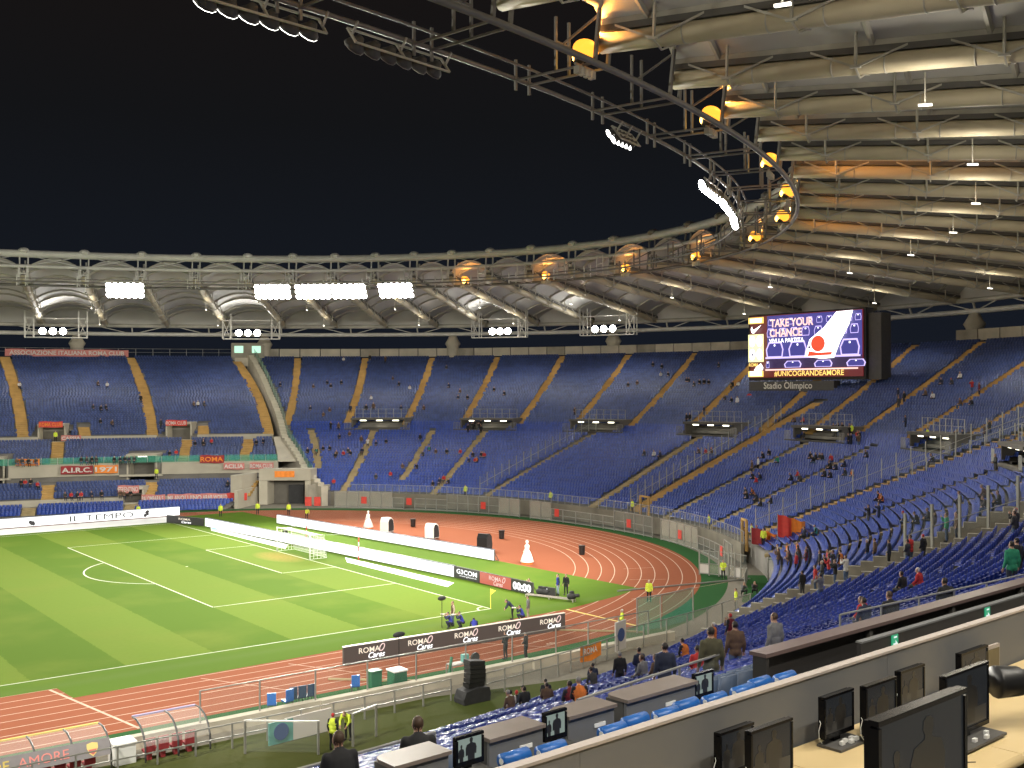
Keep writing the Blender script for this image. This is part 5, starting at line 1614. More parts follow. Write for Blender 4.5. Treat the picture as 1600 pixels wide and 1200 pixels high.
MB().lathe((40.6, -48.6, 1.0), [(.15, -.1), (.3, 0), (.3, .1)], 14, 0, (V(1, 0, 0), Z, V(0, -1, 0))).build('lamp', M['black'], bt); MB().box((39.9, -48.6, 1.08), (.4, .3, .42)).build('box', M['teal'], bt)
MB().tube([(38.5, -48.9, .02), (38.9, -48.7, 1.3)], .09, 8).build('rolled_cloth', M['bottle_green'], bt)
tag(MB().ell((37.6, -48.7, .2), (.55, .35, .18), 10, 6).build('blue_bundle', M['vinyl_blue'], None, True), 'crumpled bright blue bundle on the green strip', 'bundle')
# line array loudspeaker stack
spk = thing('loudspeaker_stack', 'big black line array loudspeaker standing on a covered base in the moat', 'loudspeaker', (37.3, -53.0, 0))
MB().prism([(-.85, 0), (.85, 0), (.9, .35), (.8, .72), (.1, .8), (-.7, .66), (-.88, .25)], (37.3, -52.55, .02), V(1, 0, 0), Z, .95).build('covered_base', M['matte_black'], spk)
for i in range(6):
    z = .80 + i * .235; t_ = -.06 * i
    cX = 37.45 + .015 * i - .03 * (i - 2) ** 2 * .3
    mm = MB(); mm.box((cX, -53.0, z + .11), (1.02, .6, .215), (V(math.cos(t_ * .5), 0, math.sin(t_ * .5)), V(0, 1, 0), V(-math.sin(t_ * .5), 0, math.cos(t_ * .5)))); mm.build('array_cabinet', M['black'], spk)
rb = thing('orange_banner', 'small orange red banner tied on the moat railing', 'banner', (47.0, -51.6, .8))
MB().add([(46.1, -51.75, .45), (47.2, -51.55, .35), (48.1, -51.4, .55), (48.1, -51.4, 1.35), (47.1, -51.5, 1.25), (46.1, -51.75, 1.4)], [(0, 1, 4, 5), (1, 2, 3, 4)]).build('cloth', M['orange'], rb)
m = MB(); letter(m, 'ROMA', (47.05, -51.62, 1.02), V(.98, .16, 0), Z, 1.3, .36, 0, .01); m.build('lettering', M['white'], rb)
wg = thing('teal_hoarding', 'pale teal panel with a dark round emblem beside the stewards at the moat', 'hoarding', (27, -52.8, 0))
MB().box((27.6, -53.0, .62), (2.6, .08, 1.1), (V(.995, .09, 0), V(-.09, .995, 0), Z)).build('panel', M['banner_white'], wg); MB().box((26.1, -53.15, .60), (1.3, .06, 1.05), (V(.995, .09, 0), V(-.09, .995, 0), Z)).build('teal_panel', M['teal'], wg)
MB().lathe((26.1, -53.2, .62), [(.40, 0), (.40, .02)], 18, 0, (V(.995, .09, 0), Z, V(.09, -.995, 0))).build('emblem', M['print_blue'], wg)
gt = thing('glass_gate', 'open glass gate leaf with steel edges behind the two stewards', 'gate', (27.5, -55, 0))
for (p, q) in (((24.2, -53.4, .03), (26.8, -55.6, .03)), ((28.6, -55.6, .03), (30.2, -55.0, .03))):
    p, q = V(*p), V(*q)
    for x in (p, q): MB().bar(x, x + V(0, 0, 1.55), .09).build('post', M['steel'], gt)
    MB().bar(p + V(0, 0, 1.52), q + V(0, 0, 1.52), .07).build('top_rail', M['white_steel'], gt)
    MB().add([p + V(0, 0, .1), q + V(0, 0, .1), q + V(0, 0, 1.45), p + V(0, 0, 1.45)], [(0, 1, 2, 3)]).build('pane', M['glass'], gt)

# ================================================================== press tribune in the foreground
AXN = (E_, N_, Z)
def nbox(u0, u1, v0, v1, z0, z1): 
    return MB().box(NF((u0 + u1) / 2, (v0 + v1) / 2, (z0 + z1) / 2), (u1 - u0, v1 - v0, z1 - z0), AXN)
deckf = struct(nbox(-4, 32, 2.9, 5.44, 12.6, 12.85).build('press_floor', M['floor']))
struct(nbox(-4, 34, 5.66, 10.7, 11.5, 11.75).build('box_floor', M['floor']))
struct(nbox(-4, 32, -3.0, 2.9, 13.6, 14.2).build('press_step', M['floor']))
pw = thing('parapet_wall', 'long plain grey parapet wall in front of the press desks', 'wall', NF(12, 5.55, 12.8))
for i in range(8):
    a = -3 + i * 4.2
    nbox(a, a + 4.195, 5.45, 5.52, 11.76, 14.15).build('panel', M['wall_grey'], pw)
nbox(-3, 30.6, 5.44, 5.53, 14.151, 14.175).build('capping', M['wall_top'], pw)
# beige desk row, each desk a top, a panel and legs
def press_desk(u0, u1, v0, v1, z, label, rnd=False):
    root = thing('press_desk', label, 'desk', NF((u0 + u1) / 2, (v0 + v1) / 2, z - .75), 0, 'beige press desks')
    top = nbox(u0 + .006, u1 - .006, v0, v1, z - .045, z)
    top.build('top', M['wood'], root)
    MB().tube([NF(u0 + .006, v0, z - .045), NF(u1 - .006, v0, z - .045)], .044, 10).build('rounded_edge', M['wood'], root, True)
    nbox(u0 + .05, u0 + .09, v0 + .1, v1 - .04, z - .75, z - .046).build('side_panel', M['wood'], root); nbox(u1 - .09, u1 - .05, v0 + .1, v1 - .04, z - .75, z - .046).build('side_panel', M['wood'], root)
    return root
DL = ['beige press desk cut by the bottom edge, under the first two small monitors', 'beige press desk carrying the third small monitor and two white cards', 'beige press desk under the medium monitors in the middle', 'beige press desk under the widest monitor of the back row and the video camera', 'beige press desk farthest along the grey wall', 'beige press desk end at the picture\'s right edge']
for i in range(6):
    u0 = [4.6, 7.62, 8.9 + .4, 11.2, 13.1, 15.0][i]; u1 = [7.62, 9.3, 11.2, 13.1, 15.0, 18.6][i]
    press_desk(u0, u1, 4.05, 5.42, 13.6, DL[i])
press_desk(3.0, 4.95, 1.75, 2.75, 14.83, 'nearer raised press desk under the largest monitor, mostly below the frame')
nbox(9.3, 9.312, 4.1, 5.4, 13.601, 13.6035)
# monitors
M['bezel'] = mat('bezel_black', (.011, .011, .012), .28)
M['scr_bg'] = emis('monitor_picture', (.030, .033, .036), .5); 
for _k in ('scr_bg', 'bezel'):
    _b = M[_k].node_tree.nodes['Principled BSDF']; _b.inputs['Specular IOR Level'].default_value = .18; _b.inputs['Roughness'].default_value = .25; _b.inputs['Base Color'].default_value = (.006, .006, .007, 1)
M['scr_pale'] = emis('monitor_picture_pale', (.40, .50, .44), .5)
M['scr_man'] = emis('monitor_figure', (.004, .004, .006), .3); M['scr_lo'] = emis('monitor_lower', (.042, .039, .034), .5)
MAN = [(-.12, -.42), (-.13, -.20), (-.20, -.22), (-.20, .05), (-.16, .17), (-.045, .215), (-.04, .25), (-.06, .30), (-.055, .37), (-.02, .405), (.025, .40), (.055, .365), (.058, .30), (.04, .25), (.045, .215), (.15, .17), (.19, .04), (.18, -.20), (.12, -.18), (.12, -.42)]
def monitor(u, v, z, w, h, label, bright=False, yaw=0.0, stand=.07, gear=True, group='monitors on the press desks'):
    root = thing('monitor', label, 'monitor', NF(u, v, z), 0, group)
    e = (E_ * math.cos(yaw) + N_ * math.sin(yaw)); n = V(-e.y, e.x, 0); ax = (e, n, Z)
    c = NF(u, v, z + stand + h / 2)
    bz = MB(); b = .022 if not bright else .035
    bz.box(c + V(0, 0, h / 2 - b / 2), (w, .045, b), ax); bz.box(c - V(0, 0, h / 2 - b * .9), (w, .045, b * 1.8), ax)
    bz.box(c - e * (w / 2 - b / 2) - V(0, 0, .0), (b, .044, h - 2 * b - b * .8), ax); bz.box(c + e * (w / 2 - b / 2), (b, .044, h - 2 * b - b * .8), ax)
    bz.box(c + n * .035, (w * .96, .03, h * .96), ax); bz.box(c + n * .07, (w * .6, .05, h * .5), ax)
    bz.build('housing', M['bezel'], root)
    sc = MB().box(c - n * .008 + V(0, 0, b * .4), (w - 2 * b, .012, h - 2.8 * b), ax).build('screen', M['scr_pale'] if bright else M['scr_bg'], root)
    f = c - n * .0165
    MB().add([f + e * ((x * 1.0 + .05) * w) + V(0, 0, y * h * .92 + h * .02) for x, y in MAN], [list(range(len(MAN)))]).build('screen_figure', M['scr_man'], sc)
    MB().add([f + e * ((x * .55 - .30) * w) + V(0, 0, y * h * .7 - h * .06) for x, y in MAN], [list(range(len(MAN)))]).build('screen_figure', M['scr_man'], sc)
    if not bright:
        f2 = c - n * .0155
        MB().add([f2 + e * (x * w) + V(0, 0, y * h) for x, y in ((-.44, -.40), (.44, -.40), (.44, -.16), (-.44, -.12))], [(0, 1, 2, 3)]).build('screen_floor', M['scr_lo'], sc)
    ft = MB(); ft.box(c - V(0, 0, h / 2 + stand * .5) + n * .03, (w * .22, .05, stand), ax)
    ft.build('neck', M['bezel'], root)
    base = MB(); base.box(NF(u, v, z + .012) - n * .06, (w * 1.0, .24, .022), ax); base.build('base_plate', M['dark_grey'], root)
    if gear:
        g = MB()
        for k in range(5):
            g.box(NF(u, v, z + .04) + e * R_.uniform(-.4, .4) * w - n * R_.uniform(.06, .14), (.05, .03, .03), ax)
        g.build('connectors', M['white'], root)
        cb = MB(); x0 = NF(u, v, z + .03) - e * (w * .5)
        cb.tube([x0 + n * .03 + V(0, 0, .20), x0 - e * .03 + V(0, 0, .19), x0 - e * .06 + V(0, 0, .13), x0 - e * .055 + V(0, 0, .06), x0 - e * .01 + V(0, 0, 0.012)], .003, 5); cb.build('cable', M['white'], root)
    return root
monitor(6.96, 5.27, 13.6, .44, .36, 'small monitor at the bottom left of the press desk, behind a larger one')
monitor(7.02, 4.98, 13.6, .55, .44, 'larger monitor overlapping the first small one at the bottom of the picture')
monitor(8.40, 5.25, 13.6, .47, .37, 'small monitor standing alone above two white cards on the desk')
monitor(8.78, 5.06, 13.6, .52, .44, 'medium monitor just left of the largest one')
monitor(9.72, 5.27, 13.6, .46, .36, 'small monitor against the wall behind the medium one')
monitor(9.25, 4.50, 13.62, .80, .56, 'widest monitor of the back row, showing a dark standing figure')
monitor(11.0, 5.27, 13.6, .60, .33, 'half hidden monitor against the wall behind the widest one', gear=False)
monitor(4.13, 2.20, 14.85, .72, .52, 'largest monitor in the foreground, cut by the bottom edge')
monitor(13.35, 5.0, 13.6, .55, .46, 'monitor edge entering at the picture\'s right side')
ph = thing('document_stand', 'small beige framed panel with a phone at its foot by the wall', 'stand', NF(11.45, 5.2, 13.6))
MB().box(NF(11.42, 5.28, 13.80), (.36, .03, .34), AXN).build('frame', M['wall_top'], ph); MB().box(NF(11.42, 5.258, 13.80), (.29, .012, .27), AXN).build('panel', mat('olive_panel', (.16, .13, .07), .6), ph)
MB().box(NF(11.5, 5.05, 13.615), (.34, .22, .03), AXN).build('phone_base', M['dark_grey'], ph); MB().tube([NF(11.4, 5.05, 13.65), NF(11.45, 5.05, 13.68), NF(11.58, 5.02, 13.66)], .02, 6).build('handset', M['white'], ph)
for k, (u, v, r) in enumerate(((8.05, 4.62, .25), (8.2, 4.72, .3))):
    tag(MB().box(NF(u, v, 13.603), (.13, .075, .006), (E_ * math.cos(r) + N_ * math.sin(r), N_ * math.cos(r) - E_ * math.sin(r), Z)).build('card', M['white']), ['white card on the desk, the one nearer the camera', 'white card on the desk, the one nearer the wall'][k], 'card', 'white cards on the desk')
MB().tube([NF(8.2, 4.68, 13.604), NF(8.5, 4.45, 13.604), NF(8.8, 4.2, 13.604)], .004, 5).build('desk_cable', M['dark_grey'], None)
tag(bpy.data.objects['desk_cable'], 'thin dark cable running across the beige desk from the cards', 'cable')
vc = thing('video_camera', 'black video camera standing on the desk at the right edge', 'camera', NF(10.1, 4.35, 13.6))
cax = (E_ * .85 - N_ * .52).normalized(); csd = V(-cax.y, cax.x, 0)
c = NF(10.25, 4.25, 14.02)
MB().box(c + cax * .10, (.42, .20, .26), (cax, csd, Z)).build('body', M['black'], vc); MB().lathe(c - cax * .06, [(.10, 0), (.11, .10), (.10, .14), (.135, .2), (.15, .42), (.14, .44)], 18, 0, (csd, Z, -cax)).build('lens', M['black'], vc, True)
MB().tube([c + V(0, 0, .13) - cax * .12, c + V(0, 0, .24) - cax * .1, c + V(0, 0, .26) + cax * .12, c + V(0, 0, .13) + cax * .2], .022, 8).build('handle', M['matte_black'], vc, True); MB().box(c + cax * .12 - V(0, 0, .24), (.30, .22, .32), (cax, csd, Z)).build('battery_mount', M['matte_black'], vc)
MB().lathe(NF(10.3, 4.22, 13.6), [(.20, .0), (.16, .1), (.10, .2)], 12).build('foot', M['matte_black'], vc); MB().tube([c + cax * .1 + V(0, 0, .2), c - csd * .12 + V(0, 0, .24)], .045, 10).build('viewfinder', M['black'], vc)

# hospitality row below the wall
def box_desk(u0, u1, label):
    root = thing('hospitality_desk', label, 'desk', NF((u0 + u1) / 2, 9.7, 11.76), 0, 'brown desks of the hospitality row')
    L = u1 - u0
    MB().prism([(0, 0), (L, 0), (L, .44), (.14, .44), (.04, .40), (0, .32)], NF(u0, 9.70, 12.56), E_, N_, .045).build('top', M['desk_brown'], root)
    nbox(u0 + .02, u1 - .02, 9.74, 9.79, 11.76, 12.555).build('front_panel', M['wall_grey'], root)
    nbox(u0 + .02, u0 + .07, 9.80, 10.12, 11.76, 12.555).build('side_panel', M['dark_grey'], root); nbox(u1 - .07, u1 - .02, 9.80, 10.12, 11.76, 12.555).build('side_panel', M['dark_grey'], root)
    nbox(u0 + L * .55, u0 + L * .55 + .2, 9.725, 9.738, 12.36, 12.41).build('label_plate', M['white'], root)
    return root
BD = [(6.75, 7.55, 'brown topped desk cut by the bottom edge, below the grey seats'), (8.12, 9.02, 'brown topped desk between two bright monitors'), (9.42, 10.3, 'short brown topped desk right of the second bright monitor'), (10.5, 11.96, 'brown topped desk reaching to the third bright monitor')]
for a, b, l in BD: box_desk(a, b, l)
monitor(7.84, 9.75, 12.30, .42, .36, 'bright monitor between the two lowest brown desks', True, 0, .06, False, 'monitors of the hospitality row')
monitor(9.22, 9.75, 12.30, .38, .36, 'bright monitor between the second and third brown desks', True, 0, .06, False, 'monitors of the hospitality row')
monitor(12.2, 9.80, 12.25, .42, .36, 'bright monitor at the end of the brown desks', True, 0, .06, False, 'monitors of the hospitality row')
monitor(6.55, 9.1, 12.30, .46, .36, 'bright monitor cut by the bottom edge of the picture', True, 0, .06, False, 'monitors of the hospitality row')
for k, u in enumerate((6.55, 7.84, 9.22, 12.2)):
    v0_ = 9.0 if k == 0 else 9.6
    tag(nbox(u - .24, u + .24, v0_, v0_ + .35, 11.76, 12.24 if k == 3 else 12.29).build('monitor_stand', M['desk_black']), ['dark pedestal under the bright monitor at the bottom edge', 'dark pedestal under the bright monitor between the lowest desks', 'dark pedestal under the bright monitor between the middle desks', 'dark pedestal under the bright monitor at the desks\' end'][k], 'pedestal', 'monitor pedestals')
LD = thing('long_desk', 'long dark desk with a reddish glossy top below the right hand seats', 'desk', NF(22, 9.8, 11.76))
M['desk_red'] = mat('reddish_laminate', (.13, .092, .088), .32, var=.05)
nbox(13.9, 31, 9.93, 10.25, 12.55, 12.61).build('top', M['desk_red'], LD)
nbox(13.92, 14.0, 9.95, 10.2, 11.76, 12.545).build('side_panel', M['desk_black'], LD); nbox(14.0, 31, 10.1, 10.2, 11.76, 12.545).build('front_panel', M['desk_black'], LD)
for i in range(5): nbox(17.0 + i * 3, 17.1 + i * 3, 9.98, 10.09, 11.76, 12.545).build('partition', M['dark_grey'], LD)
nbox(14.0, 31, 9.97, 10.09, 12.05, 12.09).build('shelf', M['desk_black'], LD)
bw = thing('back_panel', 'dark low panel with green exit signs behind the hospitality chairs', 'wall', NF(20, 8.2, 11.76))
nbox(15.2, 31, 9.08, 9.15, 11.76, 12.72).build('panel', M['desk_black'], bw); nbox(15.2, 31, 9.06, 9.17, 12.721, 12.75).build('capping', M['wall_grey'], bw)
M['exit_green'] = emis('exit_green', (.02, .42, .20), .8); M['exit_white'] = emis('exit_white', (.9, 1, .95), .9)
for k, u in enumerate((16.21, 19.49)):
    r = thing('exit_sign', ['green exit arrow sign nearer the big desk\'s end', 'green exit arrow sign farther along the dark panel'][k], 'sign', NF(u, 9.06, 12.4), 0, 'green exit signs')
    nbox(u - .10, u + .10, 9.062, 9.075, 12.56 - .15, 12.56 + .15).build('plate', M['exit_green'], r)
    m = MB(); m.add([NF(u + x, 9.055, 12.56 + z) for x, z in ((-.07, -.02), (.0, -.02), (.0, -.07), (.075, 0), (.0, .07), (.0, .02), (-.07, .02))], [list(range(7))]); m.build('arrow', M['exit_white'], r)
    m = MB(); m.add([NF(u + x, 9.055, 12.56 + z) for x, z in ((-.05, .10), (.05, .10), (.05, .13), (-.05, .13))], [(0, 1, 2, 3)]); m.build('mark', M['exit_white'], r)
# blue padded chairs with rolled backs
def blue_chair(u, v, label):
    root = thing('padded_chair', label, 'chair', NF(u, v, 11.76), 0, 'blue padded chairs of the hospitality row')
    w = .38; v = v + (.05 if int(u * 100) % 2 else -.03)
    MB().tube([NF(u - w / 2, v, 12.60), NF(u + w / 2, v, 12.60)], .085, 12).build('rolled_headrest', M['vinyl_blue'], root, True)
    MB().prism([(0, 0), (w, 0), (w, .42), (0, .42)], NF(u - w / 2, v + .03, 12.18), E_, (V(0, 0, 1) - N_ * .06).normalized(), .09).build('backrest', M['vinyl_blue'], root)
    nbox(u - w / 2, u + w / 2, v + .02, v + .50, 12.12, 12.22).build('cushion', M['vinyl_blue'], root)
    nbox(u - .05, u + .05, v + .2, v + .3, 11.80, 12.12).build('pedestal', M['black'], root); MB().lathe(NF(u, v + .25, 11.765), [(.22, 0), (.2, .03)], 12).build('base', M['black'], root)
    for s_ in (-1, 1): MB().lathe(NF(u + s_ * (w / 2 + .001), v, 12.60), [(.035, 0), (.035, .008)], 10, 0, (N_, Z, E_ * s_)).build('button', M['white'], root)
CH = [(7.93, 'blue padded chair at the bottom edge behind the second brown desk'), (8.42, 'blue padded chair next to the lowest one'), (9.44, 'blue padded chair behind the short brown desk, on its left'), (9.93, 'blue padded chair behind the short brown desk, on its right'), (10.42, 'blue padded chair, first behind the third desk'), (10.91, 'blue padded chair, second behind the third desk'), (11.4, 'blue padded chair, third behind the third desk'),
      (12.02, 'blue padded chair, first of three beside the long desk\'s end'), (12.51, 'blue padded chair, middle of three beside the long desk\'s end'), (13.0, 'blue padded chair, last of three beside the long desk\'s end')]
for u, l in CH: blue_chair(u, 9.0, l)
for k, (u0, u1, v) in enumerate(((11.55, 12.7, 7.0), (13.2, 15.3, 8.0), (8.7, 10.9, 7.0))):
    tag(nbox(u0, u1, v, v + .14, 11.76, 12.36).build('low_partition', M['wall_top']), ['low pale partition just over the grey wall, below three blue chairs', 'low pale partition beside the long desk\'s end', 'low pale partition behind the blue chairs of the short desk'][k], 'partition', 'low partitions')
# steel guard rails over the seats
def guard(u0, v0, u1, v1, z, label):
    a, b = NF(u0, v0, z), NF(u1, v1, z)
    root = thing('guard_rail', label, 'railing', (a + b) / 2, 0, 'guard rails among the near seats')
    L = (b - a).length; k = max(2, int(L / 1.6))
    MB().tube([a, b], .03, 6).build('bar', M['steel'], root)
    for i in range(k + 1):
        p = a + (b - a) * (i / k); MB().tube([p, p - V(0, 0, 1.15)], .028, 6).build('post', M['steel'], root)
    for i in range(k):
        p = a + (b - a) * ((i + .05) / k) - V(0, 0, .1); q = a + (b - a) * ((i + .95) / k) - V(0, 0, .1)
        MB().add([p - V(0, 0, .85), q - V(0, 0, .85), q, p], [(0, 1, 2, 3)]).build('pane', M['glass'], root)
guard(13.8, 14.0, 18.6, 14.4, 11.05, 'steel guard rail with glass above the brown desks'); guard(23.5, 14.6, 34, 14.0, 11.15, 'long steel guard rail with glass below the long dark desk')
guard(4.0, 15.3, 11.6, 15.4, 10.6, 'low guard rail between the grey and the blue near seats')
# lamps under the roof over the press rows
for u in (0.0, 7.0, 14.0, 22.0):
    p = NF(u, -1.5, 27.5)
    lamp('SPOT', 'press_lamp_beam', p, 3600, (1.0, .93, .79), NF(u + .5, 5.5, 13), .35, 120, .6)

# ================================================================== people
def limb(mb, pts, rr, m): mb.tube(pts, rr, 8, m)
def person_mesh(name, pose):
    """one continuous body: slots 0 skin, 1 hair, 2 jacket sleeves, 3 trousers, 4 shoes, 5 jacket body; faces +y"""
    P = dict(hip=V(0, 0, .93), chest=V(0, 0, 1.28), neck=V(0, .01, 1.47), head=V(0, .03, 1.62),
             sh=(V(-.185, 0, 1.41), V(.185, 0, 1.41)), el=(V(-.25, -.03, 1.13), V(.25, -.03, 1.13)), wr=(V(-.26, .07, .88), V(.26, .07, .88)),
             kn=(V(-.11, .03, .50), V(.11, .03, .50)), an=(V(-.12, -.02, .09), V(.12, -.02, .09)), toe=(V(-.14, .15, .045), V(.14, .15, .045)), hj=(V(-.095, 0, .90), V(.095, 0, .90)))
    if pose == 'hands':      # hands clasped in front
        P['el'] = (V(-.26, .02, 1.14), V(.26, .02, 1.14)); P['wr'] = (V(-.06, .22, 1.02), V(.06, .23, 1.04))
    elif pose == 'film':     # arms raised holding a phone
        P['el'] = (V(-.24, .18, 1.24), V(.24, .18, 1.24)); P['wr'] = (V(-.07, .30, 1.46), V(.08, .30, 1.47))
    elif pose == 'walk':
        P['kn'] = (V(-.10, .16, .52), V(.11, -.06, .50)); P['an'] = (V(-.10, .22, .10), V(.12, -.32, .16)); P['toe'] = (V(-.11, .38, .05), V(.13, -.18, .06)); P['wr'] = (V(-.28, -.12, .92), V(.26, .22, .95))
    elif pose == 'lean':     # bending forward, arms reaching down
        P['chest'] = V(0, .22, 1.18); P['neck'] = V(0, .36, 1.30); P['head'] = V(0, .47, 1.37); P['sh'] = (V(-.185, .30, 1.26), V(.185, .30, 1.26)); P['el'] = (V(-.24, .40, 1.0), V(.24, .40, 1.0)); P['wr'] = (V(-.16, .55, .82), V(.16, .55, .82))
    elif pose in ('sit', 'sitlean'):
        dz = .42
        f = .10 if pose == 'sit' else .24
        P['hip'] = V(0, -.02, .52); P['hj'] = (V(-.1, .02, .50), V(.1, .02, .50)); P['chest'] = V(0, f * .2, .86); P['neck'] = V(0, f * .7, 1.05); P['head'] = V(0, f * .9 + .03, 1.20)
        P['sh'] = (V(-.185, f * .5, 1.0), V(.185, f * .5, 1.0)); P['el'] = (V(-.25, f * .5 + .05, .73), V(.25, f * .5 + .05, .73)); P['wr'] = (V(-.10, .30, .62), V(.10, .32, .62))
        P['kn'] = (V(-.12, .42, .50), V(.12, .42, .50)); P['an'] = (V(-.13, .40, .10), V(.13, .40, .10)); P['toe'] = (V(-.14, .56, .05), V(.14, .56, .05))
    elif pose == 'crouch':   # squatting photographer, camera to the eye
        P['hip'] = V(0, -.14, .38); P['hj'] = (V(-.11, -.10, .38), V(.11, -.10, .38)); P['chest'] = V(0, .02, .70); P['neck'] = V(0, .10, .88); P['head'] = V(0, .16, 1.02)
        P['sh'] = (V(-.185, .07, .83), V(.185, .07, .83)); P['el'] = (V(-.2, .30, .66), V(.2, .30, .66)); P['wr'] = (V(-.07, .34, .90), V(.08, .35, .92))
        P['kn'] = (V(-.19, .30, .50), V(.19, .22, .42)); P['an'] = (V(-.17, .10, .09), V(.17, -.06, .12)); P['toe'] = (V(-.20, .27, .045), V(.20, .10, .045))
    src = MB()
    hip, ch, nk, hd = P['hip'], P['chest'], P['neck'], P['head']
    spine = (nk - hip).normalized(); side = V(1, 0, 0); fr = spine.cross(side).normalized() * -1
    if fr.y < 0: fr = -fr
    ax = (side, fr, spine)
    src.ell(ch + spine * .02, (.205, .135, .24), 12, 8, 5, ax); src.ell((hip + ch) / 2, (.18, .13, .20), 12, 8, 5, ax); src.ell(hip - spine * .0, (.175, .135, .13), 12, 8, 5 if pose not in ('sit', 'sitlean', 'crouch') else 3, ax)
    src.ell(nk - spine * .06, (.15, .09, .075), 10, 6, 5, ax)
    limb(src, [nk - spine * .05, hd - V(0, 0, .05)], [.062, .055], 0)
    for i in (0, 1):
        s_, e_, w_ = P['sh'][i], P['el'][i], P['wr'][i]
        src.ell(s_, (.075, .075, .075), 8, 6, 2); limb(src, [s_, (s_ + e_) / 2, e_], [.072, .064, .054], 2); limb(src, [e_, (e_ + w_) / 2, w_], [.055, .052, .042], 2)
        d = (w_ - e_).normalized(); src.ell(w_ + d * .05, (.034, .034, .05), 8, 6, 0)
        h_, k_, a_, t_ = P['hj'][i], P['kn'][i], P['an'][i], P['toe'][i]
        limb(src, [h_, (h_ + k_) / 2, k_], [.100, .088, .066], 3); src.ell(k_, (.066, .066, .066), 8, 6, 3); limb(src, [k_, (k_ * .6 + a_ * .4), a_ + V(0, 0, .02)], [.064, .062, .050], 3)
        fd = (t_ - a_); fd.z = 0; fd.normalize(); sd = V(-fd.y, fd.x, 0)
        src.ell((a_ + t_) / 2 - V(0, 0, .015), (.135, .05, .055), 10, 6, 4, (fd, sd, V(0, 0, 1)))
    src.ell(hd, (.076, .096, .118), 12, 10, 0); src.ell(hd + V(0, .095, -.01), (.016, .022, .026), 6, 5, 0); src.ell(hd + V(0, .05, -.09), (.05, .045, .04), 8, 6, 0)
    for sx_ in (-1, 1): src.ell(hd + V(sx_ * .078, 0, -.005), (.014, .024, .034), 6, 5, 0)
    src.ell(hd + V(0, -.022, .035), (.086, .096, .100), 12, 8, 1)
    me0 = src.mesh('src', M['black'])
    o = bpy.data.objects.new('src', me0); COL.objects.link(o)
    md = o.modifiers.new('r', 'REMESH'); md.mode = 'VOXEL'; md.voxel_size = .024; md.use_smooth_shade = True
    sm = o.modifiers.new('s', 'SMOOTH'); sm.factor = .5; sm.iterations = 2
    dg = bpy.context.evaluated_depsgraph_get()
    me = bpy.data.meshes.new_from_object(o.evaluated_get(dg))
    from mathutils.kdtree import KDTree
    kd = KDTree(len(me0.polygons)); mi = []
    for i, p in enumerate(me0.polygons):
        kd.insert(p.center, i); mi.append(p.material_index)
    kd.balance()
    vs = [tuple(v.co) for v in me.vertices]; fs = [list(p.vertices) for p in me.polygons]; ms = [mi[kd.find(p.center)[1]] for p in me.polygons]
    bpy.data.objects.remove(o); bpy.data.meshes.remove(me0); bpy.data.meshes.remove(me)
    body = MB(); body.v = vs; body.f = fs; body.m = ms
    # fingers, eyes and mouth
    for i in (0, 1):
        d = (P['wr'][i] - P['el'][i]).normalized(); w_ = P['wr'][i] + d * .08
        sd = d.cross(V(0, 1, .3)).normalized(); nn = d.cross(sd)
        for k, L in enumerate((.062, .072, .068, .055)):
            a = w_ + sd * ((k - 1.5) * .017)
            body.tube([a, a + d * (L * .55) + nn * .006, a + d * L * .9 + nn * .024], [.0085, .008, .006], 5, 0)
        a = w_ - d * .045 + sd * .034 * (1 if i else -1)
        body.tube([a, a + d * .03 + sd * (.02 if i else -.02), a + d * .055 + sd * (.022 if i else -.022) + nn * .01], [.010, .009, .007], 5, 0)
    for sx_ in (-1, 1): body.ell(hd + V(sx_ * .032, .088, .012), (.012, .008, .007), 6, 4, 1)
    body.ell(hd + V(0, .094, -.058), (.022, .007, .006), 6, 4, 1)
    me = body.mesh(name, [M['black']] * 6, True)
    return me
POSES = {k: person_mesh('person', k) for k in ('stand', 'hands', 'film', 'walk', 'lean', 'sit', 'sitlean', 'crouch')}
def cloth(n, c, r=.85): return mat('cloth_' + n, c, r, var=.12, scale=9)
C_ = {k: cloth(k, c) for k, c in dict(black=(.014, .014, .016), navy=(.018, .024, .05), grey=(.16, .16, .165), dkgrey=(.045, .045, .048), white=(.62, .60, .57), red=(.46, .03, .03), maroon=(.16, .015, .02), orange=(.62, .17, .03), green=(.02, .22, .12),
      teal=(.03, .22, .20), brown=(.11, .065, .04), olive=(.07, .065, .035), jeans=(.07, .11, .20), pale_jeans=(.28, .36, .44), blue_bib=(.03, .04, .30), vest=(.62, .74, .06), beige=(.40, .33, .24)).items()}
SK = [mat('skin_a', (.46, .27, .19), .55), mat('skin_b', (.38, .21, .14), .55)]
HR = [mat('hair_dark', (.015, .011, .009), .6), mat('hair_brown', (.055, .03, .016), .6), mat('hair_grey', (.22, .21, .20), .6)]
SHOE = mat('shoe', (.02, .02, .02), .6)
CODE = {'k': ('black', 'black'), 'w': ('white', 'white'), 'b': ('brown', 'brown'), 't': ('teal', 'black'), 'r': ('red', 'red'), 'm': ('maroon', 'black'), 'o': ('orange', 'black'), 'g': ('green', 'green'), 'd': ('grey', 'grey'), 'e': ('olive', 'olive'), 'n': ('navy', 'navy')}
def person(loc, rz, pose, body, sleeve, trousers, label, group=None, hair=0, skin=0, hat=None, scarf=None, scale=1.0):
    o = bpy.data.objects.new('person', POSES[pose]); COL.objects.link(o)
    o.location = loc; o.rotation_euler = (0, 0, rz); o.scale = (scale,) * 3
    for i, m_ in enumerate((SK[skin], HR[hair] if hat is None else C_[hat], C_[sleeve], C_[trousers], SHOE, C_[body])):
        o.material_slots[i].link = 'OBJECT'; o.material_slots[i].material = m_
    tag(o, label, 'person', group)
    return o
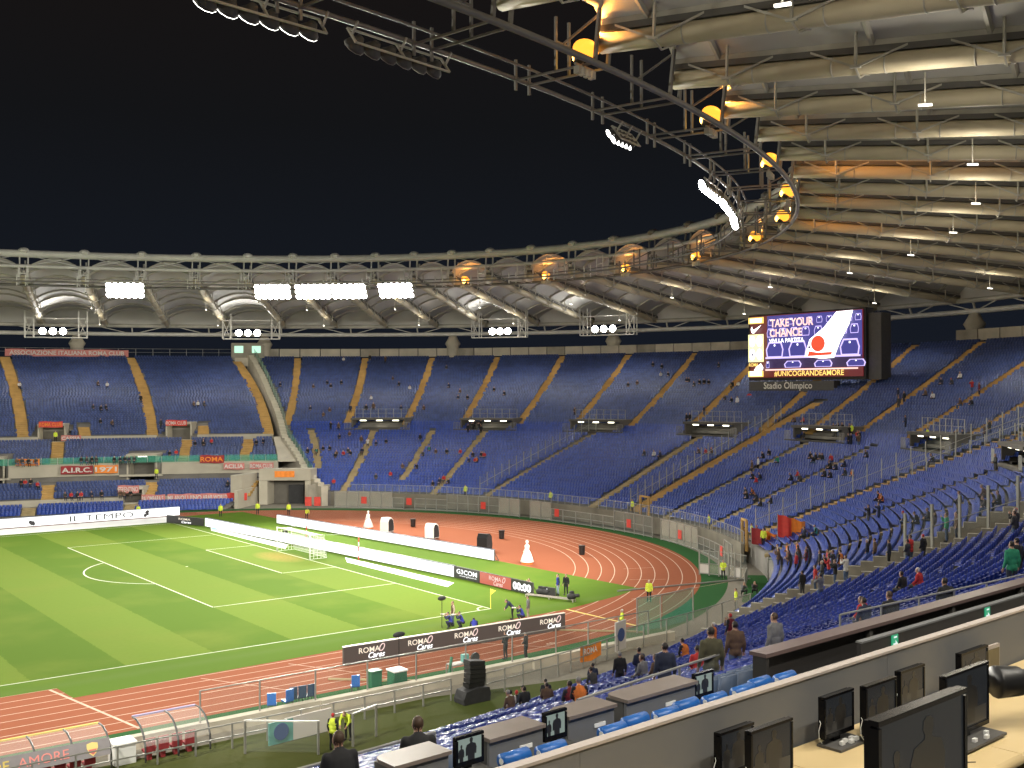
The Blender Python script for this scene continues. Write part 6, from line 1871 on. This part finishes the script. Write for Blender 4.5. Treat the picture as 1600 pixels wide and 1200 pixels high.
def facing(p, q):
    d = Vector(q) - Vector(p); return math.atan2(d.y, d.x) - math.pi / 2
RP = random.Random(21)
def seat_z(t, s):
    i = int((s - .03) / (.955 / NROW)); s0 = .03 + i * .955 / NROW; return s0, s0 + .955 / NROW * .45
def crowd_person(t, s, code, label, group, far_=False):
    pose = code[0]; body, sleeve = CODE[code[1]]
    if code[1] == 'k':
        body = sleeve = RP.choice(['black', 'black', 'navy', 'dkgrey', 'black', 'brown'])
    tr = RP.choice(['black', 'jeans', 'navy', 'dkgrey'])
    if 'woman' in label or 'dark haired' in label: body = sleeve = 'black'
    if far_:
        z = zprof(s); ss = s
        p = S(t, ss); p.z = z + .02
    else:
        n0, s00, ds = (.045, 0.0, (0.80 - .045) / 48) if t < -59 else (.03, 0, .955 / NROW)
        i = int((s - n0) / ds); sa = n0 + i * ds; ss = sa + ds * (.45 if pose == 's' else .72)
        p = S(t, ss); p.z = S(t, max(sa, n0)).z + .01
    ps_ = {'s': RP.choice(['sit', 'sitlean']), 't': RP.choice(['stand', 'hands', 'stand', 'film'])}[pose]
    tgt = V(45, 0, 0) if t < 52 else V(p.x - 3, 0, 0)
    rz = facing(p, tgt) + RP.uniform(-.4, .4)
    return person(p, rz, ps_, body, sleeve, tr, label, group, 1 if 'woman' in label else (0 if 'dark haired' in label else RP.choice([0, 0, 1, 0, 2])), RP.choice([0, 1]), None if RP.random() > .12 else RP.choice(['red', 'black', 'white']), None, RP.uniform(.94, 1.04))
CROWD = [
    ('lone pale clad spectator on the top row beside the second ochre stair', [(45.77, 0.939, 'sw')]),
    ('dark clad spectator standing at the parapet above the second exit', [(43.38, 0.94, 'tk'), (41.79, 0.928, 'tk')]),
    ('dark clad spectator in the small group above the first ochre stairs', [(46.79, 0.718, 'sk'), (45.7, 0.741, 'sk')]),
    ('dark clad spectator of the pair right of that small upper group', [(45.12, 0.721, 'sk'), (44.4, 0.749, 'sk')]),
    ("lone dark spectator close to the divider wall's top", [(49.99, 0.725, 'sk')]),
    ('lone dark spectator midway up between two ochre stairs', [(39.62, 0.775, 'sk')]),
    ('spectator in the trio left of the third ochre stair', [(38.55, 0.724, 'sk'), (37.17, 0.707, 'sw')]),
    ('lone spectator high up right of the third ochre stair', [(35.24, 0.876, 'sk')]),
    ('dark clad spectator of the trio left of the fourth ochre stair', [(33.24, 0.708, 'sk'), (31.51, 0.672, 'sk')]),
    ('dark clad spectator of the pair below that trio', [(31.1, 0.626, 'sk'), (30.13, 0.626, 'sk')]),
    ('dark clad spectator right of the fourth ochre stair', [(28.11, 0.691, 'sk'), (26.51, 0.654, 'sk')]),
    ('dark clad spectator of the group beside the first exit', [(45.56, 0.539, 'sk'), (43.77, 0.507, 'sk')]),
    ('lone dark spectator just right of the group beside the first exit', [(43.48, 0.529, 'sk')]),
    ('dark figure standing on the second ochre stair', [(41.4, 0.537, 'tk')]),
    ("standing spectator above the first exit's railing", [(39.78, 0.529, 'tk'), (39.2, 0.542, 'tb')]),
    ('pale clad spectator alone above the first exit', [(40.21, 0.625, 'sw')]),
    ("lone dark spectator left of the third stair's foot", [(36.25, 0.542, 'sk')]),
    ("lone spectator right of the third stair's foot", [(33.77, 0.542, 'sk')]),
    ('dark figure standing left of the first exit', [(42.03, 0.411, 'tk'), (41.21, 0.41, 'tk')]),
    ('dark clad spectator just below the first exit', [(40.3, 0.353, 'sk'), (39.41, 0.359, 'sk')]),
    ('figure standing on the grey stair below the first exit', [(37.5, 0.319, 'tk'), (36.54, 0.297, 'tw')]),
    ('dark clad spectator right below the first exit', [(35.51, 0.3, 'sk'), (34.63, 0.315, 'sk')]),
    ('lone dark figure standing between the first two exits', [(30.99, 0.332, 'tk')]),
    ('spectator at the left end of the lower loose crowd by the divider', [(42.47, 0.259, 'sk'), (41.49, 0.258, 'st')]),
    ('spectator in the lower loose crowd by the divider wall', [(41, 0.272, 'sk'), (40.23, 0.273, 'sk'), (39.1, 0.24, 'sb')]),
    ('spectator in the lower crowd below the first exit', [(38.96, 0.226, 'sk'), (38.25, 0.234, 'sr'), (37.96, 0.256, 'sk')]),
    ('spectator right of that lower crowd', [(37.44, 0.239, 'sk'), (36.38, 0.247, 'sk')]),
    ('spectator of the foursome low between the first two exits', [(28.85, 0.239, 'sk'), (28.71, 0.263, 'st'), (27.55, 0.247, 'sk')]),
    ("spectator of the trio left of the second exit's grey stair", [(26.23, 0.257, 'sk'), (24.52, 0.254, 'sr')]),
    ('spectator in the dense little crowd below the second exit', [(22.39, 0.21, 'sk'), (22.58, 0.233, 'sk'), (21.58, 0.212, 'sr'), (21.35, 0.212, 'so'), (21.51, 0.236, 'sk'), (21.38, 0.241, 'sk'), (21.17, 0.242, 'sr')]),
    ('dark figure standing in the crowd at the second exit', [(26.46, 0.393, 'tk'), (27.05, 0.434, 'tk'), (26.14, 0.414, 'tk'), (26.24, 0.426, 'tk'), (25.43, 0.401, 'tk'), (25.49, 0.419, 'tk'), (24.92, 0.398, 'tk')]),
    ('spectator of the low trio near the fence behind the goal', [(31.92, 0.094, 'sk'), (30.34, 0.108, 'sr')]),
    ('spectator of the low group right of the second grey stair', [(23.68, 0.075, 'sk'), (23.19, 0.081, 'sk'), (23.02, 0.094, 'sr'), (21.96, 0.081, 'sk')]),
    ('dark clad spectator low behind the goal', [(29.83, 0.168, 'sk'), (28.02, 0.154, 'sk')]),
    ('spectator in red low by the divider wall', [(36.55, 0.066, 'sr')]),
    ('dark clad spectator in the top rows left of the sixth stair', [(14.12, 0.871, 'sk'), (12.95, 0.856, 'sk')]),
    ('lone dark spectator in the top rows left of the scoreboard', [(7.28, 0.857, 'sk')]),
    ('spectator of the upper trio with one in white', [(12.02, 0.792, 'sw'), (11.23, 0.798, 'sk')]),
    ('dark clad spectator beside the sixth ochre stair', [(14.1, 0.721, 'sk'), (13.42, 0.738, 'sk')]),
    ('dark clad spectator in the long row left of the scoreboard', [(8.54, 0.748, 'sk'), (8.28, 0.751, 'sk'), (7.15, 0.723, 'sk'), (6.92, 0.726, 'sk'), (6.48, 0.73, 'sk'), (6.04, 0.727, 'sk')]),
    ("spectator in the rows touching the scoreboard's left side", [(3.43, 0.71, 'sk'), (2.92, 0.719, 'sw')]),
    ('dark clad spectator beside the stair left of the scoreboard', [(2.29, 0.616, 'sk'), (1.37, 0.606, 'sk')]),
    ('figure in white standing left of the scoreboard legs', [(0.69, 0.593, 'tw')]),
    ('dark figure standing at the top of the stair left of the scoreboard', [(2.42, 0.531, 'tk')]),
    ('dark figure standing left of the fourth exit', [(3.11, 0.479, 'tk'), (2.79, 0.481, 'tk')]),
    ('dark figure standing above the third exit', [(16.31, 0.521, 'tk')]),
    ('spectator of the group below the fourth exit', [(-2.13, 0.319, 'sk'), (-2.88, 0.316, 'sr'), (-3.48, 0.319, 'sk')]),
    ('spectator of the loose group between the third and fourth exits', [(2.3, 0.284, 'sk'), (1.28, 0.28, 'sw'), (0.66, 0.282, 'sk')]),
    ('dark figure standing right of the scoreboard', [(-13.19, 0.636, 'tk'), (-14.31, 0.627, 'tk')]),
    ('dark figure standing on the stair right of the scoreboard', [(-14.78, 0.587, 'tk')]),
    ('spectator of the trio between the two right hand ochre stairs', [(-15.68, 0.655, 'sk'), (-17, 0.645, 'sw')]),
    ('dark clad spectator above that right hand trio', [(-15.23, 0.72, 'sk'), (-16.34, 0.711, 'sk')]),
    ('lone pale clad spectator high at the right', [(-16.13, 0.74, 'sw')]),
    ('figure in red standing on the right hand ochre stair', [(-19.18, 0.677, 'tr'), (-20.5, 0.663, 'tm')]),
    ('dark clad spectator below the red clad ones on the right', [(-21.12, 0.614, 'sk'), (-22.39, 0.604, 'sk')]),
    ('dark figure standing above the fifth exit', [(-19.21, 0.495, 'tk')]),
    ("dark figure standing by the sixth exit's railing", [(-30.21, 0.48, 'tk'), (-29.91, 0.495, 'tk')]),
    ('dark figure leaning in the sixth exit', [(-28.44, 0.455, 'tk'), (-29.21, 0.456, 'tk')]),
    ('dark figure in the crowd standing at the fifth exit', [(-12.54, 0.457, 'tk'), (-13.02, 0.452, 'tk'), (-13.09, 0.455, 'tk'), (-13.53, 0.455, 'tk'), (-13.62, 0.46, 'tk'), (-14.43, 0.45, 'tk'), (-15.04, 0.444, 'tk')]),
    ("figure of the crowd's right half at the fifth exit", [(-16.65, 0.4, 'tk'), (-16.3, 0.415, 'tk'), (-16.75, 0.416, 'tr'), (-17.63, 0.405, 'tk'), (-17.02, 0.428, 'tk')]),
    ('lone dark figure beside the ochre stair under the scoreboard', [(-10.78, 0.401, 'tk')]),
    ('spectator beside the ochre stair just under the scoreboard', [(-6.82, 0.504, 'sk'), (-7.71, 0.497, 'sr')]),
    ('figure standing low on the ochre stair from the scoreboard', [(-10.58, 0.257, 'tk'), (-10.72, 0.275, 'tw')]),
    ('dark clad spectator right of the ochre stair from the scoreboard', [(-9.64, 0.316, 'sk'), (-9.78, 0.333, 'sk')]),
    ('spectator in green beside the grey stair', [(-12.15, 0.3, 'sg')]),
    ('spectator of the foursome below the ochre stair', [(-12.43, 0.217, 'sk'), (-13.78, 0.21, 'sr'), (-13.54, 0.228, 'sk')]),
    ('spectator of the fivesome lower down beside the grey stair', [(-14.84, 0.157, 'sk'), (-15.89, 0.145, 'sk'), (-15.93, 0.158, 'so'), (-17.55, 0.143, 'sk')]),
    ('dark clad spectator just right of that fivesome', [(-19.48, 0.135, 'sk'), (-20.23, 0.143, 'sk')]),
    ('dark clad spectator of the first right hand middle group', [(-15.18, 0.324, 'sk'), (-16.39, 0.311, 'sk'), (-15.91, 0.33, 'sk'), (-16.85, 0.326, 'sk')]),
    ('spectator of the next middle group with red among them', [(-16.47, 0.336, 'sk'), (-18.09, 0.336, 'sr')]),
    ('dark clad spectator of the group right of it', [(-19.7, 0.307, 'sk'), (-20.57, 0.306, 'sk'), (-20.9, 0.317, 'sk')]),
    ('spectator of the group lower left of the middle ones', [(-17.39, 0.242, 'sk'), (-17.44, 0.251, 'sr'), (-18.82, 0.245, 'sk')]),
    ('dark clad spectator of the trio below the middle groups', [(-20.73, 0.262, 'sk'), (-21.72, 0.269, 'sk')]),
    ('spectator of the pair with one in orange', [(-23.04, 0.29, 'sk'), (-24.18, 0.29, 'so')]),
    ('lone dark spectator near the tall glass divider', [(-21.44, 0.357, 'sk')]),
    ("lone dark spectator left of the tall glass divider's top", [(-30.71, 0.38, 'sk')]),
    ('dark figure standing on the rubble coloured stair at the right', [(-40.65, 0.394, 'tk')]),
    ('lone dark spectator near the right edge, upper of two', [(-48.74, 0.35, 'sk')]),
    ('dark clad spectator near the right edge, lower ones', [(-53.32, 0.351, 'sk'), (-53.16, 0.359, 'sk')]),
    ('lone dark spectator in the right hand block', [(-46.75, 0.315, 'sk')]),
    ('tall dark figure standing alone in the curved rows', [(-38.63, 0.196, 'tk')]),
    ('dark figure stooping next to the tall lone one', [(-39.12, 0.211, 'tk')]),
    ('spectator in orange at the foot of the tall divider', [(-34.26, 0.237, 'so'), (-35.17, 0.241, 'so')]),
    ('spectator of the trio with green jackets low in the curved rows', [(-34.69, 0.098, 'sk'), (-35.83, 0.11, 'st')]),
    ('lone dark spectator right of the middle of the curved rows', [(-45.29, 0.243, 'sk')]),
    ('dark clad spectator of the trio in the curved rows', [(-48.09, 0.261, 'sk'), (-48.65, 0.272, 'sk')]),
    ('figure in a green jacket standing in the curved rows', [(-55.94, 0.298, 'tg'), (-56.1, 0.307, 'tg'), (-57.11, 0.316, 'tk')]),
    ('dark figure standing at the end of the passage balustrade', [(-53.18, 0.191, 'tk'), (-54.58, 0.206, 'tk')]),
    ('dark figure stepping beside the passage balustrade', [(-57.22, 0.231, 'tk')]),
    ('figure in the group at the cut end of the curved rows', [(-59.57, 0.272, 'tk'), (-59.03, 0.274, 'tr'), (-59.37, 0.283, 'tk')]),
    ("dark figure in the crowd at the picture's right edge", [(-62.05, 0.397, 'tk'), (-62.32, 0.401, 'tk'), (-62.14, 0.405, 'tk'), (-62.9, 0.412, 'tk')]),
    ('figure in the big crowd beside the red flag', [(-38.07, 0.041, 'tk'), (-39.25, 0.041, 'tk'), (-39.03, 0.044, 'tr'), (-39.87, 0.045, 'tk'), (-39.17, 0.051, 'to'), (-41.23, 0.051, 'tk'), (-41.42, 0.056, 'tk'), (-41.56, 0.056, 'tr'), (-43.15, 0.064, 'tk'), (-40.75, 0.065, 'to')]),
    ('figure standing with scarves below the curved rows', [(-51.94, 0.124, 'tk'), (-55.38, 0.15, 'tk'), (-53.94, 0.149, 'tr')]),
    ('figure of the trio right of the scarves', [(-57.57, 0.174, 'tk'), (-57.94, 0.187, 'tw')]),
    ('dark clad spectator beside the yellow frame near the flags', [(-25.29, 0.035, 'sk'), (-26.51, 0.046, 'sk')]),
    ('supporter in the packed corner just right of the red flag', [(-41.8, 0.052, 'tk'), (-41.74, 0.059, 'tk'), (-44.81, 0.071, 'tr'), (-44.06, 0.078, 'tk'), (-45.24, 0.085, 'tm')]),
    ('supporter in the row behind the scarf wearers', [(-49.55, 0.117, 'tk'), (-50.82, 0.132, 'tr'), (-52.82, 0.147, 'tk'), (-53.99, 0.162, 'to')]),
    ('dark figure standing at the head of the near rows, leftmost', [(-56.73, 0.135, 'tk')]),
    ('figure in red standing at the head of the near rows', [(-56.65, 0.143, 'tr')]),
    ('figure in grey green with a red scarf bending over the near rows', [(-61.67, 0.191, 'td')]),
    ('spectator in the near rows below the cut end', [(-68.15, 0.357, 'sk'), (-68.27, 0.365, 'sr')]),
    ('figure standing over the long desk at the right edge', [(-71.75, 0.472, 'tk'), (-73.37, 0.497, 'tg')]),
    ('spectator with a red hat behind the long guard rail', [(-74.45, 0.417, 'sr')]),
    ('dark clad spectator behind the long guard rail', [(-76.02, 0.45, 'sk'), (-77.59, 0.487, 'sk')]),
    ("dark hooded spectator at the long guard rail's middle", [(-76.76, 0.503, 'sk')]),
    ('figure in black and orange standing among the near seats, leftmost of three', [(-68.76, 0.182, 'to')]),
    ('man in a dark coat standing between two others in the near rows', [(-67.76, 0.173, 'tk')]),
    ('man in a dark coat with a red scarf, rightmost of three in the near rows', [(-67.78, 0.183, 'tm')]),
    ('person in a brown jacket, pale jeans and white cap filming from the near rows', [(-78.49, 0.42, 'tb')]),
    ('person in a mottled grey jacket standing among the near seats', [(-79.88, 0.47, 'td')]),
    ('spectator with an orange scarf in the near rows', [(-70.82, 0.193, 'so')]),
    ('spectator in red seated by the guard rail', [(-78.11, 0.376, 'sr')]),
    ('person in an olive coat standing behind the guard rail', [(-81.52, 0.495, 'te')]),
    ('person in a black puffer jacket standing in the near rows', [(-73.17, 0.174, 'tk')]),
    ('person in a dark jacket and pale jeans standing in the near rows', [(-73.68, 0.205, 'tn')]),
    ('spectator in grey with a white scarf in the near rows', [(-75.16, 0.252, 'sd')]),
    ('broad person in black standing in the near rows', [(-80.46, 0.427, 'tk')]),
    ('bald spectator beside the broad one in black', [(-75.89, 0.291, 'sb')]),
    ('dark clad spectator of the pair seated left of the puffer jacket', [(-68.75, 0.049, 'sk'), (-72.78, 0.155, 'sk')]),
    ('dark clad spectator seated near the moat, left of that pair', [(-74.2, 0.1, 'sk'), (-73.7, 0.1, 'sk')]),
    ('dark clad spectator of the trio seated above the brown desks', [(-71.08, 0.047, 'sk'), (-74.53, 0.153, 'sb')]),
    ('spectator in a white jacket and red hat in the near rows', [(-73.15, 0.061, 'sw')]),
    ('dark clad spectator next to the white jacket', [(-72.93, 0.065, 'sk'), (-73.7, 0.1, 'sk')]),
    ('spectator in maroon seated behind the guard rail', [(-78.69, 0.312, 'sm')]),
    ('spectator with a striped orange scarf behind the guard rail', [(-79.35, 0.343, 'so')]),
    ('woman with long brown hair in dark clothes at the bottom edge', [(-86.05, 0.54, 'sk')]),
    ('dark haired person in black, right of the woman at the bottom edge', [(-85.75, 0.55, 'sk')]),
]
CROWD_FAR = [
    ('pale clad spectator high on the far stand beside an ochre stair', [(70.86, 0.724, 'sw')]),
    ('spectator of the pair high in the far stand', [(65.26, 0.735, 'sk'), (64.46, 0.724, 'sw')]),
    ("dark figure standing on the far stand's ochre stair", [(61.28, 0.609, 'tk')]),
    ("dark clad spectator of the group in the far stand's middle", [(64.86, 0.558, 'sk'), (64.21, 0.547, 'sk'), (63.83, 0.557, 'sk')]),
    ('spectator of the group in the far stand nearer the divider wall', [(56.64, 0.575, 'sk'), (56.28, 0.576, 'sw'), (55.75, 0.575, 'sk')]),
    ("dark clad spectator low in the far stand's upper tier", [(63.76, 0.454, 'sk'), (62.78, 0.444, 'sk')]),
    ('dark figure beside the second lit upper exit', [(58.51, 0.426, 'tk'), (57.93, 0.424, 'tk')]),
    ('dark clad spectator under the second lit upper exit', [(54.45, 0.298, 'sk'), (53.71, 0.3, 'sk')]),
    ('spectator in the second tier near the divider wall', [(53.81, 0.314, 'sk'), (53.04, 0.314, 'sr')]),
    ("dark clad spectator in the second tier's last block", [(48.49, 0.303, 'sk'), (47.83, 0.311, 'sk')]),
    ('spectator in the second tier near the middle exit', [(56.32, 0.239, 'sk'), (55.74, 0.245, 'sr')]),
    ('dark clad spectator in the row behind the left edge balustrade', [(68.99, 0.182, 'sk'), (68.57, 0.18, 'sk'), (68.04, 0.175, 'sk'), (67.47, 0.178, 'sk')]),
    ('dark clad spectator in the row above the maroon banner', [(63.75, 0.183, 'sk'), (63.33, 0.182, 'sk'), (62.85, 0.178, 'sk'), (62.4, 0.171, 'sk')]),
    ('dark clad spectator in the row left of the middle exit', [(60.79, 0.168, 'sk'), (60.28, 0.171, 'sk'), (59.83, 0.166, 'sk'), (59.48, 0.17, 'sk'), (58.97, 0.169, 'sk')]),
    ("spectator in the low row at the far stand's left", [(68.16, 0.09, 'sk'), (67.82, 0.091, 'sr'), (67.36, 0.09, 'sk'), (66.79, 0.076, 'sr')]),
    ('dark and red clad spectator in the lowest rows of the far stand', [(63.85, -0.006, 'sk'), (63.33, -0.007, 'sr'), (62.71, -0.014, 'sk'), (62.39, -0.008, 'sr')]),
    ('dark clad spectator in the lowest rows beside the small exit', [(61.42, -0.013, 'sk'), (60.52, -0.008, 'sk')]),
    ('dark clad spectator by the small low exit', [(58.78, -0.005, 'sk'), (58.34, -0.017, 'sk'), (57.79, -0.008, 'sk')]),
    ('dark clad spectator above the low row of banners', [(48.51, 0.055, 'sk'), (47.38, 0.063, 'sk')]),
]
ORD = ['', 'second', 'third', 'fourth', 'fifth', 'sixth', 'seventh', 'eighth', 'ninth', 'tenth', 'eleventh']
def place_crowd(table, far_):
    for lb, members in table:
        xs = []
        for (t, s, c) in members:
            p = S(t, s) - CAM; xs.append(p.dot(RT) / p.dot(FW))
        rank = sorted(range(len(xs)), key=lambda i: xs[i])
        for i, (t, s, c) in enumerate(members):
            k = rank.index(i); n = len(members)
            sfx = '' if n == 1 else (', leftmost' if k == 0 else (', rightmost' if k == n - 1 else (', middle' if n == 3 else ', ' + ORD[k] + ' from left')))
            crowd_person(t, s, c, lb + sfx, 'spectators on the stands', far_)
place_crowd(CROWD, False)
place_crowd(CROWD_FAR, True)
# stewards in yellow vests
def steward(x, y, rz, label, z=.02, pose='stand', tr='black', sleeve='vest', hat=None):
    return person((x, y, z), rz, pose, 'vest', sleeve, tr, label, 'stewards in yellow vests', 0, 0, hat)
steward(63.8, -39.7, 2.2, 'steward in a yellow vest and white cap standing in the bend of the track', .02, 'stand', 'black', 'vest', 'white')
steward(54.4, -46.6, .9, 'steward in a yellow vest with his back turned at the near straight\'s end', .02, 'hands', 'black', 'vest', 'white')
steward(27.6, -55.5, -1.0, 'steward in a yellow vest and red cap at the moat gate', .02, 'stand', 'black', 'black', 'red')
steward(28.9, -54.6, 2.2, 'steward in a yellow vest leaning on the moat gate beside the red cap', .02, 'lean', 'black', 'vest')
steward(66.4, -46.3, .8, 'steward in a yellow vest behind the near railing by the concrete floor', .02, 'stand', 'black', 'vest', 'black')
steward(59.9, 36.8, 2.6, 'far steward in a yellow vest behind the pitch\'s far corner, left of two'); steward(64.8, 36.0, 2.6, 'far steward in a yellow vest behind the far corner, right of two')
steward(67.6, 32.3, 2.9, 'far steward in a yellow vest standing before the tunnel floor'); steward(67.4, 26.6, 2.9, 'far steward in a yellow vest crouched just over the second board', .02, 'lean')
for (t, s, lb) in ((17.6, .015, 'far steward in a yellow vest at the fence behind the goal'), (5.2, .015, 'far steward in a yellow vest on the stand\'s front wall, left of the yellow frame'), (-4.9, .018, 'steward in a yellow vest right beside the first yellow frame'), (-18.6, .015, 'steward in a yellow vest on the front wall with a red clad neighbour'), (-28.0, .03, 'steward in a yellow vest at the second yellow frame')):
    p = S(t, s, .35); steward(p.x, p.y, facing(p, (45, 0, 0)), lb, p.z)
p = S(-30.4, .04); steward(p.x, p.y, 2.0, 'steward in a yellow vest on the slope above the gate pen', p.z); steward(76.0, -36.6, 2.2, 'steward in a yellow vest inside the gate pen below the flags', .02, 'hands')
p = S(-15.2, .445); steward(p.x, p.y, facing(p, (45, 0, 0)), 'steward in a yellow vest at the fifth exit of the end stand', p.z); p = S(-25.0, .445); steward(p.x, p.y, facing(p, (45, 0, 0)), 'steward in a yellow vest at the sixth exit of the end stand', p.z)
p = S(57.2, .2); steward(p.x, p.y, facing(p, (45, 0, 0)), 'steward in a yellow vest beside the middle exit of the far stand', 3.5); p = S(66.9, .375); steward(p.x, p.y, facing(p, (45, 0, 0)), 'steward in a yellow vest by the CASSIA banner', 9.0)
p = S(54.6, -.09); steward(51.0, 42.8, 3.1, 'steward in a yellow vest behind the right end of the far LED board', .02)
# photographers and crew
def crew(x, y, rz, pose, label, tr='jeans', body='blue_bib', sleeve='navy', hair=0):
    return person((x, y, .02), rz, pose, body, sleeve, tr, label, 'photographers in blue bibs', hair, 0)
crew(46.3, -37.6, 1.2, 'crouch', 'photographer in a blue bib crouching at the touchline, left of two', 'navy'); crew(47.0, -38.0, 1.1, 'crouch', 'photographer in a blue bib crouching at the touchline, right of two', 'navy')
person((46.9, -37.1, .02), 1.3, 'stand', 'brown', 'beige', 'jeans', 'person in brown standing behind the two crouching photographers', None, 1)
crew(45.3, -42.0, -.5, 'lean', 'photographer in a blue bib and jeans stooping at the dark board', 'pale_jeans')
crew(51.7, -38.9, .8, 'crouch', 'photographer in a blue bib squatting by the dark board\'s right end', 'navy'); crew(51.4, -38.2, 1.0, 'lean', 'camera operator in dark blue behind the dark board\'s right end', 'black', 'navy'); person((52.3, -38.9, .02), .7, 'stand', 'grey', 'grey', 'beige', 'person in a pale grey jacket at the dark board\'s right end', None, 0)
crew(59.9, -33.2, 1.2, 'stand', 'photographer in a blue bib standing by the camera slider', 'pale_jeans'); person((60.5, -33.5, .02), 2.0, 'stand', 'black', 'black', 'black', 'person in black standing right beside the slider photographer', None, 0)
person((59.1, -30.6, .02), 1.5, 'crouch', 'beige', 'beige', 'black', 'person in beige crouching behind the 00:00 board', None, 1)
person((44.1, -47.0, .02), .3, 'hands', 'black', 'black', 'black', 'guard in a black jacket on the near track, left of two', 'guards in black on the near track', 0); person((45.0, -47.9, .02), .5, 'hands', 'black', 'black', 'black', 'guard in a black jacket on the near track, right of two', 'guards in black on the near track', 0)
person((57.9, 12.8, .02), 2.2, 'crouch', 'black', 'black', 'black', 'camera operator in black crouching left of the goal behind the boards', None, 0)
person((71.6, -42.6, .02), 2.6, 'crouch', 'grey', 'grey', 'black', 'photographer in grey sitting on the green corner patch, left of two', None, 1); person((72.6, -42.9, .02), 2.4, 'crouch', 'dkgrey', 'dkgrey', 'black', 'photographer in dark grey sitting on the green corner patch, right of two', None, 0)
# cameras in the photographers' hands
for k, (x, y, z, rz, lb) in enumerate(((46.19, -37.25, .93, 1.2, 'photo camera with a long lens of the left touchline photographer'), (46.73, -37.82, .93, 1.1, 'photo camera with a long lens of the right touchline photographer'), (51.45, -38.63, .93, .8, 'photo camera of the squatting photographer at the board\'s end'))):
    r = thing('photo_camera', lb, 'camera', (x, y, z), rz, 'photo cameras')
    MB().box((0, 0, .03), (.15, .08, .11)).build('body', M['black'], r, local=True); MB().lathe((0, .04, .03), [(.04, 0), (.05, .1), (.06, .3), (.06, .32)], 12, 0, (V(1, 0, 0), V(0, 0, -1), V(0, 1, 0))).build('lens', M['banner_white'], r, True, True)
# scattered orange bags and coats on the passage steps
bagp = thing('orange_bag', 'pile of orange and white cloths left on the near seats\' first step', 'bag', (67.5, -48.9, .55))
mb = MB()
for i in range(7): mb.ell((67.2 + RP.uniform(-.7, .9), -48.9 + RP.uniform(-.3, .3), .95 + RP.uniform(-.1, .25)), (.42, .3, .2), 8, 5, i % 2)
mb.build('cloths', [M['orange'], M['white']], bagp, True)
MB().box((67.4, -49.0, .45), (2.4, 1.0, .7)).build('step', M['concrete_pale'], bagp)
